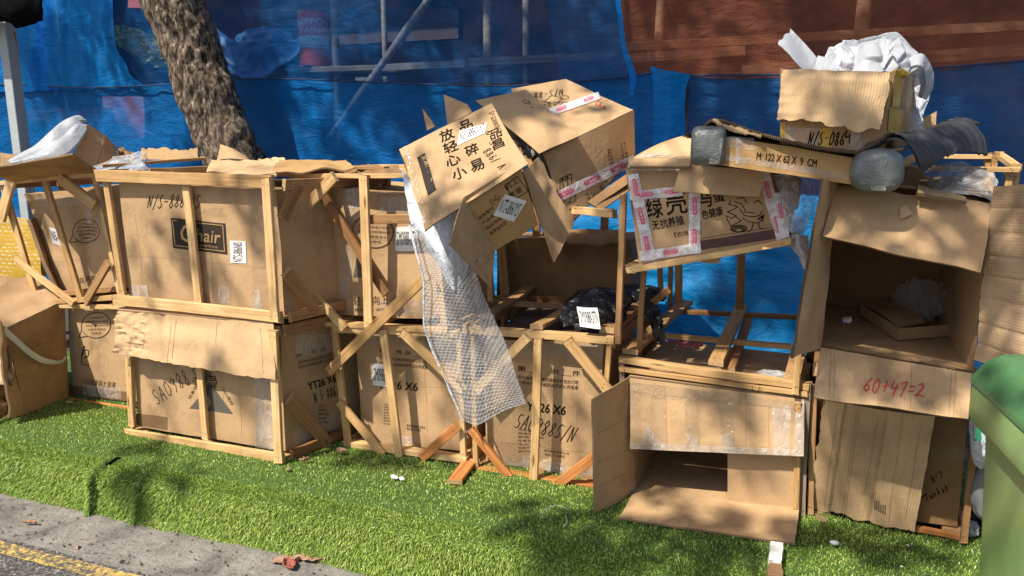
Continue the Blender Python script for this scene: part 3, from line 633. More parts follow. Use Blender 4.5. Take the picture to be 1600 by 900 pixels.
mb = MB(); W_ = len(xs); b0 = 0
for s in ss:
    for x in xs: mb.v.append(turf_pt(x, s*(turf_pt(x, 0)[2]/S_END))[0])
mi = mb.mi('turf')
for j in range(len(ss)-1):
    for i in range(W_-1):
        q = [j*W_+i, j*W_+i+1, (j+1)*W_+i+1, (j+1)*W_+i]; xm = (xs[i]+xs[i+1])/2
        if abs(xm-GAP) < .028 and ss[j] > 1.28: continue
        if PL1+.008 < xm < PL1+.035 and 1.2 < ss[j] < 1.27: continue
        q.reverse(); mb.f.append(q); mb.uv.append([(0, 0)]*4); mb.m.append(mi); mb.sm.append(True)
tag(mb.build('turf_platform'), kind='structure')
# underlying kerb that shows at the gap in the carpet
mb = MB(); box(mb, (X0, 2.37, ZR), (X1, 2.37, ZR), (X1, 2.37, -.06), (X0, 2.37, -.06), (0, 1.1, 0), 'concrete', 1); tag(mb.build('kerb'), kind='structure')

# blades
def make_blades():
    rng = np.random.default_rng(5); vs = []; N = 0
    out = []
    def scatter(n, x0, x1, s0, s1, ln, wd):
        for _ in range(n):
            x = rng.uniform(x0, x1); s = rng.uniform(s0, s1); p, nn, se = turf_pt(x, s*1.0)
            if s > se-.004: continue
            if abs(x-GAP) < .03+.006*rng.normal() and s > 1.27: continue
            if abs(x-SEAM-.004*noise.noise(Vector((s*20, 0, 0)))) < .004 and .98 < s < 1.15: continue
            if abs(x-(PL1+.02)) < .018 and 1.19 < s < 1.28: continue
            cl = noise.noise(Vector((x*7, s*7, 2)))
            d = nn+Vector((rng.normal()*.5+.2*cl, rng.normal()*.5-.1, rng.normal()*.3-(.45 if s > 1.3 else 0))); d.normalize()
            L = ln*rng.uniform(.6, 1.25); sd = d.cross(nn)
            if sd.length < .01: sd = Vector((1, 0, 0))
            sd.normalize(); a = rng.uniform(0, 6.28); sd = (sd*cos(a)+nn.cross(sd)*sin(a))*wd*rng.uniform(.7, 1.2)
            g = Vector((0, -.2, -1))*L*.22
            m_ = p+d*L*.55; t_ = p+d*L+g
            out.extend((p-sd, p+sd, m_-sd*.8, m_+sd*.8, t_))
    # only as much carpet as the place in front of and between the boxes shows
    scatter(34000, -4.6, 1.3, .05, 1.02, .013, .0017)
    scatter(62000, -4.2, 1.0, .72, 1.28, .014, .0016)
    scatter(70000, -4.1, -.35, 1.24, S_END+.02, .017, .0016)
    scatter(10000, -.35, .9, 1.2, S_END, .017, .0017)
    scatter(24000, -6.2, -4.3, .3, S_END, .016, .0022)
    n = len(out)//5; co = np.array([c for p in out for c in p], dtype=np.float32)
    me = bpy.data.meshes.new('turf_blades'); me.vertices.add(n*5); me.vertices.foreach_set('co', co)
    base = np.arange(n)*5
    lv = np.stack([base, base+1, base+3, base+2, base+2, base+3, base+4], 1).ravel()
    me.loops.add(n*7); me.loops.foreach_set('vertex_index', lv.astype(np.int32)); me.polygons.add(n*2)
    ls = np.stack([np.arange(n)*7, np.arange(n)*7+4], 1).ravel(); lt = np.tile([4, 3], n)
    me.polygons.foreach_set('loop_start', ls.astype(np.int32)); me.polygons.foreach_set('loop_total', lt.astype(np.int32)); me.update(calc_edges=True); me.validate()
    me.materials.append(MAT('blade')); o = bpy.data.objects.new('grass', me); COL.objects.link(o)
    tag(o, 'short green artificial grass blades over the raised strip', 'grass', kind='stuff')
make_blades()

# ---------------------------------------------------------------- hoarding: nets and sheets on a scaffold, building behind
YW = 4.8
def T(x, y, dy=0): return P(x, y, YW+dy)
def hang(name, label, cat, rows, m, nu, nv, wr, seed, an=(1, 1, 1), wf=5, th=0):
    mb = MB(); loft(mb, rows, m, nu, nv, wr, wf, seed, aniso=an); o = mb.build(name); return tag(o, label, cat)
zb = .0
def foot(x, y, dy=0):           # where the sheet that is at pixel x,y reaches the ground
    p = T(x, y, dy); return Vector((p.x, p.y, zb))
hm = [(-900, 160), (-260, 142), (0, 131), (110, 136), (225, 133), (400, 122), (620, 129), (800, 133), (985, 118), (1025, 112)]
hang('blue_tarpaulin', 'long blue tarpaulin hung along the lower half of the scaffold behind the crates', 'tarpaulin',
     [[T(x, y, .0) for x, y in hm], [T(x, y, .0).lerp(foot(x, y, -.02), .12) for x, y in hm], [T(x, y, 0).lerp(foot(x, y, -.05), .55) for x, y in hm], [foot(x, y, -.1) for x, y in hm]], 'blue_band', 170, 40, .035, 3, (1.2, 1, .5), 5)
h2 = [(1078, 117), (1200, 116), (1330, 113), (1450, 106), (1600, 94), (1800, 74)]
hang('blue_tarpaulin', 'dusky blue tarpaulin on the right of the scaffold, below the red-brown net', 'tarpaulin',
     [[T(x, y, .03) for x, y in h2], [T(x, y, .03).lerp(foot(x, y, 0), .3) for x, y in h2], [foot(x, y, 0) for x, y in h2]], 'blue_dusk', 70, 40, .03, 11, (1, 1, .5), 5)
hang('blue_tarpaulin_strip', 'narrow bright blue strip of tarpaulin tied up between the blue and brown nets', 'tarpaulin',
     [[T(1017, 104, -.04), T(1045, 110, -.08), T(1078, 117, -.04)], [T(1022, 150, -.04), T(1045, 150, -.06), T(1070, 150, -.04)], [T(1020, 240, -.04), T(1045, 240, -.07), T(1068, 240, -.04)], [foot(1020, 240, -.04), foot(1045, 240, -.06), foot(1068, 240, -.04)]], 'blue_bright', 14, 30, .02, 5, (2, 1, .5), 8)
hang('blue_sheet', 'crumpled bright blue sheet lying low against the scaffold, seen through the empty crates', 'tarpaulin',
     [[Vector((-1.9, YW-.3, 1.12)), Vector((-1.2, YW-.33, 1.15)), Vector((-.4, YW-.33, 1.12)), Vector((.3, YW-.3, 1.1))], [Vector((-1.9, YW-.45, .5)), Vector((-1.2, YW-.5, .5)), Vector((-.4, YW-.5, .5)), Vector((.3, YW-.45, .5))], [Vector((-1.9, YW-.7, .0)), Vector((-1.2, YW-.72, .0)), Vector((-.4, YW-.75, .0)), Vector((.3, YW-.7, .0))]], 'blue_solid', 110, 70, .03, 21, (.7, 1, 1.5), 4.5)
hang('blue_curtain', 'bright blue sheet hanging over the top left of the scaffold', 'tarpaulin',
     [[T(-900, -60, -.06), T(-60, -60, -.06), T(60, -55, -.08), T(125, -50, -.05), T(178, -45, -.06)], [T(-900, 40, -.06), T(-60, 40, -.06), T(60, 42, -.09), T(130, 45, -.04), T(177, 50, -.08)], [T(-900, 100, -.05), T(-60, 100, -.05), T(60, 105, -.06), T(140, 105, -.03), T(196, 100, -.06)], [T(-900, 150, -.03), T(-60, 143, -.03), T(60, 140, -.03), T(150, 140, -.02), T(224, 134, -.03)]], 'blue_bright', 90, 40, .05, 8, (2.0, 1, .45), 3)
hang('blue_net', 'see-through blue net across the middle of the scaffold, paint can showing through it', 'net',
     [[T(170, -60), T(400, -60), T(640, -60), T(872, -60)], [T(176, 30), T(400, 30), T(640, 30), T(866, 30)], [T(180, 90), T(400, 85), T(640, 90), T(868, 80)], [T(226, 134), T(400, 124), T(640, 131), T(876, 128)]], 'blue_mesh', 90, 30, .03, 14, (1, 1, 1), 5)
hang('dusky_blue_net', 'dark dusky blue net panel between the clear blue net and the red-brown net', 'net',
     [[T(848, -60, -.03), T(905, -60, -.03), T(960, -60, -.03)], [T(858, 20, -.03), T(912, 20, -.03), T(966, 20, -.03)], [T(868, 80, -.03), T(925, 80, -.03), T(974, 75, -.03)], [T(876, 128, -.03), T(935, 124, -.03), T(986, 119, -.03)]], 'blue_dusk', 24, 30, .02, 17, (1, 1, 1), 5)
hang('blue_hem', 'bright blue rolled hem hanging at the left edge of the red-brown net', 'net',
     [[T(958, -60, -.06), T(966, -60, -.06)], [T(964, 20, -.06), T(972, 20, -.06)], [T(972, 78, -.06), T(980, 75, -.06)], [T(984, 120, -.06), T(994, 116, -.06)], [T(984, 150, -.05), T(990, 150, -.05)]], 'blue_bright', 3, 30, .01, 19)
hang('red_brown_net', 'red-brown scaffold net across the upper right above the dusky blue tarpaulin', 'net',
     [[T(960, -60, .02), T(1200, -60, .02), T(1500, -60, .02), T(1800, -60, .02)], [T(968, 20, .02), T(1200, 20, .02), T(1500, 15, .02), T(1800, 10, .02)], [T(984, 118, .02), T(1200, 122, .02), T(1500, 108, .02), T(1800, 80, .02)]], 'brown_net', 90, 30, .04, 23, (1, 1, 1), 4)

def pole(name, label, cat, a, b, r, m='wood_old', group='scaffold timbers behind the nets'):
    mb = MB(); a = Vector(a); b = Vector(b); tube(mb, [a.lerp(b, i/8) for i in range(9)], [r]*3, m, 10, r*.25, 6); return tag(mb.build(name), label, cat, group)
def plank(name, label, a, b, h, t, m='wood_old'):
    o = board(name, None, a, b, (0, -1, 0), h, t, 0, m, 0); return tag(o, label, 'plank', 'scaffold timbers behind the nets')
def up(x, y, dy): p = T(x, y, dy); return Vector((p.x, p.y, 0)), Vector((p.x, p.y, 3.0))
for lb, hp, m_ in (('dark rope run along the top hem of the long blue tarpaulin', hm, 'rope'), ('dark rope run along the top hem of the dusky blue tarpaulin', h2, 'rope')):
    mb = MB(); tube(mb, [T(x, y+1, -.045) for x, y in hp], [.006, .006], m_, 6, per=6); tag(mb.build('rope'), lb, 'rope')
k = mpp(T(760, 60, .3))
for x, dy, wd, lb in ((524, .35, 13, 'upright timber pole right beside the red paint can'), (601, .8, 10, 'thin dark upright pole behind the diagonal pole'), (762, .35, 14, 'upright pole behind the clear blue net, right of the diagonal pole'), (822, .35, 11, 'thin upright pole at the edge of the dusky net panel'),
                      (1030, .3, 14, 'upright pole behind the left part of the red-brown net'), (1345, .3, 18, 'upright pole behind the red-brown net above the white foam sheets'), (95, .35, 7, 'thin upright pole behind the bright curtain at the far left')):
    a, b = up(x, 60, dy); pole('scaffold_pole', lb, 'pole', a, b, wd*k/2)
pole('scaffold_brace', 'long diagonal pole rising to the right behind the clear blue net', 'pole', T(440, 320, .25), T(712, -60, .25), 6*k)
for a, b, dy, h, lb in (((376, 112), (600, 106), .32, 9, 'weathered plank the paint can stands on'), ((596, 107), (728, 100), .28, 11, 'pale plank behind the net just right of the diagonal pole'), ((736, 98), (1010, 86), .32, 12, 'plank behind the nets crossing the dusky panel'), ((560, 124), (590, 124), .3, 6, 'short plank end under the pale plank'),
                        ((-60, 126), (131, 114), .3, 9, 'upper of two planks behind the left curtain'), ((-60, 142), (133, 130), .3, 8, 'lower of two planks behind the left curtain'), ((975, 74), (1700, 36), .3, 12, 'upper plank behind the red-brown net'), ((975, 93), (1165, 80), .28, 13, 'short plank behind the red-brown net beside its pole'), ((1160, 112), (1720, 70), .3, 15, 'lowest plank behind the red-brown net'),
                        ((985, 112), (1200, 106), .34, 16, 'broad plank behind the foot of the red-brown net')):
    plank('scaffold_plank', lb, T(*a, dy), T(*b, dy), h*k, .04)
mb = MB(); box(mb, T(376, 118, .34), T(640, 112, .34), T(640, 108, .34), T(376, 114, .34), (0, .35, 0), 'wood_old', 2); tag(mb.build('scaffold_board'), 'flat scaffold board behind the blue net under the can', 'board')
# paint can
c0 = T(492, 105, .42); rr = 23*mpp(c0); hh = 82*mpp(c0); can = thing('paint_can', 'red paint can with white lettering on a plank behind the blue net', 'paint can', c0)
mb = MB(); tube(mb, [c0+Vector((0, 0, hh*i/6)) for i in range(7)], [rr]*2, 'can', 28); mb.build('can_body', can)
mb = MB(); tube(mb, [c0+Vector((0, 0, hh)), c0+Vector((0, 0, hh+.008))], [rr*1.03]*2, 'concrete', 28); tube(mb, [c0+Vector((0, 0, 0)), c0+Vector((0, 0, .006))], [rr*1.03]*2, 'concrete', 28); mb.build('rim', can)
def on_can(mb, s, zc, h, ang, m):
    v, f = glyphs(s); a0 = atan2(-c0.y, -c0.x); b = len(mb.v); mi = mb.mi(m)
    for q in v:
        a = a0+R(ang)*(q[0]-.5); rad = rr+.0015; mb.v.append(Vector((c0.x+rad*cos(a), c0.y+rad*sin(a), c0.z+zc+h*(q[1]-.5))))
    for q in f: mb.f.append([b+i for i in q]); mb.uv.append([(0, 0)]*len(q)); mb.m.append(mi); mb.sm.append(False)
mb = MB(); a0 = atan2(-c0.y, -c0.x)
mb.grid(lambda u, v: Vector((c0.x+(rr+.0008)*cos(a0+R(150)*(u-.5)), c0.y+(rr+.0008)*sin(a0+R(150)*(u-.5)), c0.z+hh*(.33+.21*v))), 24, 1, 'can_white', 1, 1)
on_can(mb, 'NIPPON', hh*.80, hh*.11, 140, 'can_white'); on_can(mb, 'PAINT', hh*.64, hh*.1, 105, 'can_white'); on_can(mb, 'MAX', hh*.48, hh*.07, 45, 'can_blue'); on_can(mb, 'Silicone Paint 60116', hh*.37, hh*.045, 120, 'can_blue'); mb.build('can_label', can, weld=False)
mb = MB(); blob(mb, T(418, 78, .5), (.34, .2, .19), 'bag_blue', 4, .22, 3, 5); loft(mb, [[(330, 40, 5.1), (362, 60, 5.05), (400, 70, 5.0), (470, 60, 5.0)], [(340, 80, 5.05), (372, 98, 5.0), (410, 104, 4.98), (466, 84, 5.0)], [(352, 112, 5.0), (390, 124, 4.95), (414, 122, 4.95), (440, 100, 5.0)]], 'bag_blue', 50, 30, .03, 8, 4, fold=(.03, 3, 2)); tag(mb.build('stuffed_bag'), 'crumpled pale blue sack on the scaffold left of the paint can', 'sack')
mb = MB(); loft(mb, [[(172, 40, 5.0), (215, 45, 4.95), (262, 68, 5.0)], [(178, 62, 4.95), (215, 72, 4.9), (266, 92, 4.95)], [(200, 80, 4.97), (232, 98, 4.93), (270, 110, 5.0)]], 'bag_yellow', 60, 30, .06, 16, 2, aniso=(.6, 1, 3)); tag(mb.build('yellow_sheet'), 'folded yellowish plastic sheet bulging behind the net left of the tree', 'plastic sheet')
mb = MB(); box(mb, T(426, 40, .9), T(516, 36, .9), T(516, 16, .9), T(426, 18, .9), (0, .2, 0), 'ply_dark', 2); tag(mb.build('panel_board'), 'grey board behind the blue net left of the pole', 'board')
mb = MB(); box(mb, T(528, 70, .95), T(716, 60, .95), T(716, 12, .95), T(528, 16, .95), (0, .1, 0), 'ply_dark', 2); tag(mb.build('panel_board'), 'wide grey board behind the blue net right of the paint can', 'board')
for i, (x0, x1, y0, y1, dy) in enumerate(((44, 78, 190, 168, .7), (84, 112, 190, 172, .75), (128, 146, 192, 168, .7), (200, 262, 12, -40, .6), (160, 226, 240, 150, .9))):  # added blocks: their red stands in for sunlit reddish patches behind the net
    mb = MB(); box(mb, T(x0, y0, dy), T(x1, y0+1, dy), T(x1, y1+1, dy), T(x0, y1, dy), (0, .2, 0), 'lit_red_patch', 2); tag(mb.build('lit_red_patch'), ('red board behind the left tarpaulin, just right of the grey post', 'second red board behind the left tarpaulin', 'third and narrowest red board behind the left tarpaulin', 'red board high behind the net beside the tree', 'big dark red panel behind the tarpaulin left of the tree')[i], 'board', 'red boards behind the tarpaulins')
bw = thing('building', 'dim red and grey building front behind the scaffold nets', 'building', (-2, 6.9, 0))
mb = MB(); box(mb, (-16, 6.9, 0), (8, 6.9, 0), (8, 6.9, 4.2), (-16, 6.9, 4.2), (0, .3, 0), 'wall', 4); mb.build('wall', bw)
mb = MB(); box(mb, (-16, 5.2, 3.1), (8, 5.2, 3.1), (8, 5.2, 3.3), (-16, 5.2, 3.3), (0, 1.7, 0), 'concrete', 4); mb.build('canopy', bw)  # unseen slab, added to darken the space behind the nets

# steel post and black cloth at the left edge
post = thing('canopy_frame', 'pale grey steel post with a black cloth canopy at its top', 'canopy', P(26, 240, 3.9)*Vector((1, 1, 0)) if False else Vector((P(26, 240, 3.9).x, 3.9, 0)))
k9 = mpp(P(20, 130, 3.9)); mb = MB(); pc = P(21, 130, 3.9); w9 = 9*k9
box(mb, (pc.x-w9, 3.86, 0), (pc.x+w9, 3.86, 0), (pc.x+w9, 3.86, 2.2), (pc.x-w9, 3.86, 2.2), (0, w9*2, 0), 'steel', 4); mb.build('post', post, bevel=.004)
mb = MB(); loft(mb, [[(-160, -60, 3.6), (0, -60, 3.65), (64, -60, 3.7)], [(-160, 20, 3.6), (0, 10, 3.6), (66, 0, 3.68)], [(-160, 48, 3.7), (0, 34, 3.66), (30, 43, 3.66), (66, 32, 3.7)]], 'black_cloth', 30, 14, .03, 8, 6); solid(mb.build('cloth', post), .01)
mb = MB(); tube(mb, [P(22, 50, 3.85), P(25, 65, 3.85), P(29, 82, 3.84)], [.006, .004, .001], 'red_leaf', 6); mb.build('ribbon', post)

# ---------------------------------------------------------------- tree
tc = [(269, 0), (290, 50), (307, 100), (325, 150), (342, 200), (366, 252)]
TY = 4.32
pts = [P(x, y, TY) for x, y in tc]; pts.reverse()
lo = pts[0]; dr = (pts[0]-pts[1]).normalized(); base = lo+dr*(lo.z/abs(dr.z)); base.z = -.02; base = base+Vector((-.08, 0, 0))
tree = thing('street_tree', 'leaning street tree with rough flaking bark behind the crates', 'tree', base)
kr = mpp(P(320, 120, TY)); r0 = 45*kr
dirn = (pts[-1]-pts[-3]).normalized(); top = [pts[-1]+dirn*.5, pts[-1]+dirn*1.0+Vector((0, -.05, .05))]
path = [base, base.lerp(lo, .5)]+pts+top
mb = MB(); tube(mb, path, [r0*1.35, r0*1.05, r0*1.0, r0*.97, r0*.96, r0*.95, r0*.95, r0*1.02, r0*.95, r0*.8], 'bark', 96, .022, 7, per=16, us=1.3); mb.build('trunk', tree)
# dappled shade: leaf clumps on long limbs over the kerb and the road
rng = random.Random(11)
CL = []
def shade(px, py, Y=None, z=None, h=4.6, r=.34, n=70):
    t = G(px, py, 0 if z is None else z) if Y is None else P(px, py, Y)
    L = (h-t.z)/TO_SUN.z; CL.append((t+TO_SUN*L, r, n))
exec_shades()
leaf = MB(); lm = leaf.mi('leaf')
for c, r, n in CL:
    for _ in range(n):
        d = Vector((rng.gauss(0, 1), rng.gauss(0, 1), rng.gauss(0, .8))); d = d/max(1, d.length)*r*rng.uniform(.2, 1); p = c+d
        a = Vector((rng.gauss(0, 1), rng.gauss(0, 1), rng.gauss(0, .6))).normalized(); s = a.cross(Vector((rng.gauss(0, .5), rng.gauss(0, .5), 1))).normalized()
        L = rng.uniform(.07, .13); w_ = L*.24; b = len(leaf.v)
        leaf.v += [p, p+a*L*.5+s*w_, p+a*L, p+a*L*.5-s*w_]; leaf.f.append([b, b+1, b+2, b+3]); leaf.uv.append([(0, 0)]*4); leaf.m.append(lm); leaf.sm.append(False)
leaf.build('crown', tree, weld=False)
lb = MB(); hub = top[-1]
ctrs = [c for c, r, n in CL if r > .2]
ctrs.sort(key=lambda c: c.x)
for i in range(0, len(ctrs), 9):
    g = ctrs[i:i+9]; far = max(g, key=lambda c: (c-hub).length); mid = hub.lerp(far, .5)+Vector((0, 0, .9))
    tube(lb, [hub, hub.lerp(mid, .5)+Vector((0, 0, .3)), mid, far], [r0*.42, .05, .012], 'bark', 8, .01, 5, per=3)
    for c in g:
        if c is far: continue
        q = crv([hub, hub.lerp(mid, .5)+Vector((0, 0, .3)), mid, far], .78); tube(lb, [q, q.lerp(c, .6)+Vector((0, 0, .12)), c], [.014, .006], 'bark', 5, per=2)
lb.build('limb', tree)
# ---------------------------------------------------------------- crates
def creases(mb, pl, lines, w=.002, m='crease'):
    q = Pr(mb, pl, m, .0012); rr = random.Random(int(lines[0][0][0]))
    for a, b in lines: q.stroke([(lerp(a[0], b[0], k/7)+rr.uniform(-.7, .7), lerp(a[1], b[1], k/7)+rr.uniform(-.7, .7)) for k in range(8)], w)
class Crate:
    """a slatted crate whose front is the quad bl br tr tl (pixel, Y) and which runs back by D"""
    def __init__(s, name, label, bl, br, tr, tl, D, group='slatted wooden crates'):
        s.c = [P(*q) for q in (bl, br, tr, tl)]; s.D = Vector(D)
        s.root = thing(name, label, 'crate', Vector((s.c[0]+s.c[1])/2)+s.D/2, group)
        s.F = Plane(s.c[0], s.c[1], s.c[2]); s.mpp = mpp(s.c[0].lerp(s.c[2], .5))
    def f(s, kind, a, b, w, layer=0, t=.018, m='wood', off=None):
        return board(kind, s.root, s.F.hit(*a), s.F.hit(*b), s.F.n, w*s.mpp, t, layer*.019 if off is None else off, m)
    def b3(s, kind, a, b, n, w, t=.018, off=0, m='wood'): return board(kind, s.root, a, b, n, w, t, off, m)
    def pt(s, u, v, d): return bil(*s.c, u, v)+s.D*d
    def back(s, m='wood', w=.045, sides='LR', floor=True, mid=True, low=True, posts=True, top=True):
        e = .02; B = s.D.normalized(); up_ = (s.c[3]-s.c[0]).normalized(); rt = (s.c[1]-s.c[0]).normalized()
        for v in ([0] if low else [])+([1] if top else []):
            s.b3('rail', s.pt(0, v, 1), s.pt(1, v, 1), B, w, m=m)
        if posts:
            for u in (0, 1): s.b3('post', s.pt(u, 0, 1), s.pt(u, 1, 1), B, w, off=-.02, m=m)
        if mid: s.b3('slat', s.pt(.5, 0, 1), s.pt(.5, 1, 1), B, w, off=-.02, m=m)
        for sd in sides:
            u = 0 if sd == 'L' else 1; n = -rt if sd == 'L' else rt
            for v in (0, 1):
                if v == 1 and not top: continue
                s.b3('rail', s.pt(u, v, .03), s.pt(u, v, .97), n, w, m=m, off=-.006)
            s.b3('slat', s.pt(u, 0, .5), s.pt(u, 1, .5), n, w, m=m, off=-.018)
        if floor:
            for u in (.06, .5, .94): s.b3('slat', s.pt(u, 0, .02), s.pt(u, 0, .98), -up_, .07, t=.014, off=-.01, m=m)
def carton(label, bl, br, tr, tl, D, m='card', group=None, amp=.006, seed=1, cat='carton', name='carton', n=26, off=-.014):
    """closed carton standing just behind the plane of its crate's front"""
    F = [P(*q) for q in (bl, br, tr, tl)]; D = Vector(D); sh = D.normalized()*(-off)
    F = [p+sh for p in F]; base = (F[0]+F[1])/2+D/2; t = thing(name, label, cat, base, group)
    wp = warper(amp, seed); mb = MB(); box(mb, *F, D, m, n); pl = Patch(*F); q = Pr(mb, pl, 'crease', .0008); rr = random.Random(seed)
    X = lambda u, v: tuple(bl[k]*(1-u)*(1-v)+br[k]*u*(1-v)+tr[k]*u*v+tl[k]*(1-u)*v for k in (0, 1))
    for i in range(3):
        u = rr.uniform(.08, .92); v0, v1 = sorted((rr.uniform(0, .5), rr.uniform(.5, 1))); q.stroke([X(u+.006*rr.uniform(-1, 1), lerp(v0, v1, k/6)) for k in range(7)], .0013)
    v = rr.uniform(.1, .9); q.stroke([X(k/8, v+.006*rr.uniform(-1, 1)) for k in range(9)], .001)
    return t, mb, pl, wp
def done(t, mb, wp, name='box'): return mb.build(name, t, wp)
ROWS = ['因为各种物流原因请核对好您的订数', '可能存在包装破损请见谅公司客服']
def para(p, x0, y0, x1, y1, n, m='ink_soft', dy=0):
    t = ['产品名称: 办公椅', '规格型号:', '颜色: 黑色', '毛重净重:', '生产日期:', '包装尺寸:', '执行标准:', '生产地址: 工业区']
    for i in range(n):
        y = y0+(y1-y0)*(i+.8)/n; h = (y1-y0)/n*.62; k = .6+.4*((i*7) % 5)/4
        p.text(t[i % 8], (x0, y), (x0+(x1-x0)*k, y+dy*k), h, m)
def bubble(p, cx, cy, rx, ry, wd, m='ink_soft', rot=0):
    p.ring((cx, cy), rx, ry, wd, -150, 195, m, rot=rot)
    p.stroke([(cx-rx*.96, cy+ry*.3), (cx-rx*1.12, cy+ry*.95), (cx-rx*.55, cy+ry*.86)], wd, m)
    for i, s in enumerate(('产品保护工作', '为环境请减少包装', '您的一次轻拿轻放', '让家具更长久', '谢谢您')):
        w = rx*(.85, 1.5, 1.55, 1.3, .6)[i]/2*1.0; y = cy-ry*.5+i*ry*.3; p.text(s, (cx-w+rx*.05, y), (cx+w+rx*.05, y), ry*.16, m)
def serial(p, x0, y0, x1, y1, x6=True): pass

# --- upper crate with the printed panel
A = Crate('wooden_crate', 'upper wooden crate with the thick top rail, before the carton with the dark printed panel', (188, 470, 2.655), (447, 500, 2.63), (437, 282, 2.63), (162, 272, 2.655), (.17, .60, 0))
A.f('rail', (159, 274), (433, 284), 19, 1); A.f('rail', (186, 466), (447, 494), 17, 1); A.f('post', (169, 280), (195, 460), 12); A.f('post', (428, 277), (441, 498), 15, 2); A.f('slat', (293, 284), (314, 474), 14)
rt = A.D.normalized(); sn = (A.c[1]-A.c[0]).normalized()
A.back(sides='L', mid=True)
SP = Plane(A.c[1], A.c[2], A.c[1]+A.D)
def side(C, kind, a, b, w, m='wood_dark', off=0, pl=None): return board(kind, C.root, (pl or SP).hit(*a), (pl or SP).hit(*b), (pl or SP).n, w, .018, off, m)  # side boards in darker wood: shade between the crates put into the colour
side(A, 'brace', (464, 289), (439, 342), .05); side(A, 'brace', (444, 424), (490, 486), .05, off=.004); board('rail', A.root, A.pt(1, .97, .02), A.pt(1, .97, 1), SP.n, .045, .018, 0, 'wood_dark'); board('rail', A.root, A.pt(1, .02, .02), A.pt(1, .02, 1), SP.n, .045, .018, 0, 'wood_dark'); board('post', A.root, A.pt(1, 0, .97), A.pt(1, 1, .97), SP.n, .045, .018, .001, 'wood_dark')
t, mb, pl, wp = carton('brown carton with a dark printed panel in the upper crate left of the tree foot', (197, 464, 2.655), (440, 492, 2.64), (428, 296, 2.64), (180, 284, 2.655), (.16, .56, 0), 'card', 'cartons packed in crates', seed=2)
p = Pr(mb, pl, 'panel'); p.quad([(272, 388), (355, 398), (352, 349), (267, 340)])
Pr(mb, pl, 'card_gold', .0022).stroke([(275, 384), (351, 393), (348, 352), (270, 344)], .004, closed=True)
q = Pr(mb, pl, 'card_gold', .0024); q.text('C', (281, 378), (300, 380), 29, bold=.0016); q.text('hair', (306, 377), (343, 381), 20, bold=.0012); q.text('superbox', (305, 386), (340, 390), 6.5)
p = Pr(mb, pl, 'ink'); p.hand('N/S-8860/S', (231, 324), (313, 325), 20, .0032); done(t, mb, wp)
label_on(t, pl, [(361, 411), (385, 412), (384, 377), (359, 376)], 'NTS-886NIS', wp, turn=1)
for a, b, c, d, m in (((395, 480), (412, 482), (405, 452), (398, 452), 'tape_white'), ((340, 474), (362, 476), (360, 450), (344, 450), 'tape_white'), ((203, 463), (232, 465), (230, 447), (200, 446), 'tape_white'), ((396, 488), (438, 493), (429, 297), (388, 294), 'tape'), ((314, 338), (350, 338), (348, 322), (316, 326), 'tape')):
    tape_on(t, pl, [a, b, c, d], m, wp)
# --- lower crate under it
B = Crate('wooden_crate', 'lower wooden crate half covered by a hanging cardboard flap, under the printed-panel carton', (200, 674, 2.66), (450, 717, 2.63), (437, 510, 2.63), (196, 492, 2.66), (.17, .60, 0))
B.f('rail', (205, 673), (450, 712), 14, 1, m='wood'); B.f('rail', (196, 500), (437, 517), 13, -.6); B.f('post', (202, 505), (209, 664), 12); B.f('slat', (312, 540), (324, 684), 12); B.f('post', (438, 512), (447, 716), 14, 2)
B.back(sides='L'); SP2 = Plane(B.c[1], B.c[2], B.c[1]+B.D)
side(B, 'brace', (450, 622), (510, 692), .055, 'wood_dark', .002, SP2)
for v in (.03, .97): board('rail', B.root, B.pt(1, v, .02), B.pt(1, v, 1), SP2.n, .045, .018, 0, 'wood_dark')
board('post', B.root, B.pt(1, 0, .97), B.pt(1, 1, .97), SP2.n, .045, .018, .001, 'wood_dark')
t, mb, pl, wp = carton('brown carton with a grey triangle print in the lower left crate', (212, 668, 2.66), (442, 706, 2.64), (434, 520, 2.64), (204, 502, 2.66), (.16, .56, 0), 'card', 'cartons packed in crates', seed=5)
p = Pr(mb, pl, 'ink_soft')
o = pl.hit(0, 0)*0
mb.face([pl.hit(*q, .0016) for q in ((296, 638), (364, 647), (329, 598))], 'grey_print')
p.stroke([(322, 582), (339, 595), (334, 612), (318, 600), (303, 590)], .004, closed=True); p.text('调湿', (308, 604), (338, 604), 18, 'ink'); p.text('轻拿轻放', (298, 624), (312, 596), 5); p.text('小心易碎', (345, 606), (361, 634), 5)
p = Pr(mb, pl, 'ink'); p.hand('SA0988', (246, 634), (300, 596), 24, .003); p.hand('S/N', (300, 596), (334, 590), 22, .003)
mb.grid(lambda u, v: pl.hit(lerp(213, 262, u), lerp(664+8*u, 646+6*u, v), .001), 6, 3, 'card_wet', .3, .1)
# print on the side that faces the gap
_s = Vector((.16, .56, 0)).normalized()*.014; sp = Plane(P(442, 706, 2.64)+_s, P(434, 520, 2.64)+_s, P(442, 706, 2.64)+Vector((.16, .56, 0)))
p = Pr(mb, sp, 'ink', .004)
p.text('第___件 共___', (462, 560), (524, 545), 7); 
for i in range(2): p.text(ROWS[i], (466, 569+i*7), (525, 555+i*7), 5, 'ink_soft')
p.text('YT26 X6', (483, 610), (526, 597), 12, bold=.001); p.hand('NIS-886/N', (492, 630), (536, 615), 15, .003); para(p, 498, 632, 514, 664, 5); done(t, mb, wp)
for q, m in (([(399, 698), (437, 704), (432, 560), (396, 556)], 'tape_white'), ([(398, 640), (434, 644), (433, 632), (398, 628)], 'tape')): tape_on(t, pl, q, m, wp)
tape_on(t, sp, [(455, 700), (540, 660), (540, 640), (455, 672)], 'film', wp, off=.01)
tape_on(t, sp, [(460, 560), (530, 545), (524, 520), (458, 524)], 'film', wp, off=.01)
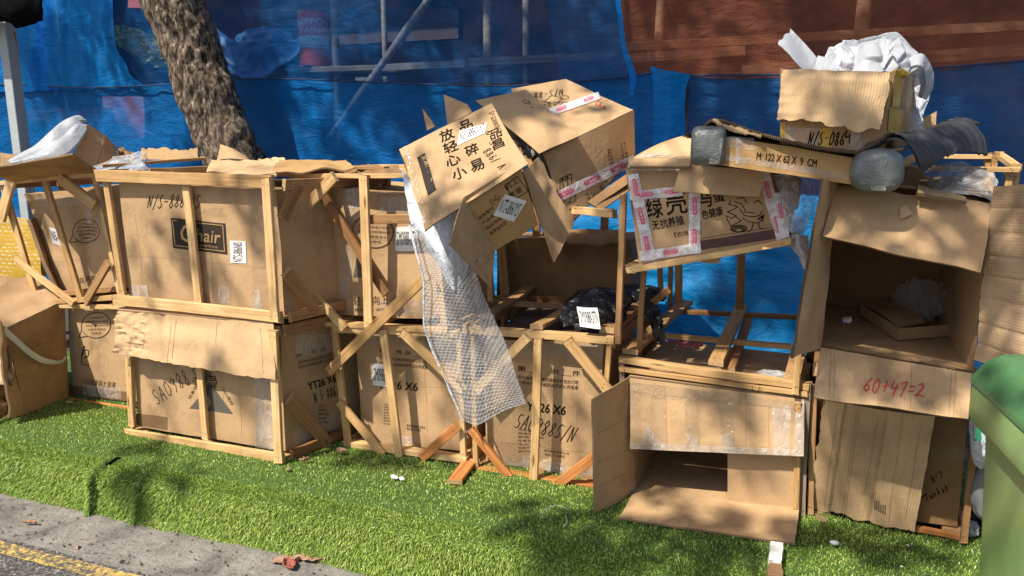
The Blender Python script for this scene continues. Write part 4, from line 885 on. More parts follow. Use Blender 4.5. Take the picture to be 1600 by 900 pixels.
# torn cardboard hanging over the front of the lower crate
HB = lambda u, v: .010*noise.noise(Vector((u*5, v*3, 1)))-.009*math.exp(-((u-.36+.05*v)/.02)**2)+(.012*noise.noise(Vector((u*22, v*16, 4)))*(u < .24))
fl = thing('cardboard_flap', 'wide torn cardboard sheet folded over the top rail of the lower left crate', 'cardboard sheet', P(300, 500, 2.62))
mb = MB(); slab(mb, P(174, 554, 2.585), P(432, 597, 2.56), P(428, 505, 2.60), P(181, 484, 2.625), .006, 'card_pale', nu=70, nv=24, rag=(.014, .004, .006, .024), seed=3, rf=18, bend=HB)
creases(mb, Patch(P(174, 554, 2.585), P(432, 597, 2.56), P(428, 505, 2.60), P(181, 484, 2.625), HB, .006), [((268, 508), (262, 566)), ((276, 500), (270, 560)), ((230, 500), (222, 552)), ((210, 505), (200, 552)), ((408, 512), (412, 584)), ((340, 502), (338, 540))], .0018)
mb.build('hanging_panel', fl)
mb = MB(); slab(mb, P(181, 484, 2.625), P(428, 505, 2.60), P(428, 498, 2.74), P(186, 478, 2.76), .006, 'card_pale', nu=30, nv=8, rag=(0, .01, .03, .02), seed=4, bend=lambda u, v: .012*sin(v*3.1)); mb.build('top_panel', fl)

# --- leaning crate at the upper left
C = Crate('wooden_crate', 'leaning wooden crate at the far left, skewed out of square, carton slumped inside', (60, 472, 2.95), (190, 463, 2.93), (157, 274, 2.93), (4, 288, 2.95), (.1, .6, 0))
C.f('rail', (-4, 287), (157, 273), 7, 1); C.f('post', (8, 290), (62, 472), 12); C.f('slat', (78, 282), (135, 470), 12, 1); C.f('brace', (31, 284), (14, 342), 18, 2); C.f('brace', (106, 278), (162, 320), 17, 2); C.f('post', (150, 276), (191, 462), 8); C.f('rail', (55, 472), (189, 463), 8, 1)
C.f('brace', (36, 402), (128, 472), 10, 2, m='wood'); C.f('brace', (182, 408), (146, 470), 12, 2, m='wood_dark'); C.f('rail', (70, 462), (188, 452), 9, -1.5, m='wood_dark'); C.back(m='wood_dark', mid=False)
t, mb, pl, wp = carton('slumped carton with a speech-bubble print in the leaning crate at the far left', (92, 462, 2.98), (190, 452, 2.96), (158, 290, 2.96), (34, 300, 2.99), (.1, .52, 0), 'card', 'cartons packed in crates', amp=.02, seed=9)
p = Pr(mb, pl, 'ink_soft'); bubble(p, 134, 363, 24, 19, .004); p.text('花鸟家具', (126, 444), (160, 436), 9); done(t, mb, wp)
label_on(t, pl, [(84, 381), (103, 388), (97, 362), (77, 356)], 'NI5-886', wp)
tape_on(t, pl, [(134, 352), (143, 352), (141, 328), (132, 328)], 'tape_white', wp); tape_on(t, pl, [(60, 320), (160, 322), (158, 304), (58, 304)], 'film', wp)
mb = MB(); slab(mb, P(44, 345, 2.94), P(92, 462, 2.94), P(96, 458, 3.0), P(52, 340, 3.0), .02, 'card_dark', nu=10, nv=4, rag=(.01, .01, .01, .01), seed=6); mb.build('split_edge', t, wp)
# --- lower crate at the left
D0 = Crate('wooden_crate', 'lower wooden crate with orange bottom rail, left of the hanging cardboard flap', (100, 626, 2.95), (212, 640, 2.93), (212, 478, 2.93), (96, 474, 2.95), (.1, .6, 0))
D0.f('post', (98, 474), (106, 622), 7, m='wood_dark'); D0.f('rail', (99, 621), (212, 638), 10, 1, m='wood_orange'); D0.f('rail', (96, 476), (205, 478), 7, 1); D0.back(m='wood_dark', mid=False); D0.f('post', (208, 478), (210, 638), 8)
t, mb, pl, wp = carton('carton with a round speech-bubble and curly letter print in the lower left corner crate', (109, 617, 2.96), (212, 630, 2.95), (210, 480, 2.95), (102, 478, 2.96), (.1, .54, 0), 'card', 'cartons packed in crates', seed=12)
p = Pr(mb, pl, 'ink_soft'); bubble(p, 150, 508, 23, 20, .0045); p.stroke([(128, 567), (129, 552), (133, 541)], .007, 'ink'); p.stroke([(129, 556), (135, 546), (140, 548), (139, 556), (133, 560)], .005, 'ink'); p.text('椅子世家', (128, 571), (140, 573), 3.5); p.text('小心轻放 向上 防潮', (128, 600), (180, 607), 10)
mb.grid(lambda u, v: pl.hit(lerp(109, 210, u), lerp(617+12*u, 602+12*u, v), .001), 8, 3, 'card_wet', .3, .1); done(t, mb, wp)
tape_on(t, pl, [(130, 617), (190, 624), (190, 606), (130, 601)], 'tape_white', wp)

# --- upper middle crate
E = Crate('wooden_crate', 'upper middle wooden crate with crossing braces and a long inner diagonal slat', (480, 500, 2.9), (706, 513, 2.88), (684, 273, 2.88), (464, 271, 2.9), (.02, .62, 0))
E.f('rail', (462, 273), (686, 274), 7, 0, t=.045); E.f('post', (472, 276), (484, 500), 11, 1); E.f('rail', (478, 501), (706, 514), 8, 0, t=.045); E.f('slat', (579, 272), (587, 507), 15, 2.4)
E.f('brace', (538, 274), (470, 345), 17, 3.3); E.f('brace', (484, 268), (606, 458), 15, .2, m='wood_dark'); E.f('rail', (583, 342), (664, 341), 14, 1.2, m='wood_dark'); E.f('brace', (475, 424), (553, 508), 13, 3.3); E.f('brace', (682, 424), (528, 574), 16, 3.3)
E.f('post', (676, 276), (700, 512), 11, 1); E.back(mid=False, sides='LR')
t, mb, pl, wp = carton('carton with a big round speech-bubble print and shiny tape, in the upper middle crate', (492, 492, 2.93), (694, 502, 2.92), (672, 304, 2.92), (505, 292, 2.93), (.02, .54, 0), 'card', 'cartons packed in crates', amp=.014, seed=15)
p = Pr(mb, pl, 'ink_soft'); bubble(p, 583, 362, 31, 25, .005); p.text('轻放 向上 小心', (554, 478), (634, 472), 14); p.text('易碎物品 请勿重压', (555, 487), (615, 486), 5)
mb.face([pl.hit(*q, .0016) for q in ((552, 433), (575, 434), (566, 420), (556, 402))], 'grey_print'); done(t, mb, wp)
label_on(t, pl, [(617, 391), (655, 392), (653, 354), (617, 354)], 'SM0988-STN', wp)
for q, m in (([(546, 326), (575, 330), (574, 290), (536, 296)], 'tape_white'), ([(594, 330), (648, 332), (646, 308), (592, 306)], 'tape_white'), ([(500, 320), (660, 330), (660, 300), (505, 294)], 'tape'), ([(530, 485), (545, 486), (560, 300), (545, 300)], 'film'), ([(596, 490), (664, 494), (664, 470), (594, 468)], 'film')): tape_on(t, pl, q, m, wp)
# --- lower middle crate
H = Crate('wooden_crate', 'lower middle wooden crate with a slanting centre slat, partly under the bubble wrap', (546, 692, 2.9), (736, 716, 2.89), (722, 516, 2.89), (529, 508, 2.9), (.02, .62, 0))
H.f('post', (528, 508), (549, 690), 12, 1); H.f('rail', (545, 689), (735, 714), 9, 0, t=.045); H.f('rail', (529, 512), (722, 519), 9, 0, t=.045); H.f('slat', (609, 510), (633, 706), 13, 2.4); H.f('brace', (638, 514), (733, 604), 14, 2.5); H.f('brace', (540, 622), (608, 703), 13, 2.4); H.f('brace', (723, 658), (668, 708), 14, 2.4, m='wood_orange'); H.f('post', (722, 516), (729, 714), 9, 1)
H.back(mid=False); H.b3('rail', H.pt(1, .03, 0), H.pt(1, .03, .9), (1, 0, 0), .06, .018, .002, 'wood')
t, mb, pl, wp = carton('carton printed X6 with a white serial label, in the lower middle crate', (563, 690, 2.93), (722, 706, 2.92), (718, 522, 2.92), (553, 516, 2.93), (.02, .54, 0), 'card', 'cartons packed in crates', amp=.008, seed=18)
p = Pr(mb, pl, 'ink'); p.text('第___件 共___件', (593, 552), (667, 561), 8)
for i in range(2): p.text(ROWS[i], (593, 563+i*8), (668, 570+i*8), 5.5, 'ink_soft')
p.text('YT26 X6', (590, 607), (652, 611), 12, bold=.001); para(p, 599, 630, 619, 664, 8); p.text('家具制造有限公司出品', (635, 665), (664, 668), 4); p.text('地址工业园区', (635, 670), (658, 672), 4)
done(t, mb, wp); label_on(t, pl, [(583, 602), (613, 606), (612, 571), (583, 569)], 'SM0988-STI', wp); tape_on(t, pl, [(625, 697), (650, 700), (648, 682), (626, 680)], 'tape_white', wp); tape_on(t, pl, [(560, 540), (718, 545), (718, 520), (556, 517)], 'film', wp)
# --- lower right-middle crate
J = Crate('wooden_crate', 'lower wooden crate right of the bubble wrap, orange-stained bottom braces, black bag on top', (744, 728, 2.88), (936, 757, 2.87), (962, 526, 2.87), (738, 514, 2.88), (.03, .64, 0))
J.c[1] = P(932, 757, 2.87)
J.f('rail', (740, 513), (963, 529), 11, 0, t=.045); J.f('rail', (744, 728), (932, 756), 8, 0, t=.045, m='wood_orange'); J.f('slat', (848, 523), (840, 753), 13, 2.4); J.f('brace', (832, 521), (752, 604), 15, 2.4); J.f('brace', (892, 526), (954, 602), 16, 2.4); J.f('brace', (743, 663), (804, 738), 13, 2.4, m='wood_orange'); J.f('brace', (940, 702), (872, 751), 15, 2.4, m='wood_orange'); J.f('post', (956, 530), (940, 752), 8, 1); J.f('post', (744, 520), (748, 728), 8, 1)
J.back(mid=False, sides='L', top=True, m='wood_dark')
for d0, d1 in ((.02, .98),): J.b3('rail', P(948, 524, 2.87), P(948, 524, 2.87)+Vector((.03, .62, 0)), (0, 0, 1), .06, .02, 0, 'wood_dark'); J.b3('rail', P(954, 534, 2.87), P(954, 534, 2.87)+Vector((.03, .6, 0)), (1, 0, 0), .05, .018, 0, 'wood_dark')
t, mb, pl, wp = carton('tall carton printed X6 with large handwritten serial, behind the orange-stained braces', (757, 728, 2.91), (928, 752, 2.9), (940, 536, 2.9), (756, 530, 2.91), (.03, .56, 0), 'card', 'cartons packed in crates', amp=.007, seed=21)
p = Pr(mb, pl, 'ink'); p.text('第___', (809, 580), (845, 582), 9); p.text('共___件', (861, 584), (904, 588), 9)
for i in range(2): p.text(ROWS[i], (810, 592+i*8), (902, 600+i*8), 6, 'ink')
p.text('YT26 X6', (822, 642), (882, 648), 14, bold=.0016); p.hand('SA0988S/N', (802, 668), (896, 692), 24, .0035); para(p, 809, 668, 850, 708, 7, 'ink_soft', 2); p.text('家具制造有限公司', (850, 706), (888, 711), 4, 'ink_soft'); p.text('地址: 工业园区', (850, 712), (882, 716), 4, 'ink_soft')
done(t, mb, wp)
for q, m in (([(818, 737), (836, 740), (834, 716), (816, 712)], 'tape_white'), ([(848, 742), (882, 747), (880, 724), (848, 718)], 'tape_white'), ([(765, 732), (925, 752), (925, 735), (765, 712)], 'film'), ([(790, 552), (940, 560), (940, 538), (790, 532)], 'film')): tape_on(t, pl, q, m, wp)

# --- empty open frame above it
K = Crate('wooden_crate', 'empty open wooden frame under the two tilted cartons, black bag lying on its floor slats', (744, 508, 2.87), (966, 526, 2.86), (980, 330, 2.86), (744, 310, 2.87), (.03, .64, 0))
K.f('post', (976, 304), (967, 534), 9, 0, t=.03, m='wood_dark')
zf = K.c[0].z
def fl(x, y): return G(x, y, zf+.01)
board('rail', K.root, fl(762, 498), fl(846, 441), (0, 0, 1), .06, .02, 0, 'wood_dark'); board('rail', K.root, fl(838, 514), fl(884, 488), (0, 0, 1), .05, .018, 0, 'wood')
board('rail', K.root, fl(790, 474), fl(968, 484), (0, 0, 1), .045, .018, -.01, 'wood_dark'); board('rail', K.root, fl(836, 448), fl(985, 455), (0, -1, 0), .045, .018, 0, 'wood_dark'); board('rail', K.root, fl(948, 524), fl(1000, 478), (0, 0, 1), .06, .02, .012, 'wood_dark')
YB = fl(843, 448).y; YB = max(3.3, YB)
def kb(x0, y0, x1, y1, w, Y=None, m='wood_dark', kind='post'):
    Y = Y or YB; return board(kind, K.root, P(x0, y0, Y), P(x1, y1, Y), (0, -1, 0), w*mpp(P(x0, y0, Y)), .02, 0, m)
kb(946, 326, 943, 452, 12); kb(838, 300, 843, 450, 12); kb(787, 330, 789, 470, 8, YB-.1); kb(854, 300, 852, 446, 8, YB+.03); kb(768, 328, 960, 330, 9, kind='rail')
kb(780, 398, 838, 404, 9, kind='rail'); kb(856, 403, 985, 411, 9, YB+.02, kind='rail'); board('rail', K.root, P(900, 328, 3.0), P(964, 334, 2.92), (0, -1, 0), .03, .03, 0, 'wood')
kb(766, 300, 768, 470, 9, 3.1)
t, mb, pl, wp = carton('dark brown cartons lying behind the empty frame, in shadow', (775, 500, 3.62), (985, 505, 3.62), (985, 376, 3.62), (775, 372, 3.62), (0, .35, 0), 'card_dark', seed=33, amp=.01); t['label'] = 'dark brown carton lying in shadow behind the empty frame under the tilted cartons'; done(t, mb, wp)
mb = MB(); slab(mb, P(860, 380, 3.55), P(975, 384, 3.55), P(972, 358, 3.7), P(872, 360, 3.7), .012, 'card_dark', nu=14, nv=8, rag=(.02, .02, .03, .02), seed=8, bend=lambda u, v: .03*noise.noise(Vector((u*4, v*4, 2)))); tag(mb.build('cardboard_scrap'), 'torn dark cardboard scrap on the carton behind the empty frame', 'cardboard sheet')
mb = MB(); slab(mb, fl(775, 505), fl(950, 515), fl(955, 450), fl(840, 446), .008, 'ply_dark', nu=6, nv=6); o = mb.build('board'); o.location.z -= .05; tag(o, 'dark board lying under the floor slats of the empty frame', 'board')

# --- crate with open carton, lower right
L = Crate('wooden_crate', 'lower right wooden crate holding the carton that lies open towards the kerb', (975, 765, 2.9), (1248, 800, 2.88), (1262, 606, 2.88), (970, 568, 2.9), (.03, .62, 0))
L.f('post', (972, 566), (976, 640), 9, m='wood_old'); L.f('rail', (970, 574), (1186, 603), 7, .2, t=.03); L.f('post', (1262, 596), (1252, 802), 11, 0, m='wood_old'); L.f('post', (1247, 625), (1243, 798), 9, 1.2); L.back(mid=False, sides='LR', top=False, m='wood_dark'); L.f('rail', (1180, 603), (1262, 613), 8, 0, t=.03)
oc = thing('open_carton', 'open carton in the lower right crate, wide taped flap above its dark mouth', 'carton', Vector((-.2, 3.1, 0)))
q0, q1, q2, q3 = P(992, 768, 2.86), P(1250, 797, 2.86), P(1256, 622, 2.86), P(983, 588, 2.86); Dp = Vector((.02, .60, 0))
mb = MB(); slab(mb, q0, q1, q1+Dp, q0+Dp, m='card', nu=8, nv=8); slab(mb, q3, q2, q2+Dp, q3+Dp, m='card', nu=8, nv=8); slab(mb, q0+Dp, q0, q3, q3+Dp, m='card', nu=8, nv=8); slab(mb, q1, q1+Dp, q2+Dp, q2, m='card', nu=8, nv=8); slab(mb, q0+Dp, q1+Dp, q2+Dp, q3+Dp, m='card'); mb.build('box', oc)
mb = MB(); slab(mb, P(985, 702, 2.80), P(1256, 713, 2.80), P(1257, 624, 2.857), P(983, 590, 2.857), .006, 'card', nu=24, nv=12, rag=(.003, .003, 0, .002), bend=lambda u, v: .006*noise.noise(Vector((u*4, v*2, 7)))); creases(mb, Patch(P(985, 702, 2.80), P(1256, 713, 2.80), P(1257, 624, 2.857), P(983, 590, 2.857), lambda u, v: .006*noise.noise(Vector((u*4, v*2, 7))), .006), [((1040, 606), (1042, 700)), ((1092, 612), (1092, 702)), ((1165, 616), (1166, 706)), ((1200, 624), (1202, 708)), ((990, 612), (1250, 640))], .0016); f1 = mb.build('flap', oc); TP = Patch(P(985, 702, 2.80), P(1256, 713, 2.80), P(1257, 624, 2.857), P(983, 590, 2.857), lambda u, v: .006*noise.noise(Vector((u*4, v*2, 7))), .006)
for q, m in (([(984, 701), (1256, 713), (1256, 703), (984, 691)], 'tape_white'), ([(985, 620), (1256, 640), (1257, 628), (985, 596)], 'tape'), ([(985, 698), (1003, 699), (1001, 598), (985, 596)], 'tape'), ([(1072, 703), (1092, 704), (1090, 608), (1068, 606)], 'tape'), ([(1001, 690), (1022, 700), (1042, 702), (1012, 664)], 'tape_white'), ([(1072, 703), (1092, 704), (1090, 680), (1072, 678)], 'tape_white'), ([(1128, 704), (1148, 705), (1146, 614), (1122, 612)], 'tape'), ([(1128, 704), (1148, 705), (1144, 676), (1126, 680)], 'tape_white'), ([(1208, 710), (1234, 711), (1236, 634), (1206, 630)], 'tape_white'), ([(1010, 695), (1042, 702), (1040, 602), (1020, 600)], 'tape'), ([(1240, 711), (1256, 712), (1257, 626), (1244, 625)], 'tape_white')):
    tape_on(f1, TP, q, m, None, off=.0015)
LB = lambda u, v: .012*sin(pi*u)*(1-v)+.004*noise.noise(Vector((u*3, v*6, 1)))
mb = MB(); slab(mb, P(928, 802, 2.62), q0+Vector((0, -.004, .0)), q3+Vector((0, -.004, 0)), P(924, 624, 2.60), .006, 'card', nu=14, nv=18, rag=(.004, 0, .004, .004), bend=LB); creases(mb, Patch(P(928, 802, 2.62), q0+Vector((0, -.004, .0)), q3+Vector((0, -.004, 0)), P(924, 624, 2.60), LB, .006), [((930, 678), (985, 650)), ((932, 722), (985, 700)), ((934, 760), (988, 735))], .002); mb.build('flap', oc)
mb = MB(); slab(mb, G(966, 811, .012), G(1242, 851, .012), q1+Vector((0, 0, .006)), q0+Vector((0, 0, .006)), .008, 'card', nu=24, nv=10, rag=(.006, .004, 0, .004), bend=lambda u, v: .008*sin(u*7)*sin(pi*v)); mb.build('flap', oc)
mb = MB(); slab(mb, P(1137, 782, 2.855), P(1250, 797, 2.855), P(1252, 700, 2.855), P(1137, 690, 2.855), .006, 'card', nu=6, nv=6); mb.build('flap', oc)
# --- tray of the fallen upper crate on top, with what is left of its uprights
ft = thing('wooden_crate', 'fallen empty crate frame lying open on the lower right crate, blue sheet showing through', 'crate', Vector((-.2, 3.2, .5)), 'slatted wooden crates')
zt = P(970, 558, 2.9).z; sl = (P(1262, 603, 2.88).z-zt)/(P(1262, 603, 2.88).x-P(970, 558, 2.9).x)
TPn = Plane(P(970, 556, 2.9), P(1262, 600, 2.88), P(970, 556, 2.9)+Vector((0, .6, .03)))
def tb(k, a, b, w, m='wood', off=0, t=.02): 
    A_, B_ = TPn.hit(*a, off), TPn.hit(*b, off); return board(k, ft, A_, B_, (0, 0, 1), w, t, 0, m)
board('rail', ft, P(969, 560, 2.9), P(1264, 603, 2.88), (0, -1, 0), .024, .045, -.02, 'wood')
tb('rail', (984, 556), (1072, 478), .06, 'wood_dark', .008); tb('rail', (1118, 574), (1157, 486), .055, 'wood', .008); tb('rail', (1238, 596), (1262, 492), .055, 'wood_dark', .008)
tb('rail', (1020, 522), (1236, 541), .035, 'wood', -.012); tb('rail', (1056, 486), (1262, 496), .04, 'wood_dark', -.01); tb('slat', (1140, 572), (1170, 492), .04, 'wood_dark', -.03)
YR = TPn.hit(1060, 480).y
for x0, y0, x1, y1, w, m in ((1060, 395, 1060, 484, 11, 'wood_dark'), (1049, 396, 1048, 484, 7, 'wood_dark'), (1159, 385, 1156, 488, 12, 'wood_dark'), (1030, 400, 1034, 470, 8, 'wood_dark')):
    board('post', ft, P(x0, y0, YR), P(x1, y1, YR), (0, -1, 0), w*mpp(P(x0, y0, YR)), .02, 0, m)
board('post', ft, P(1008, 415, 2.98), P(1000, 540, 2.98), (0, -1, 0), .022, .02, 0, 'wood_dark'); board('brace', ft, P(1042, 455, 3.2), P(1012, 480, 3.1), (0, -1, 0), .03, .02, 0, 'wood_dark')
board('post', ft, P(1250, 520, 2.86), P(1243, 612, 2.86), (0, -1, 0), .022, .02, .01, 'wood')
# --- slanting top of that crate, under the egg carton
sh = thing('wooden_pallet', 'slanting wooden slat frame under the taped egg carton', 'pallet', P(1100, 402, 3.0))
board('rail', sh, P(981, 422, 2.84), P(1236, 376, 2.84), (0, -1, 0), .022, .03, 0, 'wood'); board('rail', sh, P(981, 422, 2.87), P(1020, 400, 3.4), (0, 0, 1), .06, .02, -.01, 'wood'); board('slat', sh, P(1110, 402, 2.85), P(1118, 388, 3.35), (0, 0, 1), .06, .018, -.02, 'wood'); board('rail', sh, P(1230, 380, 2.87), P(1236, 366, 3.4), (0, 0, 1), .06, .02, -.01, 'wood_dark'); board('rail', sh, P(1015, 400, 3.4), P(1240, 366, 3.4), (0, -1, 0), .03, .02, 0, 'wood_dark')
board('post', sh, P(1160, 380, YR), P(1158, 398, YR), (0, -1, 0), .03, .02, 0, 'wood_dark')
# loose orange board on the turf
o = board('wooden_plank', None, G(735, 722, .01), G(710, 756, .008), (0, 0, 1), .062, .016, 0, 'wood_orange'); tag(o, 'short orange-stained wooden plank lying loose on the turf', 'plank')
# ---------------------------------------------------------------- the two big cartons thrown on the pile
a0, a1, a2, a3 = P(662, 362, 2.570), P(826, 258, 2.730), P(768, 161, 2.930), P(622, 234, 2.820)
t1 = thing('open_carton', 'tilted open carton with big Chinese print and a black text bar, above the bubble wrap', 'carton', P(740, 330, 2.870))
wp = warper(.008, 41)
b0, b1, b2, b3 = P(726, 308, 2.635), P(812, 256, 2.740), P(842, 352, 2.850), P(776, 391, 2.770)   # lower printed side
mb = MB(); slab(mb, a0, a1, a2, a3, .006, 'card', nu=24, nv=16, rag=(.004, .0, .002, .012), seed=2)
slab(mb, b3, b2, b1, b0, .006, 'card_gold', nu=14, nv=14)
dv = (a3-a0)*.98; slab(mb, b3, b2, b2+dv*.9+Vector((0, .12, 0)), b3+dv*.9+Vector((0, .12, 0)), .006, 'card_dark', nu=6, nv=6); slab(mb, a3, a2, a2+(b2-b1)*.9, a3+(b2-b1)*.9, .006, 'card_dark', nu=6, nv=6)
PA = Patch(a0, a1, a2, a3, None, .006); p = Pr(mb, PA, 'ink', .0015)
p.quad([(679, 304), (682, 302), (664, 240), (652, 245)], 'panel') if False else None
p.quad([(669, 307), (682, 298), (662, 240), (650, 247)], 'panel')
p.text('家具会说话品质', (678, 299), (656, 243), 10, 'card', bold=.001) if False else p.text('家具会说话品质', (656, 245), (678, 299), (664, 243), 'card')
def ch(s, x, y, w, h, dx=.30, dy=-.0):
    # glyph box whose reading direction climbs to the right like the carton
    ux, uy = .93*w, -.42*w if False else -.36*w
    p.text(s, (x-ux/2, y+h/2-uy/2), (x+ux/2, y+h/2+uy/2), (x-ux/2-h*.28, y-h/2-uy/2), bold=.0012)
for s, x, y in (('小', 718, 272), ('心', 707, 252), ('轻', 703, 231), ('放', 697, 212)):
    p.text(s, (x-8, y+13), (x+13, y+4), (x-14, y-3), bold=.0014)
for s, x, y in (('易', 746, 260), ('碎', 738, 236), ('品', 728, 198)):
    p.text(s, (x-8, y+12), (x+12, y+3), (x-14, y-4), bold=.0014)
p.text('品', (776-8, 220), (776+10, 212), (776-12, 206), bold=.001); p.text('昌', (776-4, 236), (776+14, 228), (776-8, 222), bold=.001)
p.text('【产品规格型号】', (764, 178), (778, 208), 9, 'ink_soft'); p.hand('NIS-', (758, 206), (770, 238), 9, .0026); p.hand('886/YA', (754, 238), (782, 268), 13, .003)
PB = Patch(b3, b2, b1, b0, None, .006); p = Pr(mb, PB, 'ink', .0015)
p.stroke([(789, 290), (808, 276), (826, 300), (806, 312)], .003, closed=True); p.text('向上', (793, 298), (812, 285), 10); p.text('禁潮', (800, 312), (818, 300), 10)
for i in range(4): p.text(('轻放拿好', '产品保护', '勿压勿摔', '家具会说话')[i], (752+i*6, 344+i*8), (774+i*7, 326+i*8), 6)
p.text('小心', (770, 322), (784, 310), 12)
mb.build('box', t1, wp)
label_on(t1, PA, [(714, 229), (758, 208), (762, 192), (717, 206)], 'No. 8860-YS', wp)
lb = label_on(t1, PB, [(772, 336), (805, 347), (824, 315), (790, 303)], 'NTS-8860YS', wp)
tp = [([(632, 280), (638, 278), (652, 356), (662, 360)], 'tape_white')]
tape_on(t1, PA, [(662, 352), (672, 350), (636, 228), (628, 232)], 'tape', wp, off=.004)
mb = MB(); slab(mb, P(702, 380, 2.530), P(769, 450, 2.690), b3+Vector((0, -.006, 0)), b0+Vector((0, -.006, 0)), .006, 'card_h', nu=12, nv=12, rag=(.003, .002, 0, .004), seed=9); o = mb.build('flap', t1, wp)
Pr_pl = Plane(P(702, 380, 2.530), P(769, 450, 2.690), b3); m2 = MB(); q = Pr(m2, Pr_pl, 'ink', .007); q.stroke([(744, 380), (749, 386), (742, 396), (746, 400)], .004); q.stroke([(744, 406), (746, 409)], .004); m2.build('marking', o, wp)
mb = MB(); slab(mb, P(700, 196, 2.970), P(738, 176, 2.950), P(732, 164, 2.970), P(694, 148, 3.070), .006, 'card', nu=6, nv=6); mb.build('flap', t1); mb = MB(); slab(mb, P(668, 204, 2.970), P(680, 198, 2.950), P(676, 190, 2.970), P(661, 170, 3.020), .006, 'card', nu=6, nv=6); mb.build('flap', t1)

t2 = thing('open_carton', 'large tilted carton with white and pink tape resting on the empty frame', 'carton', P(920, 320, 3.1))
wp2 = warper(.006, 47)
c0_, c1_, c2_, c3_ = P(846, 241, 2.95), P(989, 173, 3.22), P(885, 124, 3.55), P(798, 140, 3.26)    # top
d0_, d1_ = P(893, 350, 3.02), P(991, 246, 3.29)                                            # foot of the front side
mb = MB(); slab(mb, c0_, c1_, c2_, c3_, .006, 'card', nu=16, nv=14); slab(mb, d0_, d1_, c1_, c0_, .006, 'card', nu=16, nv=14, rag=(.006, 0, 0, .004))
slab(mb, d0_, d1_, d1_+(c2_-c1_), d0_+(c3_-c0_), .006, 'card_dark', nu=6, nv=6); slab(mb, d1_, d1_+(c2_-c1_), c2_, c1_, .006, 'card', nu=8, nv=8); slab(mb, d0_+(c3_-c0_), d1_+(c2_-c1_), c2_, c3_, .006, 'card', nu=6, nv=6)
PT = Patch(c0_, c1_, c2_, c3_, None, .006); p = Pr(mb, PT, 'ink', .0015)
p.hand('N/S-88', (880, 140), (832, 146), 9, .003); p.stroke([(846, 158), (868, 164), (880, 154), (862, 150), (850, 160), (888, 160), (880, 168), (846, 172)], .0028, 'ink_soft'); p.ring((882, 153), 7, 3, .0028, m='ink_soft'); p.text('防潮 小心', (848, 171), (880, 163), 8, 'ink_soft')
p.hand('Chall', (930, 164), (958, 176), 9, .003, 'ink_red')
PF = Patch(d0_, d1_, c1_, c0_, None, .006); p = Pr(mb, PF, 'ink', .0015)
def cartonmark(cx, cy, w, h):
    # handling marks: framed arrows, climbing with the side of the carton
    s = -.45
    c = [(cx-w, cy+h-w*s*0+w*.45), (cx+w, cy+h-w*.45), (cx+w, cy-h-w*.45), (cx-w, cy-h+w*.45)]; p.stroke(c, .003, closed=True)
cartonmark(883, 285, 9, 10); cartonmark(889, 309, 9, 10); cartonmark(895, 334, 8, 9)
for x, y in ((880, 285), (887, 282)): p.stroke([(x-1, y+8), (x-2, y-6)], .0035); p.stroke([(x-5, y-1), (x-2, y-7), (x+2, y-3)], .003)
p.stroke([(883, 308), (886, 300), (893, 299), (897, 305)], .003); p.stroke([(891, 303), (890, 316), (887, 316)], .003); p.stroke([(890, 334), (897, 326), (900, 334), (893, 342)], .003)
p.text('43.5CM', (958, 262), (953, 233), -6 if False else 6); p.text('产品规格说明书', (976, 262), (971, 224), 4, 'ink_soft'); p.text('数量重量尺寸表', (981, 258), (976, 222), 4, 'ink_soft'); p.text('R-1', (922, 311), (919, 303), 5); p.text('1PC', (931, 312), (927, 300), 5); p.text('6M', (943, 300), (940, 290), 5); p.text('BY', (948, 285), (945, 276), 5)
mb.build('box', t2, wp2)
pink_tape(t2, PT, (852, 180), (938, 150), 11, wp2, 2, .0045, ph=.6); pink_tape(t2, PF, (868, 309), (990, 250), 17, wp2, 3, .005, ph=.35)
mb = MB(); slab(mb, P(842, 241, 2.90), P(906, 213, 3.02), P(822, 140, 3.25), P(743, 158, 3.10), .006, 'card', nu=14, nv=16, rag=(.004, .006, .004, .004), seed=12, bend=lambda u, v: .018*sin(pi*u)*sin(pi*v)); o = mb.build('flap', t2)
PQ = Plane(P(842, 241, 2.90), P(906, 213, 3.02), P(822, 140, 3.25)); m2 = MB(); q = Pr(m2, PQ, 'ink_soft', .022); [q.stroke([(816+a, 166+b), (816+a+c, 166+b+d)], .004) for a, b, c, d in ((0, 0, 6, -4), (4, 3, 6, -2), (10, -2, 3, 5), (-4, 6, 3, 1), (14, 8, 3, 1), (2, 9, 2, 2))]; m2.build('stain', o)
mb = MB(); slab(mb, P(866, 412, 2.86), P(900, 345, 3.0), c0_+Vector((0, -.006, 0)), P(816, 270, 2.82), .006, 'card_h', nu=16, nv=20, rag=(.012, .03, 0, .004), seed=14, bend=lambda u, v: .01*noise.noise(Vector((u*3, v*5, 8)))); mb.build('flap', t2)
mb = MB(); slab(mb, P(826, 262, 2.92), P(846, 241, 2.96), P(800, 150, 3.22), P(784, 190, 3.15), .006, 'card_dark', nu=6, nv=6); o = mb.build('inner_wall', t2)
mb = MB(); loft(mb, [[(790, 180, 3.1), (800, 195, 3.02), (838, 240, 2.93)], [(798, 200, 3.08), (812, 225, 3.0), (832, 250, 2.92)], [(800, 215, 3.12), (812, 240, 3.05), (828, 262, 2.98)]], 'black', 30, 16, .02, 22, 3); tag(mb.build('black_plastic_sheet'), 'black plastic poking out of the gap between the two tilted cartons', 'plastic sheet')
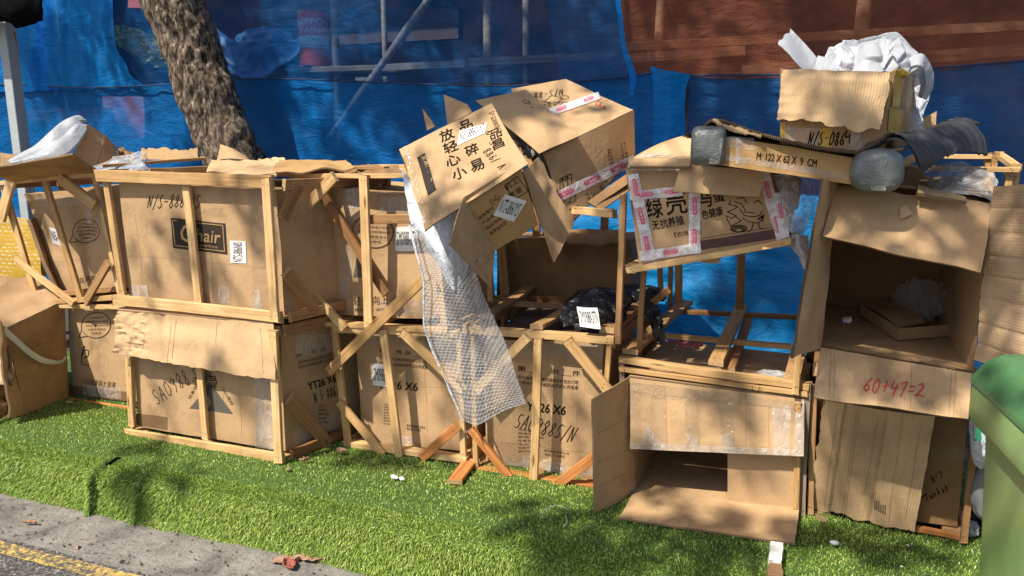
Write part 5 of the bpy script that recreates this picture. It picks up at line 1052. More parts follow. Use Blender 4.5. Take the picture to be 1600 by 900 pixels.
for i, (x0, y0, x1, y1) in enumerate(((930, 318, 985, 278), (940, 324, 984, 290))):
    mb = MB(); slab(mb, P(x0, y0+6, 3.05), P(x1, y1+8, 3.15), P(x1+2, y1-12, 3.2), P(x0-14, y0-2, 3.05), .01, 'card_dark', nu=8, nv=4, rag=(.006, 0, .006, .004), seed=i); tag(mb.build('cardboard_scrap'), ('folded cardboard wedged under the large tilted carton', 'lower piece of cardboard wedged beside the slanting wooden post')[i], 'cardboard sheet')

# ---------------------------------------------------------------- foam sheet and bubble wrap hanging from the tilted carton
mb = MB(); loft(mb, [[(626, 262, 2.82), (650, 290, 2.80), (700, 320, 2.80), (738, 312, 2.84)], [(636, 320, 2.78), (660, 350, 2.74), (705, 350, 2.75), (736, 338, 2.8)], [(644, 350, 2.76), (676, 375, 2.70), (708, 378, 2.72), (730, 366, 2.78)], [(672, 390, 2.74), (694, 410, 2.68), (716, 408, 2.72), (733, 405, 2.76)], [(700, 440, 2.74), (708, 452, 2.71), (714, 456, 2.72), (722, 440, 2.75)]], 'foam_b', 50, 60, .012, 14, 5, aniso=(1, 1, .5)); tag(solid(mb.build('foam_sheet'), .004), 'white foam sheet hanging to a point below the tilted carton', 'foam sheet')
mb = MB(); loft(mb, [[(642, 340, 2.745), (672, 360, 2.735), (706, 372, 2.74), (738, 388, 2.75)], [(654, 396, 2.735), (686, 404, 2.72), (718, 412, 2.725), (747, 436, 2.74)], [(663, 440, 2.73), (696, 446, 2.71), (735, 452, 2.72), (764, 478, 2.735)], [(665, 512, 2.73), (708, 514, 2.712), (750, 520, 2.72), (792, 540, 2.735)], [(690, 576, 2.735), (730, 580, 2.72), (770, 582, 2.725), (808, 590, 2.74)], [(724, 658, 2.74), (746, 664, 2.73), (778, 646, 2.735), (822, 630, 2.745)]], 'bubble', 70, 100, .009, 6, 9, aniso=(1.4, 1, .6), fold=(.010, 1.6, 2)); tag(mb.build('bubble_wrap'), 'long clear bubble wrap hanging in front of the two middle crates', 'bubble wrap')
mb = MB(); tube(mb, [P(640, 352, 2.71), P(652, 400, 2.69), P(662, 440, 2.69), P(664, 512, 2.70), P(688, 575, 2.71), P(722, 655, 2.72), P(731, 684, 2.73)], [.005, .004, .004, .003, .001], 'foam_b', 6, .004, 30, per=4); tag(mb.build('foam_strip'), 'frayed white edge strip hanging along the left of the bubble wrap', 'foam strip')

# ---------------------------------------------------------------- black bag with a label
bb = thing('black_bag', 'crumpled black plastic bag with a white serial label on the empty frame floor', 'bag', P(930, 500, 3.1))
zB = zf+.02
mb = MB(); c_ = fl(935, 492); blob(mb, c_+Vector((-.0, .0, .05)), (.16, .11, .075), 'black', 7, .32, 3.0, 5); c2 = fl(1000, 480); blob(mb, c2+Vector((0, -.0, .06)), (.13, .09, .05), 'black', 3, .3, 3, 4)
loft(mb, [[P(985, 452, 3.2), P(1010, 462, 3.12), P(1022, 474, 3.1)], [P(995, 476, 3.1), P(1018, 488, 3.02), P(1034, 492, 3.0)], [P(1018, 505, 3.02), P(1030, 508, 2.98), P(1038, 506, 2.98)], [P(1026, 538, 3.0), P(1032, 540, 2.97), P(1040, 530, 2.97)]], 'black', 24, 30, .035, 18, 4)
loft(mb, [[P(882, 478, 3.0), P(915, 455, 3.05), P(955, 455, 3.05), P(980, 458, 3.1)], [P(878, 492, 2.93), P(915, 488, 2.90), P(945, 488, 2.92), P(980, 492, 3.0)], [P(880, 510, 2.91), P(910, 514, 2.88), P(945, 520, 2.9), P(962, 515, 2.96)]], 'black', 44, 30, .035, 16, 8)
mb.build('bag', bb)
lpl = Plane(P(905, 511, 2.81), P(938, 513, 2.81), P(930, 481, 2.84)); label_on(bb, lpl, [(906, 511), (938, 514), (933, 482), (901, 479)], 'SM0988-STN', warper(.006, 3, 12))

# ---------------------------------------------------------------- egg carton on the slanting pallet
DE = Vector((.03, .5, .08)); e = [(999, 414), (1228, 376), (1203, 262), (978, 264)]
ep = [P(*e[0], 2.86), P(*e[1], 2.86), P(*e[2], 2.88), P(*e[3], 2.88)]
te = thing('egg_carton', 'taped farm carton with a hen drawing and maroon band, tilted on the slanting slat frame', 'carton', (ep[0]+ep[1])/2)
we = warper(.006, 55); mb = MB(); box(mb, *ep, DE, 'card', 26); PE = Patch(*ep); p = Pr(mb, PE, 'ink', .0018)
p.text('绿', (1012, 342), (1036, 339), 34, bold=.0016); p.text('壳', (1042, 336), (1074, 332), 36, bold=.0016); p.text('乌', (1094, 324), (1112, 322), 30, bold=.0016); p.text('蛋', (1115, 316), (1132, 314), 16, bold=.001)
p.text('无抗养殖', (1020, 360), (1069, 350), 15, bold=.0006); p.text('色健康', (1098, 342), (1130, 335), 14, bold=.0006); p.text('【农场直供', (1054, 371), (1096, 364), 8)
p.quad([(1094, 390), (1232, 370), (1228, 355), (1091, 376)], 'maroon'); p.stroke([(1090, 373), (1226, 352)], .002, 'maroon')
for s in ([(1141, 312), (1138, 318), (1152, 322), (1146, 326), (1136, 330), (1150, 336), (1144, 340), (1133, 336)], [(1135, 340), (1142, 352), (1150, 348), (1158, 344), (1150, 338)], [(1155, 326), (1163, 336), (1176, 338), (1186, 336), (1190, 330)], [(1160, 340), (1170, 346), (1184, 348), (1192, 340)], [(1176, 348), (1174, 358), (1168, 362)], [(1184, 348), (1186, 356), (1192, 358)], [(1146, 314), (1158, 318), (1164, 328)], [(1150, 310), (1160, 308), (1166, 316)], [(1178, 316), (1184, 312), (1190, 318)], [(1162, 330), (1178, 332)]): p.stroke(s, .0028)
for i in range(5): p.ring((1154, 356+i*.6), 13-i*1.8, 5.5-i*.7, .002)
p.stroke([(1184, 342), (1192, 336), (1190, 344)], .006)
done(te, mb, we)
for a, b, w_, k, ph in (((978+12, 272), (1016, 408), 18, 3, .45), ((1000, 401), (1096, 386), 15, 1, .5), ((985, 306), (1067, 297), 15, 2, .6), ((1085, 296), (1086, 396), 18, 2, .5), ((1190, 262), (1222, 374), 18, 2, .6), ((1216, 300), (1226, 372), 16, 1, .4), ((984, 262), (1066, 262), 8, 1, .2)):
    pink_tape(te, PE, a, b, w_, we, k, .003+.0012*((a[0]+k) % 3), ph)
mb = MB(); slab(mb, P(1051, 300, 2.80), P(1187, 309, 2.80), P(1196, 268, 2.83), P(1064, 256, 2.84), .005, 'card_pale', nu=14, nv=6, rag=(.002, .002, 0, .002)); tag(mb.build('cardboard_sheet'), 'pale cardboard strip hanging over the top of the taped farm carton', 'cardboard sheet')
mb = MB(); slab(mb, P(978, 263, 2.86), P(1085, 256, 2.86), P(1100, 208, 3.25), P(990, 246, 3.3), .006, 'card_pale', nu=14, nv=8, rag=(.004, .004, .01, .004), seed=4, bend=lambda u, v: .02*sin(pi*u)*v); tag(mb.build('cardboard_sheet'), 'loose cardboard lid sloping up behind the taped farm carton, left of the grey taped end', 'cardboard sheet')
mb = MB(); slab(mb, P(985, 262, 2.83), P(1078, 262, 2.80), P(1080, 250, 2.82), P(980, 248, 2.9), .01, 'card', nu=10, nv=4, rag=(.003, 0, .003, 0)); tag(mb.build('cardboard_sheet'), 'narrow cardboard strip on top of the taped farm carton', 'cardboard sheet')
mb = MB(); blob(mb, P(1030, 244, 3.0), (.09, .05, .012), 'cloudy', 3, .4, 5, 3); tag(mb.build('plastic_scrap'), 'crumpled clear plastic lying on the farm carton lid', 'plastic sheet')

# ---------------------------------------------------------------- long flat carton with grey taped ends
fz = thing('flat_carton', 'long flat carton marked with its size, both ends wrapped in grey tape', 'carton', P(1240, 270, 2.8))
s0, s1, s2, s3 = P(1110, 256, 2.62), P(1395, 298, 2.60), P(1395, 256, 2.60), P(1118, 211, 2.62)
wf_ = warper(.005, 61); mb = MB(); box(mb, s0, s1, s2, s3, Vector((.05, .6, .02)), 'card_gold', 26); PS = Patch(s0, s1, s2, s3); p = Pr(mb, PS, 'ink', .0016)
p.text('M: 122 X 62 X  9  CM', (1183, 250), (1275, 262), 12, bold=.0005); mb.build('box', fz, wf_)
tape_on(fz, PS, [(1130, 250), (1335, 283), (1335, 273), (1130, 240)], 'film', wf_); tape_on(fz, PS, [(1128, 228), (1180, 236), (1180, 216), (1132, 212)], 'film', wf_); tape_on(fz, PS, [(1150, 256), (1156, 257), (1158, 215), (1152, 214)], 'tape_white', wf_)
def cap(name, cx, cy, Y, rx, ry, D, seed, pw=3.0):
    c = P(cx, cy, Y); k = mpp(c); mb = MB()
    def at(u, v):
        a = u*2*pi; ca, sa = cos(a), sin(a); sx = abs(ca)**(2/pw)*(1 if ca > 0 else -1); sz = abs(sa)**(2/pw)*(1 if sa > 0 else -1)
        t = min(1, v/.28); rr = sqrt(max(0, 1-(1-t)**2)); q = Vector((c.x+sx*rx*k*rr, c.y-.035*rr*0+(.055 if v > .28 else .055*t*t)-.03+max(0, v-.28)*D, c.z+sz*ry*k*rr))
        return q+Vector(q)*0+Vector((1, 1, 1))*.005*noise.noise(Vector((q.x*22+seed, q.y*22, q.z*22)))
    mb.grid(at, 40, 22, 'grey_tape', 1, 1); return mb.build(name, fz)
cap('taped_end', 1106, 228, 2.60, 27, 30, .5, 1, 6.5); cap('taped_end', 1372, 267, 2.55, 39, 34, .3, 6, 2.8)
ck = P(1372, 267, 2.52); plc = Plane(P(1340, 290, 2.53), P(1400, 290, 2.53), P(1400, 240, 2.53))
for q in ([(1345, 286), (1398, 290), (1398, 262), (1345, 262)], [(1362, 297), (1384, 298), (1380, 242), (1358, 240)]): tape_on(fz, plc, q, 'film', warper(.004, 4), off=.006)
plc2 = Plane(P(1080, 250, 2.585), P(1130, 252, 2.585), P(1130, 205, 2.585)); tape_on(fz, plc2, [(1108, 256), (1124, 256), (1131, 216), (1114, 212)], 'film', None, off=.01)
# corrugated sheet with a frayed edge, curling above the flat carton
mb = MB()
rows = [[P(1090, 212, 2.62), P(1118, 188, 2.64), P(1190, 210, 2.60), P(1270, 229, 2.58), P(1345, 238, 2.57), P(1412, 234, 2.58)], [P(1110, 212, 3.0), P(1130, 204, 3.0), P(1200, 216, 3.0), P(1280, 232, 3.0), P(1350, 238, 3.0), P(1420, 234, 3.0)]]
loft(mb, rows, 'card_dark', 90, 8, .006, 10, 3)
def edge(u, v): q = crv(rows[0], u); return q+Vector((.0, -.004-.0*v, .006*(v-.5)*2+.003*noise.noise(Vector((u*30, 0, 0)))))
mb.grid(edge, 160, 1, 'flute_big', .75, 1, smooth=False); o = mb.build('corrugated_sheet'); tag(solid(o, .004), 'dark corrugated cardboard sheet with frayed edge curling above the long flat carton', 'cardboard sheet')
mb = MB(); tube(mb, [P(1116, 186, 2.63), P(1130, 196, 2.62), P(1160, 206, 2.60), P(1190, 212, 2.59)], [.006, .008, .006], 'card_flute', 7, .01, 30, per=5); tag(mb.build('cardboard_shred'), 'frayed pale cardboard shred at the left tip of the corrugated sheet', 'cardboard scrap')
mb = MB(); blob(mb, P(1088, 212, 2.7), (.05, .05, .012), 'black', 3, .4, 4, 3); tag(mb.build('black_plastic_scrap'), 'black plastic scrap sticking out behind the left grey taped end', 'plastic sheet')
mb = MB(); rr_ = [[P(1338, 238, 2.56), P(1370, 222, 2.56), P(1392, 206, 2.62), P(1420, 212, 2.7)], [P(1340, 242, 2.6), P(1372, 228, 2.6), P(1394, 214, 2.66), P(1424, 216, 2.74)]]
mb.grid(lambda u, v: crv(rr_[0], u).lerp(crv(rr_[1], u), v)+Vector((0, 0, .004*noise.noise(Vector((u*14, 0, 1))))), 80, 2, 'flute_big', .3, 1, smooth=False); tag(solid(mb.build('corrugated_strip'), .008), 'short corrugated strip leaning against the yellow-taped carton', 'cardboard sheet')

# ---------------------------------------------------------------- yellow-taped carton with white foam on the very top
k0 = thing('open_carton', 'topmost carton with yellow tape, overflowing with white foam sheets', 'carton', P(1315, 235, 2.9))
g0, g1, g2, g3 = P(1222, 240, 2.70), P(1380, 238, 2.66), P(1398, 112, 2.66), P(1222, 106, 2.70); wk = warper(.01, 71); Dk = P(1428, 222, 3.05)-g1
mb = MB(); slab(mb, g0, g1, g2, g3, m='card', nu=16, nv=12, rag=(0, 0, .006, .004)); slab(mb, g1, g1+Dk, P(1428, 118, 3.05), g2, m='card', nu=10, nv=12, rag=(0, 0, .02, 0)); slab(mb, g0+Dk, g0, g3, g3+Dk, m='card', nu=6, nv=6); slab(mb, g1+Dk, g0+Dk, g3+Dk, P(1428, 118, 3.05), m='card', nu=6, nv=6); slab(mb, g0, g1, g1+Dk, g0+Dk, m='card', nu=6, nv=6)
PK = Patch(g0, g1, g2, g3, None, .006); p = Pr(mb, PK, 'ink', .0015); p.hand('N/S-086', (1262, 226), (1320, 228), 20, .004); p.hand('4-1', (1322, 222), (1352, 216), 16, .004); mb.build('box', k0, wk)
for q, m in (([(1220, 232), (1228, 232), (1228, 190), (1220, 190)], 'yellow_tape'), ([(1280, 234), (1300, 234), (1300, 200), (1282, 200)], 'yellow_tape'), ([(1226, 230), (1282, 232), (1282, 200), (1226, 198)], 'tape_white'), ([(1328, 234), (1346, 233), (1346, 205), (1328, 205)], 'tape_white')): tape_on(k0, PK, q, m, wk, off=.0015)
PK2 = Plane(g1, g1+Dk, g2)
for q, m in (([(1381, 222), (1402, 214), (1410, 172), (1388, 168)], 'yellow_tape'), ([(1390, 168), (1402, 166), (1412, 112), (1396, 108)], 'yellow_tape'), ([(1404, 226), (1416, 222), (1424, 120), (1410, 116)], 'tape')): tape_on(k0, PK2, q, m, wk, off=.006)
mb = MB(); blob(mb, P(1405, 116, 2.74), (.035, .04, .018), 'yellow_tape', 3, .5, 5, 3); mb.build('tape_knot', k0)
mb = MB(); slab(mb, P(1208, 192, 2.64), P(1376, 215, 2.60), P(1397, 112, 2.62), P(1216, 105, 2.64), .007, 'card_flute', nu=50, nv=30, rag=(.026, .024, .010, .010), seed=33, rf=18, bend=lambda u, v: .022*sin(pi*u)-.05*(1-u)**6-.02*max(0, v-.85)*6+.004*noise.noise(Vector((u*8, v*4, 3)))); mb.build('flap', k0)
tf = thing('foam_packing', 'bunched white foam sheets spilling out of the topmost carton', 'foam sheet', P(1320, 100, 2.85))
def fsheet(rows, wr, sd, nu=40, nv=40, wf=10, an=(1, 1, 1), nm='fold'): mb = MB(); loft(mb, rows, 'foam', nu, nv, wr, wf, sd, aniso=an); return solid(mb.build(nm, tf), .0016)
mb = MB(); slab(mb, P(1262, 120, 2.78), P(1292, 110, 2.80), P(1229, 42, 2.84), P(1208, 66, 2.80), .003, 'foam', 'foam', nu=16, nv=30, rag=(0, .002, .022, .003), seed=3, rf=40, bend=lambda u, v: .012*sin(2.4*v)+.01*(u-.5)**2); mb.build('strip', tf)
mb = MB(); slab(mb, P(1272, 112, 2.74), P(1322, 112, 2.74), P(1296, 94, 2.78), P(1277, 90, 2.78), .002, 'foam', 'foam', nu=12, nv=8, rag=(0, .002, .004, .002), seed=5, bend=lambda u, v: .01*v); mb.build('strip', tf)
def fs2(rows, sd, fold, nu=50, nv=40, m='foam', wr=.006): mb = MB(); loft(mb, rows, m, nu, nv, wr, 12, sd, fold=fold); return mb.build('fold', tf)
fs2([[(1280, 112, 2.80), (1304, 112, 2.76), (1330, 112, 2.76), (1352, 112, 2.78)], [(1286, 94, 2.84), (1308, 86, 2.80), (1330, 86, 2.80), (1350, 90, 2.82)], [(1296, 74, 2.90), (1310, 68, 2.88), (1326, 66, 2.88), (1346, 74, 2.90)]], 3, (.03, 3, 2), m='foam_thin', wr=.004)
fs2([[(1334, 112, 2.74), (1352, 112, 2.72), (1372, 112, 2.72), (1388, 112, 2.74)], [(1338, 90, 2.80), (1352, 82, 2.77), (1370, 80, 2.77), (1384, 86, 2.8)], [(1340, 72, 2.88), (1354, 64, 2.86), (1370, 60, 2.86), (1386, 64, 2.88)]], 8, (.022, 3.2, 2))
fs2([[(1372, 112, 2.76), (1388, 112, 2.74), (1406, 112, 2.74), (1420, 114, 2.76)], [(1372, 84, 2.80), (1386, 84, 2.76), (1406, 86, 2.76), (1420, 92, 2.8)], [(1370, 62, 2.86), (1386, 58, 2.84), (1404, 62, 2.84), (1414, 74, 2.86)]], 13, (.03, 4.2, 3))
fs2([[(1318, 100, 2.95), (1350, 96, 2.95), (1390, 96, 2.95), (1432, 104, 2.95)], [(1306, 76, 2.98), (1345, 68, 2.98), (1396, 62, 2.98), (1434, 84, 2.98)], [(1318, 62, 3.04), (1350, 66, 3.04), (1402, 58, 3.04), (1436, 84, 3.04)]], 17, (.035, 4, 2), 70)
fs2([[(1398, 112, 2.82), (1420, 92, 2.82), (1442, 86, 2.84), (1457, 108, 2.88), (1458, 134, 2.9), (1448, 156, 2.92)], [(1404, 122, 2.80), (1424, 106, 2.78), (1438, 102, 2.78), (1447, 116, 2.82), (1448, 134, 2.84), (1440, 154, 2.88)], [(1412, 128, 2.84), (1426, 118, 2.82), (1434, 116, 2.82), (1437, 124, 2.86), (1438, 136, 2.88), (1432, 150, 2.92)]], 21, (.014, 4, 2), 60, 24)
fs2([[(1430, 118, 3.0), (1446, 116, 2.98), (1458, 128, 2.98)], [(1426, 158, 3.0), (1440, 154, 2.98), (1450, 158, 2.98)], [(1422, 182, 2.98), (1432, 180, 2.96), (1442, 184, 2.96)], [(1410, 216, 2.96), (1428, 214, 2.94), (1452, 222, 2.94)]], 24, (.014, 4, 2), 24, 50, 'foam_thin')
mb = MB(); slab(mb, P(1430, 212, 3.1), P(1462, 206, 3.1), P(1464, 172, 3.1), P(1436, 186, 3.1), .006, 'card_pale', nu=8, nv=8, rag=(0, .004, .006, .006), seed=6); tag(mb.build('cardboard_scrap'), 'upright cardboard scrap right of the hanging white foam', 'cardboard sheet')

# grey ribbed sheet
rows = [[P(1396, 212, 2.64), P(1418, 220, 2.58), P(1434, 250, 2.58), P(1440, 272, 2.60)], [P(1416, 208, 2.72), P(1438, 212, 2.66), P(1462, 232, 2.62), P(1472, 248, 2.62)], [P(1450, 200, 2.86), P(1472, 200, 2.8), P(1496, 218, 2.76), P(1506, 238, 2.76)], [P(1478, 190, 3.0), P(1508, 186, 2.94), P(1534, 206, 2.9), P(1543, 242, 2.86)]]
def gs(u, v):
    q = crv([crv(r, u) for r in rows], v); return q+Vector((0, -.0, .0028*sin(v*2*pi*11+2*noise.noise(Vector((v*5, u*2, 9))))+.014*noise.noise(Vector((u*4, v*6, 3)))))
mb = MB(); mb.grid(gs, 24, 130, 'grey_sheet', 1, 1); tag(solid(mb.build('ribbed_sheet'), .004), 'ribbed dark grey sheet draped over the right end of the pile', 'rubber sheet')
rows2 = [[P(1352, 228, 2.62), P(1388, 218, 2.6), P(1420, 228, 2.58), P(1440, 272, 2.6)], [P(1370, 214, 2.8), P(1400, 208, 2.78), P(1430, 216, 2.74), P(1450, 240, 2.74)]]
mb = MB(); loft(mb, rows2, 'grey_sheet', 24, 12, .006, 8, 4); tag(solid(mb.build('grey_sheet'), .004), 'smooth dark grey sheet lapping over the right grey taped end', 'rubber sheet')
mb = MB(); blob(mb, P(1500, 196, 3.0), (.06, .06, .03), 'grey_sheet', 9, .4, 5, 3); tag(mb.build('grey_scrap'), 'small crumpled grey scrap at the far top of the ribbed sheet', 'rubber sheet')

# timber frame sticking out at the upper right
uf = thing('wooden_crate', 'top of a wooden crate frame sticking out behind the grey ribbed sheet', 'crate', P(1520, 260, 3.3), 'slatted wooden crates')
for k_, a, b, w, Y, m in (('rail', (1400, 262), (1590, 265), 8, 3.05, 'wood'), ('rail', (1440, 243), (1566, 245), 7, 3.35, 'wood'), ('post', (1576, 262), (1572, 330), 10, 3.07, 'wood'), ('post', (1587, 262), (1584, 288), 8, 3.12, 'wood'), ('slat', (1556, 238), (1552, 262), 7, 3.3, 'wood'), ('post', (1542, 240), (1548, 300), 10, 3.36, 'wood')):
    board(k_, uf, P(*a, Y), P(*b, Y), (0, -1, 0), w*mpp(P(*a, Y)), .025, 0, m)
board('rail', uf, P(1588, 266, 3.05), P(1560, 246, 3.35), (0, 0, 1), .03, .02, 0, 'wood'); board('rail', uf, P(1404, 262, 3.05), P(1440, 246, 3.35), (0, 0, 1), .03, .02, 0, 'wood')

# ---------------------------------------------------------------- tall open carton on the right
to = thing('open_carton', 'big open carton on its side at the right, red writing on its lower flap', 'carton', P(1400, 545, 3.0))
f0, f1_, f2, f3 = P(1281, 541, 2.76), P(1519, 582, 2.70), P(1552, 306, 2.72), P(1308, 283, 2.76); Df = Vector((.015, .78, .0))
mb = MB(); slab(mb, f0, f1_, f1_+Df, f0+Df, m='card', nu=16, nv=14, bend=lambda u, v: .01*noise.noise(Vector((u*3, v*3, 1)))); slab(mb, f0+Df, f0, f3, f3+Df, m='card', nu=12, nv=12); slab(mb, f1_, f1_+Df, f2+Df, f2, m='card', nu=12, nv=12); slab(mb, f3, f2, f2+Df, f3+Df, m='card', nu=12, nv=12); slab(mb, f0+Df, f1_+Df, f2+Df, f3+Df, m='card_dark', nu=8, nv=8); mb.build('box', to)  # back wall in darker card: the shade inside put into its colour
mb = MB(); slab(mb, P(1236, 560, 2.53), f0+Vector((0, -.006, 0)), f3+Vector((0, -.006, 0)), P(1284, 278, 2.56), .009, 'card_pale_h', em='flute_big', nu=14, nv=26, rag=(.002, 0, .004, .006), seed=5, bend=lambda u, v: .012*noise.noise(Vector((u*2, v*4, 4)))); mb.build('flap', to)
mb = MB(); slab(mb, P(1285, 370, 2.60), P(1534, 428, 2.54), P(1553, 318, 2.70), P(1306, 288, 2.75), .007, 'card', nu=22, nv=12, rag=(.002, .006, .012, 0), seed=8, bend=lambda u, v: .012*noise.noise(Vector((u*3, v*3, 6)))); o = mb.build('flap', to)
PW = Plane(P(1285, 370, 2.60), P(1534, 428, 2.54), P(1553, 318, 2.70)); m2 = MB(); q = Pr(m2, PW, 'sticker', .012); 
m2.face([PW.hit(*z, .013) for z in ((1406, 346), (1425, 338), (1415, 324), (1405, 328))], 'card_flute'); m2.build('paper_patch', o)
mb = MB(); slab(mb, P(1271, 622, 2.60), P(1513, 656, 2.55), f1_+Vector((0, -.006, -.003)), f0+Vector((0, -.006, -.003)), .007, 'card_pale', nu=24, nv=12, rag=(.002, .002, 0, .003), seed=11, bend=lambda u, v: .008*noise.noise(Vector((u*3, v*2, 9)))); o = mb.build('flap', to)
PX_ = 0; PX = Patch(P(1271, 622, 2.60), P(1513, 656, 2.55), f1_+Vector((0, -.006, -.003)), f0+Vector((0, -.006, -.003)), lambda u, v: .008*noise.noise(Vector((u*3, v*2, 9))), .007); m2 = MB(); q = Pr(m2, PX, 'ink_red', .0015); q.hand('60+47=2', (1348, 612), (1444, 622), 22, .0042); creases(m2, PX, [((1298, 550), (1296, 620)), ((1304, 552), (1303, 622)), ((1372, 560), (1371, 628)), ((1425, 572), (1421, 640)), ((1487, 578), (1482, 650)), ((1494, 580), (1489, 652))], .0018); m2.build('marking', o)
mb = MB(); fe = [f0+Vector((0, -.01, .004)), f1_+Vector((0, -.01, .004))]
mb.grid(lambda u, v: fe[0].lerp(fe[1], u)+Vector((0, .012*v-.004, .006*noise.noise(Vector((u*30, v, 0)))+.003)), 60, 2, 'flute', .6, .02); mb.build('torn_fold', to)
mb = MB(); slab(mb, P(1522, 562, 2.64), P(1640, 604, 2.40), P(1640, 284, 2.42), P(1554, 291, 2.66), .007, 'card_pale_h', nu=20, nv=90, rag=(.004, 0, .004, .006), seed=15, bend=lambda u, v: -.004*sum(math.exp(-((v-q)/.010)**2) for q in (.1, .22, .37, .5, .61, .74, .88))+.008*noise.noise(Vector((u*3, v*4, 2)))); mb.build('flap', to)
# things inside it
Zf = f0.z+.01
def ff(x, y, dz=0): return G(x, y, lerp(f0.z, f1_.z, (x-1281)/238)+dz)
tr = thing('cardboard_tray', 'shallow broken cardboard tray lying inside the big open carton', 'cardboard tray', ff(1425, 515))
u0, u1, u2, u3 = ff(1402, 531, .008), ff(1511, 522, .008), ff(1500, 478, .01), ff(1345, 492, .01); hz_ = Vector((0, 0, .045))
mb = MB(); slab(mb, u0, u1, u2, u3, .005, 'card', nu=8, nv=8); slab(mb, u0, u1, u1+hz_, u0+hz_, .005, 'card', nu=10, nv=4, rag=(0, 0, .006, 0)); slab(mb, u3, u0, u0+hz_, u3+hz_, .005, 'card', nu=10, nv=4); mb.build('tray', tr)
mb = MB(); slab(mb, u0+hz_, lerp(u0, u1, .42)+hz_+Vector((0, .05, 0)), lerp(u3, u2, .42)+hz_+Vector((0, .03, .02)), u3+hz_, .005, 'card', nu=14, nv=10, rag=(0, .02, .01, 0), seed=3, bend=lambda u, v: .01*sin(pi*v)); mb.build('lid', tr)
mb = MB(); blob(mb, ff(1324, 500, .02), (.022, .02, .016), 'paper', 3, .6, 6, 3); tag(mb.build('crumpled_paper'), 'small crumpled white paper inside the big open carton', 'paper')
mb = MB(); blob(mb, ff(1440, 470, .1), (.11, .1, .10), 'film', 5, .5, 5, 4); tag(mb.build('clear_plastic'), 'clear crumpled plastic in the dark back of the big open carton', 'plastic sheet')
# cardboard, plastic on top of it
mb = MB(); slab(mb, P(1402, 292, 2.70), P(1552, 322, 2.74), P(1548, 288, 3.0), P(1404, 262, 3.0), .006, 'card_dark', nu=20, nv=10, rag=(.02, .01, .03, .01), seed=22, bend=lambda u, v: .02*noise.noise(Vector((u*4, v*3, 5)))); tag(mb.build('cardboard_sheet'), 'torn brown cardboard on top of the big open carton, under clear plastic', 'cardboard sheet')
mb = MB(); slab(mb, P(1430, 306, 2.64), P(1512, 320, 2.64), P(1508, 308, 2.68), P(1432, 290, 2.70), .012, 'card_flute', em='flute', nu=30, nv=4, rag=(.018, .01, .01, .01), seed=25); tag(mb.build('cardboard_scrap'), 'torn pale ply of cardboard on the top edge of the big open carton', 'cardboard sheet')
mb = MB(); slab(mb, P(1505, 298, 2.8), P(1550, 300, 2.82), P(1542, 262, 2.95), P(1500, 268, 2.95), .006, 'card', nu=8, nv=8, rag=(.004, .006, .006, .004), seed=27); tag(mb.build('cardboard_piece'), 'small bent cardboard piece beside the clear plastic at the upper right', 'cardboard sheet')
mb = MB(); loft(mb, [[(1446, 272, 2.9), (1480, 262, 2.86), (1520, 262, 2.86), (1556, 270, 2.86)], [(1450, 290, 2.8), (1484, 286, 2.74), (1525, 290, 2.74), (1560, 296, 2.76)], [(1470, 302, 2.72), (1490, 306, 2.68), (1530, 308, 2.68), (1556, 318, 2.68)]], 'film_b', 50, 24, .03, 14, 5); tag(mb.build('clear_plastic'), 'clear crinkled plastic over the torn cardboard at the top right corner', 'plastic sheet')
mb = MB(); loft(mb, [[(1450, 262, 2.95), (1480, 254, 2.9), (1518, 256, 2.9)], [(1440, 270, 2.88), (1480, 268, 2.84), (1512, 266, 2.84)]], 'cloudy', 30, 12, .02, 16, 6); tag(mb.build('plastic_bag'), 'white wrinkled plastic strip below the grey ribbed sheet', 'plastic sheet')
# plastic and paper between the farm carton and the tall open carton
mb = MB(); loft(mb, [[(1208, 272, 2.9), (1240, 274, 2.86), (1278, 280, 2.9)], [(1215, 310, 2.88), (1240, 316, 2.82), (1276, 320, 2.88)], [(1222, 345, 2.88), (1240, 356, 2.84), (1262, 350, 2.88)], [(1232, 362, 2.9), (1242, 366, 2.88), (1258, 362, 2.9)]], 'cloudy', 30, 40, .04, 12, 7); tag(mb.build('plastic_bag'), 'cloudy plastic bag stuffed between the farm carton and the tall open carton', 'plastic bag')
mb = MB(); loft(mb, [[(1234, 366, 2.86), (1246, 364, 2.82), (1262, 368, 2.86)], [(1236, 385, 2.86), (1248, 388, 2.82), (1262, 386, 2.86)], [(1248, 400, 2.86), (1255, 405, 2.84), (1262, 404, 2.86)], [(1254, 416, 2.86), (1258, 420, 2.85), (1262, 420, 2.86)]], 'foam', 20, 30, .02, 16, 9); tag(solid(mb.build('white_plastic'), .003), 'white plastic tail hanging left of the tall open carton', 'plastic bag')
mb = MB(); blob(mb, P(1236, 300, 3.0), (.04, .05, .09), 'card_dark', 8, .5, 5, 3); tag(mb.build('crumpled_cardboard'), 'crumpled brown cardboard inside the cloudy plastic bag', 'cardboard scrap')

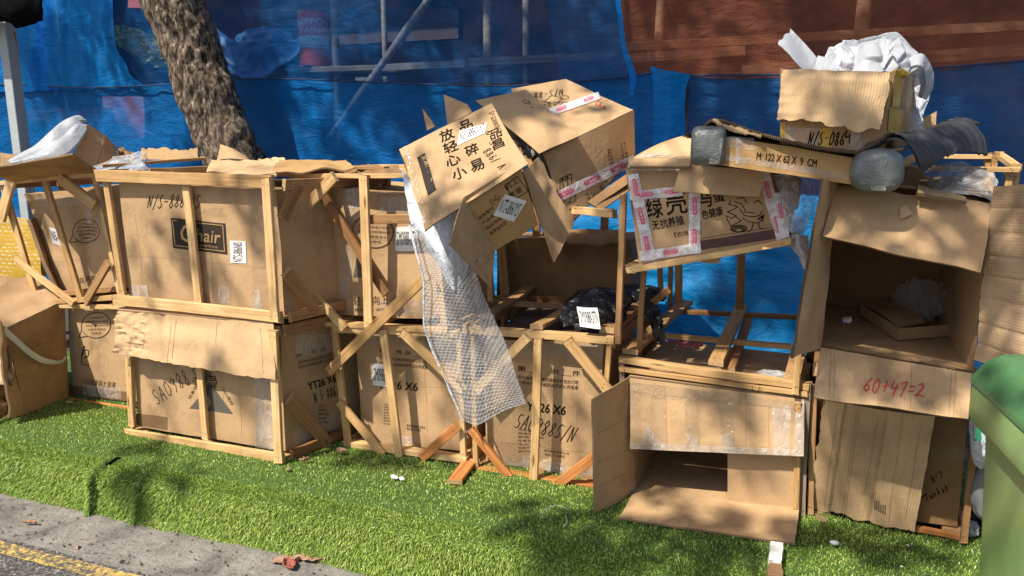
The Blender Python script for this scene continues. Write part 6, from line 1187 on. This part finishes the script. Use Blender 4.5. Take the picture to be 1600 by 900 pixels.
# ---------------------------------------------------------------- lower right: carton, leaning sheet, crate post
LR = Crate('wooden_crate', 'lower crate at the far right behind the leaning cardboard sheet, one long post bare', (1268, 804, 2.9), (1506, 836, 2.88), (1528, 600, 2.88), (1276, 580, 2.9), (.03, .6, 0))
LR.f('post', (1527, 600), (1503, 838), 9, 1, t=.03, m='wood_dark'); LR.f('post', (1272, 600), (1266, 800), 10, 0, m='wood_dark'); LR.f('rail', (1430, 824), (1500, 838), 9, 0, m='wood_orange'); LR.back(mid=False, m='wood_dark'); LR.f('rail', (1515, 655), (1530, 656), 20, -.5, m='wood_dark')
t, mb, pl, wp = carton('brown carton with small black handwriting behind the leaning cardboard sheet', (1276, 796, 2.91), (1496, 826, 2.89), (1518, 606, 2.89), (1284, 588, 2.91), (.03, .55, 0), 'card_dark', seed=81, name='carton'); p = Pr(mb, pl, 'ink', .002)
p.hand('8-7', (1457, 754), (1474, 742), 9, .0026); p.hand('Tunkoh', (1447, 782), (1484, 764), 11, .0026); p.stroke([(1440, 778), (1444, 772)], .003); done(t, mb, wp); tape_on(t, pl, [(1455, 716), (1512, 722), (1512, 700), (1455, 696)], 'tape', wp)
ls = thing('cardboard_sheet', 'large ragged cardboard sheet leaning against the lower right crate, its bottom corner torn', 'cardboard sheet', G(1345, 812, 0))
g = [G(1261, 792, .012), G(1430, 833, .012), P(1463, 650, 2.77), P(1284, 622, 2.80)]
mb = MB(); slab(mb, g[0], g[1], g[2], g[3], .008, 'card_pale', nu=40, nv=44, rag=(.022, .006, 0, .016), seed=41, rf=22, bend=lambda u, v: .012*sin(pi*u)+.004*noise.noise(Vector((u*4, v*4, 3)))-(.008 if abs(u-.235) < .02 else 0)-(.005 if abs(u-.6) < .014 else 0))
PL_ = Plane(g[0], g[1], g[2]); PG_ = Patch(g[0], g[1], g[2], g[3], lambda u, v: .012*sin(pi*u)+.004*noise.noise(Vector((u*4, v*4, 3)))-(.008 if abs(u-.235) < .02 else 0)-(.005 if abs(u-.6) < .014 else 0), .008); creases(mb, PG_, [((1339, 640), (1316, 800)), ((1343, 640), (1320, 802)), ((1372, 650), (1350, 770)), ((1411, 648), (1388, 812)), ((1308, 640), (1288, 790)), ((1440, 660), (1414, 810))], .0018)
for i in range(3, 9): x = 1357+i*3.2; mb.face([PG_.hit(*z, .0015) for z in ((x, 790+i*1.6), (x+1.4, 790.4+i*1.6), (x+1.2, 780+i*.2+(i > 5)*6), (x-.2, 780+i*.2+(i > 5)*6))], 'flute_dark')
mb.build('panel', ls)
mb = MB(); slab(mb, G(1275, 812, .008), G(1292, 816, .008), P(1290, 808, 2.84), P(1274, 803, 2.84), .006, 'card', nu=4, nv=4); tag(mb.build('cardboard_scrap'), 'small cardboard scrap under the left foot of the leaning sheet', 'cardboard sheet')

# ---------------------------------------------------------------- far left: collapsed carton and strap
t, mb, pl, wp = carton('collapsed brown carton at the far left edge with a white band across its side', (-220, 640, 2.66), (38, 646, 2.64), (10, 505, 2.66), (-220, 500, 2.66), (-.09, .34, 0), 'card_gold', amp=.012, seed=91, name='collapsed_carton')
# lower side faces the gap between the boxes: rebuilt as one skewed body
mb = MB(); A0, A1, A2, A3 = G(38, 648, .004), G(106, 620, .004), P(100, 470, 2.95), P(8, 514, 2.62); Lx = Vector((-.7, -.05, 0))
slab(mb, A0, A1, A2, A3, .007, 'card_gold', nu=16, nv=12, rag=(.002, 0, .004, .004), seed=2, bend=lambda u, v: .014*sin(pi*u)*sin(pi*v)); slab(mb, A3, A2, P(72, 474, 3.0)+Vector((0, .0, .0)), P(-60, 540, 2.62), .007, 'card', nu=8, nv=8); slab(mb, A1, A1+Lx, A2+Lx, A2, .007, 'card_dark', nu=6, nv=6); slab(mb, A0+Lx, A1+Lx, A2+Lx, A3+Lx, .007, 'card_dark', nu=6, nv=6)
slab(mb, A3+Vector((0, 0, .002)), A2, P(70, 432, 3.1), P(-30, 434, 2.75), .007, 'card', nu=14, nv=12, rag=(0, .004, .01, 0), seed=5, bend=lambda u, v: .012*noise.noise(Vector((u*4, v*4, 1)))); mb.build('box', t)
SL = Plane(A0, A1, A2); mb = MB(); SLp = [(3, 508, 522), (20, 524, 536), (40, 542, 554), (60, 556, 566), (80, 562, 569), (93, 562, 567), (99, 555, 562)]
rws = [[SL.hit(x, a, .014) for x, a, b in SLp], [SL.hit(x, b, .014) for x, a, b in SLp]]; mb.grid(lambda u, v: crv(rws[0], u).lerp(crv(rws[1], u), v)+SL.n*.004*sin(v*pi), 30, 5, 'grey_strap', .4, .03); mb.build('band', t)
mb = MB(); slab(mb, P(12, 655, 2.50), A0+Vector((-.0, -.004, 0)), A3+Vector((0, -.004, 0)), P(-2, 500, 2.52), .01, 'card_h', nu=8, nv=24, rag=(.01, 0, .006, .008), seed=8, bend=lambda u, v: .012*noise.noise(Vector((u*3, v*5, 3)))+.006*sin(v*9)); mb.build('flap', t)
mb = MB(); slab(mb, P(-60, 620, 2.50), P(22, 602, 2.54), P(20, 540, 2.60), P(-40, 530, 2.62), .012, 'card_flute', nu=14, nv=14, rag=(.02, .02, .01, .01), seed=10, bend=lambda u, v: .04*noise.noise(Vector((u*5, v*4, 3)))); tag(mb.build('crumpled_cardboard'), 'crumpled pale cardboard at the left edge in front of the collapsed carton', 'cardboard scrap')
mb = MB(); slab(mb, G(-20, 668, .01), G(26, 640, .01), P(20, 596, 2.58), P(-30, 606, 2.5), .01, 'card_wet', nu=14, nv=8, rag=(.02, .01, .01, .01), seed=12, bend=lambda u, v: .05*noise.noise(Vector((u*5, v*4, 8)))); tag(mb.build('crumpled_cardboard'), 'dark damp curled cardboard at the lower left edge on the turf', 'cardboard scrap')
# yellow and white plastic crate behind
yc = thing('plastic_crate', 'yellow and white plastic packing behind the leaning crate at the left', 'plastic packing', P(30, 430, 3.4))
mb = MB(); box(mb, P(-60, 432, 3.35), P(66, 432, 3.35), P(62, 352, 3.35), P(-60, 346, 3.35), (0, .3, 0), 'bag_yw', 8); mb.build('wrap', yc, warper(.025, 5))
# cardboard lid, foam shell and carton on the leaning crate
mb = MB(); slab(mb, P(24, 285, 2.93), P(158, 269, 2.93), P(114, 240, 2.62), P(-30, 266, 2.60), .007, 'card_gold', inner='card_gold', nu=16, nv=10, rag=(.002, .002, .002, .002), bend=lambda u, v: .008*noise.noise(Vector((u*3, v*2, 8)))); tag(mb.build('cardboard_sheet'), 'stiff cardboard lid tilted on top of the leaning crate at the far left', 'cardboard sheet')
fs = thing('foam_shell', 'curved white foam shell leaning on a small brown carton at the upper left', 'foam packing', P(80, 250, 3.2))
ol = [[(26, 253, 3.12), (45, 239, 3.10), (66, 226, 3.08), (90, 202, 3.12), (108, 187, 3.2), (124, 182, 3.24), (136, 190, 3.26)], [(32, 258, 3.02), (60, 255, 2.98), (84, 250, 2.98), (106, 242, 3.04), (122, 227, 3.12), (133, 211, 3.18), (139, 197, 3.24)]]
mb = MB(); rw = [[P(*q) for q in r] for r in ol]
def fo(u, v):
    a = crv(rw[0], u).lerp(crv(rw[1], u), v); k = min(1, sin(pi*v)*1.8); return a+Vector((-.01, -.045, .006))*(k*(1-.28*math.exp(-((v-.55)/.1)**2)))+Vector((0, .03, 0))*max(0, u-.8)*5*0
mb.grid(fo, 50, 24, 'foam', 1, 1); solid(mb.build('shell', fs), .014)
mb = MB(); loft(mb, [[(24, 256, 3.0), (38, 247, 2.98), (54, 243, 2.97), (66, 246, 3.0)], [(30, 262, 2.95), (46, 258, 2.92), (62, 256, 2.92), (74, 254, 2.97)]], 'foam', 40, 14, .02, 22, 3); solid(mb.build('wrinkled_edge', fs), .003)
t, mb, pl, wp = carton('small brown carton behind the white foam shell at the upper left', (118, 262, 3.2), (183, 262, 3.2), (183, 232, 3.2), (139, 194, 3.2), (.1, .3, 0), 'card', seed=95, amp=.01); mb = MB()
slab(mb, P(108, 262, 3.12), P(150, 262, 3.2), P(166, 212, 3.3), P(137, 192, 3.22), .006, 'card', nu=12, nv=12, rag=(0, 0, .004, .002), seed=3); slab(mb, P(150, 262, 3.2), P(186, 250, 3.35), P(180, 228, 3.4), P(166, 212, 3.3), .006, 'card', nu=12, nv=12, rag=(.0, .01, .01, 0), seed=4); mb.build('box', t)
mb = MB(); slab(mb, P(184, 252, 3.4), P(214, 252, 3.4), P(212, 236, 3.4), P(182, 226, 3.4), .006, 'card_dark', nu=10, nv=6, rag=(.01, .01, .02, .01), seed=4, bend=lambda u, v: .03*noise.noise(Vector((u*5, v*4, 3)))); tag(mb.build('cardboard_scrap'), 'torn cardboard scrap right of the small brown carton', 'cardboard sheet')
mb = MB(); slab(mb, P(0, 262, 3.3), P(34, 262, 3.3), P(30, 240, 3.3), P(0, 238, 3.3), .006, 'card', nu=10, nv=6, rag=(.0, .01, .01, .01), seed=4); tag(mb.build('cardboard_scrap'), 'upright cardboard scrap at the foot of the grey steel post', 'cardboard sheet')
mb = MB(); loft(mb, [[(142, 264, 2.9), (170, 252, 2.95), (200, 240, 3.0), (222, 238, 3.0), (236, 250, 3.0)], [(148, 268, 2.82), (175, 262, 2.82), (205, 256, 2.84), (225, 252, 2.86), (236, 262, 2.9)], [(160, 270, 2.78), (180, 270, 2.76), (205, 268, 2.76), (222, 268, 2.78), (234, 268, 2.8)]], 'cloudy', 50, 24, .03, 14, 4); tag(mb.build('plastic_bag'), 'clear plastic bag lying on the corner of the upper crates at the left', 'plastic bag')
mb = MB(); slab(mb, P(218, 249, 3.5), P(312, 250, 3.5), P(310, 230, 3.5), P(222, 228, 3.5), .006, 'card_pale', nu=24, nv=8, rag=(.0, .01, .03, .01), seed=7, rf=20); tag(mb.build('cardboard_sheet'), 'ragged pale cardboard strip standing left of the tree foot', 'cardboard sheet')
mb = MB(); slab(mb, P(338, 252, 3.3), P(392, 252, 3.3), P(386, 244, 3.35), P(344, 224, 3.35), .006, 'card', nu=14, nv=8, rag=(.0, .01, .01, .01), seed=9, bend=lambda u, v: .03*sin(3*u)); tag(mb.build('cardboard_sheet'), 'bent cardboard corner sticking up in front of the tree foot', 'cardboard sheet')
for i, (q, m, lb, sd) in enumerate(((((322, 270, 2.72), (434, 276, 2.70), (432, 252, 3.15), (330, 250, 3.15)), 'card_pale', 'pale cardboard lid lying on the upper crate in front of the tree', 3), (((420, 272, 2.75), (556, 262, 2.9), (540, 251, 3.2), (436, 250, 3.2)), 'card_gold', 'curled brown cardboard lid between the two upper crates', 6), (((552, 274, 2.93), (632, 274, 2.93), (622, 258, 3.2), (560, 262, 3.2)), 'card_dark', 'dark brown cardboard lid on the upper middle crate', 8), (((400, 260, 3.2), (450, 262, 3.2), (446, 246, 3.3), (404, 248, 3.3)), 'card_pale', 'ragged pale cardboard behind the curled brown lid', 11))):
    mb = MB(); slab(mb, *[P(*z) for z in q], .007, m, nu=18, nv=10, rag=(.006, .01, .02, .006), seed=sd, bend=lambda u, v: .018*noise.noise(Vector((u*4, v*4, sd)))); tag(mb.build('cardboard_sheet'), lb, 'cardboard sheet')
o = board('wooden_plank', None, P(508, 262, 3.1), P(604, 266, 3.1), (0, 0, 1), .04, .015, 0, 'wood'); tag(o, 'loose slat lying across the top of the upper middle crate', 'plank')
o = board('wooden_plank', None, P(160, 262, 2.75), P(318, 250, 3.2), (0, 0, 1), .04, .015, 0, 'wood'); tag(o, 'loose slat lying at the left on the upper crate beside the plastic bag', 'plank')

# ---------------------------------------------------------------- wheelie bin, bag behind it
bn = thing('wheelie_bin', 'green wheelie bin with a darker hinged lid at the right edge', 'bin', (0.8, 1.9, ZR))
zr = .80
r0 = G(1514, 592, zr); rA = G(1606, 677, zr); e1 = (rA-r0).normalized(); e2 = Vector((-e1.y, e1.x, 0)); 
if e2.dot(Vector((1, 0, 0))) < 0: e2 = -e2
Wd, Ln = .50, .58
def bp(u, v, z, s=0.0):  # u along e1 (towards the camera), v along e2
    return Vector((r0.x, r0.y, 0))+e1*(s+u*(Ln-2*s))+e2*(s+v*(Wd-2*s))+Vector((0, 0, z))
def ringp(z, s, rad=.05, n=5):
    out = []
    for cu, cv, a0 in ((0, 0, pi), (1, 0, 1.5*pi), (1, 1, 0), (0, 1, .5*pi)):
        for i in range(n+1):
            a = a0+i/n*pi/2; cx = s+rad+(Ln-2*s-2*rad)*cu+rad*cos(a); cy = s+rad+(Wd-2*s-2*rad)*cv+rad*sin(a)
            out.append(Vector((r0.x, r0.y, z))+e1*cx+e2*cy)
    return out
def rings(mb, rs, m):
    k = len(rs[0])
    for j in range(len(rs)-1):
        for i in range(k): mb.face([rs[j][i], rs[j][(i+1) % k], rs[j+1][(i+1) % k], rs[j+1][i]], m, smooth=False)
mb = MB(); rings(mb, [ringp(ZR+.05, .075), ringp(zr-.13, .030), ringp(zr-.10, .026)], 'bin'); mb.face(list(reversed(ringp(ZR+.05, .075))), 'bin'); mb.build('body', bn)
mb = MB(); rings(mb, [ringp(zr-.085, .026), ringp(zr-.10, .004), ringp(zr-.085, -.004), ringp(zr-.012, -.004), ringp(zr, .0), ringp(zr, .03)], 'bin'); mb.build('rim', bn, bevel=.004)
mb = MB(); rings(mb, [ringp(zr+.001, -.006), ringp(zr+.014, -.008), ringp(zr+.060, .014, .05), ringp(zr+.082, .034, .06), ringp(zr+.09, .08, .06), ringp(zr+.093, .14, .06)], 'bin_lid'); mb.face(ringp(zr+.093, .14, .06), 'bin_lid'); mb.build('lid', bn, bevel=.004)
for v in (.2, .8):
    c = bp(.02, v, zr+.03); mb = MB(); tube(mb, [c-e2*.04, c+e2*.04], [.018, .018], 'bin_lid', 12); mb.build('hinge', bn)
for v in (-.02, 1.02):
    c = bp(-.0, v, ZR+.1); mb = MB(); tube(mb, [c-e2*.025, c+e2*.025], [.1, .1], 'black', 24); mb.build('wheel', bn)
mb = MB(); tube(mb, [bp(-.07, .1, zr+.0), bp(-.11, .3, zr+.01), bp(-.11, .7, zr+.01), bp(-.07, .9, zr+.0)], [.013, .013], 'bin_lid', 8); mb.build('handle', bn)
sp_ = Plane(bp(.1, 0, zr-.5, .05), bp(.8, 0, zr-.5, .05), bp(.8, 0, zr-.1, .02)); m2 = MB(); q = Pr(m2, sp_, 'sticker', .004); q.text('TOWNSCAPE', (1551, 652), (1578, 680), 5, 'bin_mark'); m2.build('lettering', bn)
wb = thing('plastic_bag', 'white plastic bag with green print squeezed behind the green bin', 'plastic bag', P(1535, 700, 2.8))
mb = MB(); blob(mb, P(1549, 672, 2.78), (.065, .06, .15), 'foam_b', 12, .16, 2.6, 5); mb.build('bag', wb)
pg = Plane(P(1515, 700, 2.66), P(1535, 700, 2.66), P(1535, 660, 2.66)); m2 = MB(); q = Pr(m2, pg, 'green_print', .0); q.text('UB', (1520, 690), (1533, 690), 20, bold=.002); m2.build('green_print', wb)
mb = MB(); blob(mb, P(1549, 770, 2.8), (.065, .06, .12), 'grey_cloth', 4, .18, 2.6, 4); tag(mb.build('grey_sack'), 'grey sack in the shade behind the green bin', 'sack')
mb = MB(); blob(mb, G(1540, 800, .04), (.08, .07, .06), 'black', 4, .4, 4, 3); tag(mb.build('black_bag'), 'black plastic bag on the turf at the foot of the green bin', 'bag')
mb = MB(); blob(mb, G(1518, 826, .03), (.03, .03, .035), 'cloudy', 5, .5, 5, 3); tag(mb.build('plastic_cup'), 'small crushed clear plastic beside the bare crate post', 'plastic')

# ---------------------------------------------------------------- litter
def leafy(label, cx, cy, z, L, Wd_, a, m, seed, name='fallen_leaf'):
    mb = MB(); c = G(cx, cy, z)
    def lf(u, v):
        w_ = Wd_*sin(pi*min(1, max(0, u*.96+.02)))**.8*(v-.5); x = (u-.5)*L; return c+Vector((x*cos(a)-w_*sin(a), x*sin(a)+w_*cos(a), .008+.05*L*6*(u-.5)**2*.4+.012*noise.noise(Vector((u*5+seed, v*4, 0)))+abs(v-.5)*.02))
    mb.grid(lf, 14, 8, m, 1, 1); return tag(solid(mb.build(name), .001), label, 'leaf', 'dead leaves on the ground')
leafy('large pale pink-brown dead leaf on the gutter, left of the red one', 446, 880, ZR+.008, .11, .05, .5, 'dry_leaf', 1); leafy('small red dead leaf under the two pale ones on the gutter', 452, 886, ZR+.012, .08, .05, -.6, 'red_leaf', 5); leafy('pale brown curled leaf on the gutter, right of the red one', 486, 876, ZR+.008, .11, .06, .2, 'dry_leaf', 9)
leafy('brown leaf on the turf before the lower middle crate', 476, 722, .012, .045, .02, .8, 'dry_leaf', 3); leafy('orange-brown leaf on the turf near the lower left crate corner', 534, 708, .012, .05, .03, .1, 'dry_leaf', 13); leafy('thin pale leaf stalk near the left of the gutter', 46, 820, ZR+.01, .06, .015, .3, 'dry_leaf', 23)
leafy('pinkish dead leaf lying inside the fallen crate frame', 1072, 543, zt-.02, .14, .09, .1, 'pink_leaf', 7)
for x, y, s, a, lb in ((1208, 583, .07, .1, 'shredded foil lying at the right inside the fallen crate frame'),): mb = MB(); blob(mb, G(x, y, zt-.03), (s, s*.5, .012), 'cloudy', 4, .5, 5, 3); tag(mb.build('foil_scrap'), lb, 'scrap')
def scrap(name, lb, cat, x, y, r, m, seed, z=.0, k=.5): mb = MB(); blob(mb, G(x, y, z+r[2]*.7), r, m, seed, k*1.2, 5, 2); return tag(mb.build(name), lb, cat)
scrap('paper_scrap', 'small white torn paper on the turf before the middle crates', 'paper', 616, 745, (.022, .016, .012), 'paper', 3, .012); scrap('paper_scrap', 'smaller white scrap just right of the torn paper on the turf', 'paper', 628, 748, (.014, .012, .012), 'paper', 8, .012)
scrap('pebble', 'pale blue-grey pebble on the turf before the leaning cardboard sheet', 'stone', 1304, 848, (.018, .012, .01), 'stone', 3, .012, .15); scrap('pebble', 'small pale stone at the bottom rail of the lower left crate', 'stone', 234, 662, (.02, .016, .016), 'stone', 5, .0, .2); scrap('paper_scrap', 'tiny white scrap on the turf near the bare crate post', 'paper', 1419, 852, (.006, .006, .004), 'paper', 8, .015); scrap('paper_scrap', 'tiny white speck on the turf right of the pebble', 'paper', 1409, 885, (.006, .006, .004), 'paper', 9, .015)
scrap('chip', 'small pale wood chip on the turf in the shade of the collapsed carton', 'wood chip', 107, 628, (.03, .018, .008), 'wood_end', 8, .012); scrap('chip', 'tiny brown chip on the turf right of the lower left crate', 'wood chip', 450, 733, (.012, .012, .006), 'dry_leaf', 8, .012)
mb = MB(); tube(mb, [G(845, 808, .02), G(852, 796, .03), G(870, 790, .025), G(888, 796, .02)], [.0015, .001], 'foam_b', 5, per=4); tube(mb, [G(884, 806, .02), G(886, 815, .022), G(880, 824, .018)], [.0015, .001], 'foam_b', 5, per=4); tag(mb.build('plastic_string'), 'thin curled clear plastic string on the turf in the leaf shade', 'string')
km = thing('kerb_marker', 'white painted block with a broken brown end, flush in the turf', 'marker block', G(1212, 868, 0)); wk2 = warper(.003, 5, 20)
mb = MB(); m0, m1, m2_, m3 = G(1199, 882, .02), G(1222, 884, .02), G(1226, 853, .022), G(1203, 851, .022); slab(mb, m0, m1, m2_, m3, .03, 'white_paint', 'white_paint', nu=10, nv=12, rag=(.012, .006, .006, .006), seed=5, rf=40); mb.build('painted_block', km, wk2)
mb = MB(); slab(mb, G(1196, 905, .012), G(1226, 907, .012), G(1222, 884, .018), G(1199, 882, .018), .02, 'card_wet', 'card_wet', nu=8, nv=8, rag=(.01, .008, .01, .008), seed=8, rf=40); mb.build('broken_end', km, wk2)
rng2 = random.Random(4); mb = MB(); cm = mb.mi('crumb')
for _ in range(520):
    x = rng2.uniform(-3.3, -.8); y = rng2.gauss(2.12, .12) if rng2.random() < .6 else 2.0+rng2.gauss(0, .025); s = rng2.uniform(.002, .007)*(1.9 if rng2.random() < .06 else 1)
    if y > 2.3: continue
    a = rng2.uniform(0, 6.3); d = Vector((cos(a), sin(a), 0)); e = Vector((-d.y, d.x, 0)); c = Vector((x, y, ZR+.0105 if y > 2.0 else ZR+.003))
    b = len(mb.v); mb.v += [c-d*s-e*s*.5, c+d*s-e*s*.4, c+d*s*1.1+e*s*.5, c-d*s*.7+e*s*.6, c+Vector((0, 0, s*.8))]; mi_ = mb.mi(rng2.choice(['crumb', 'crumb', 'dry_leaf', 'gravel', 'gravel']))
    for f_ in ((0, 1, 4), (1, 2, 4), (2, 3, 4), (3, 0, 4)): mb.f.append([b+i for i in f_]); mb.uv.append([(0, 0)]*3); mb.m.append(mi_); mb.sm.append(False)
tag(mb.build('debris', weld=False), 'leaf crumbs and grit scattered along the gutter', 'debris', kind='stuff')
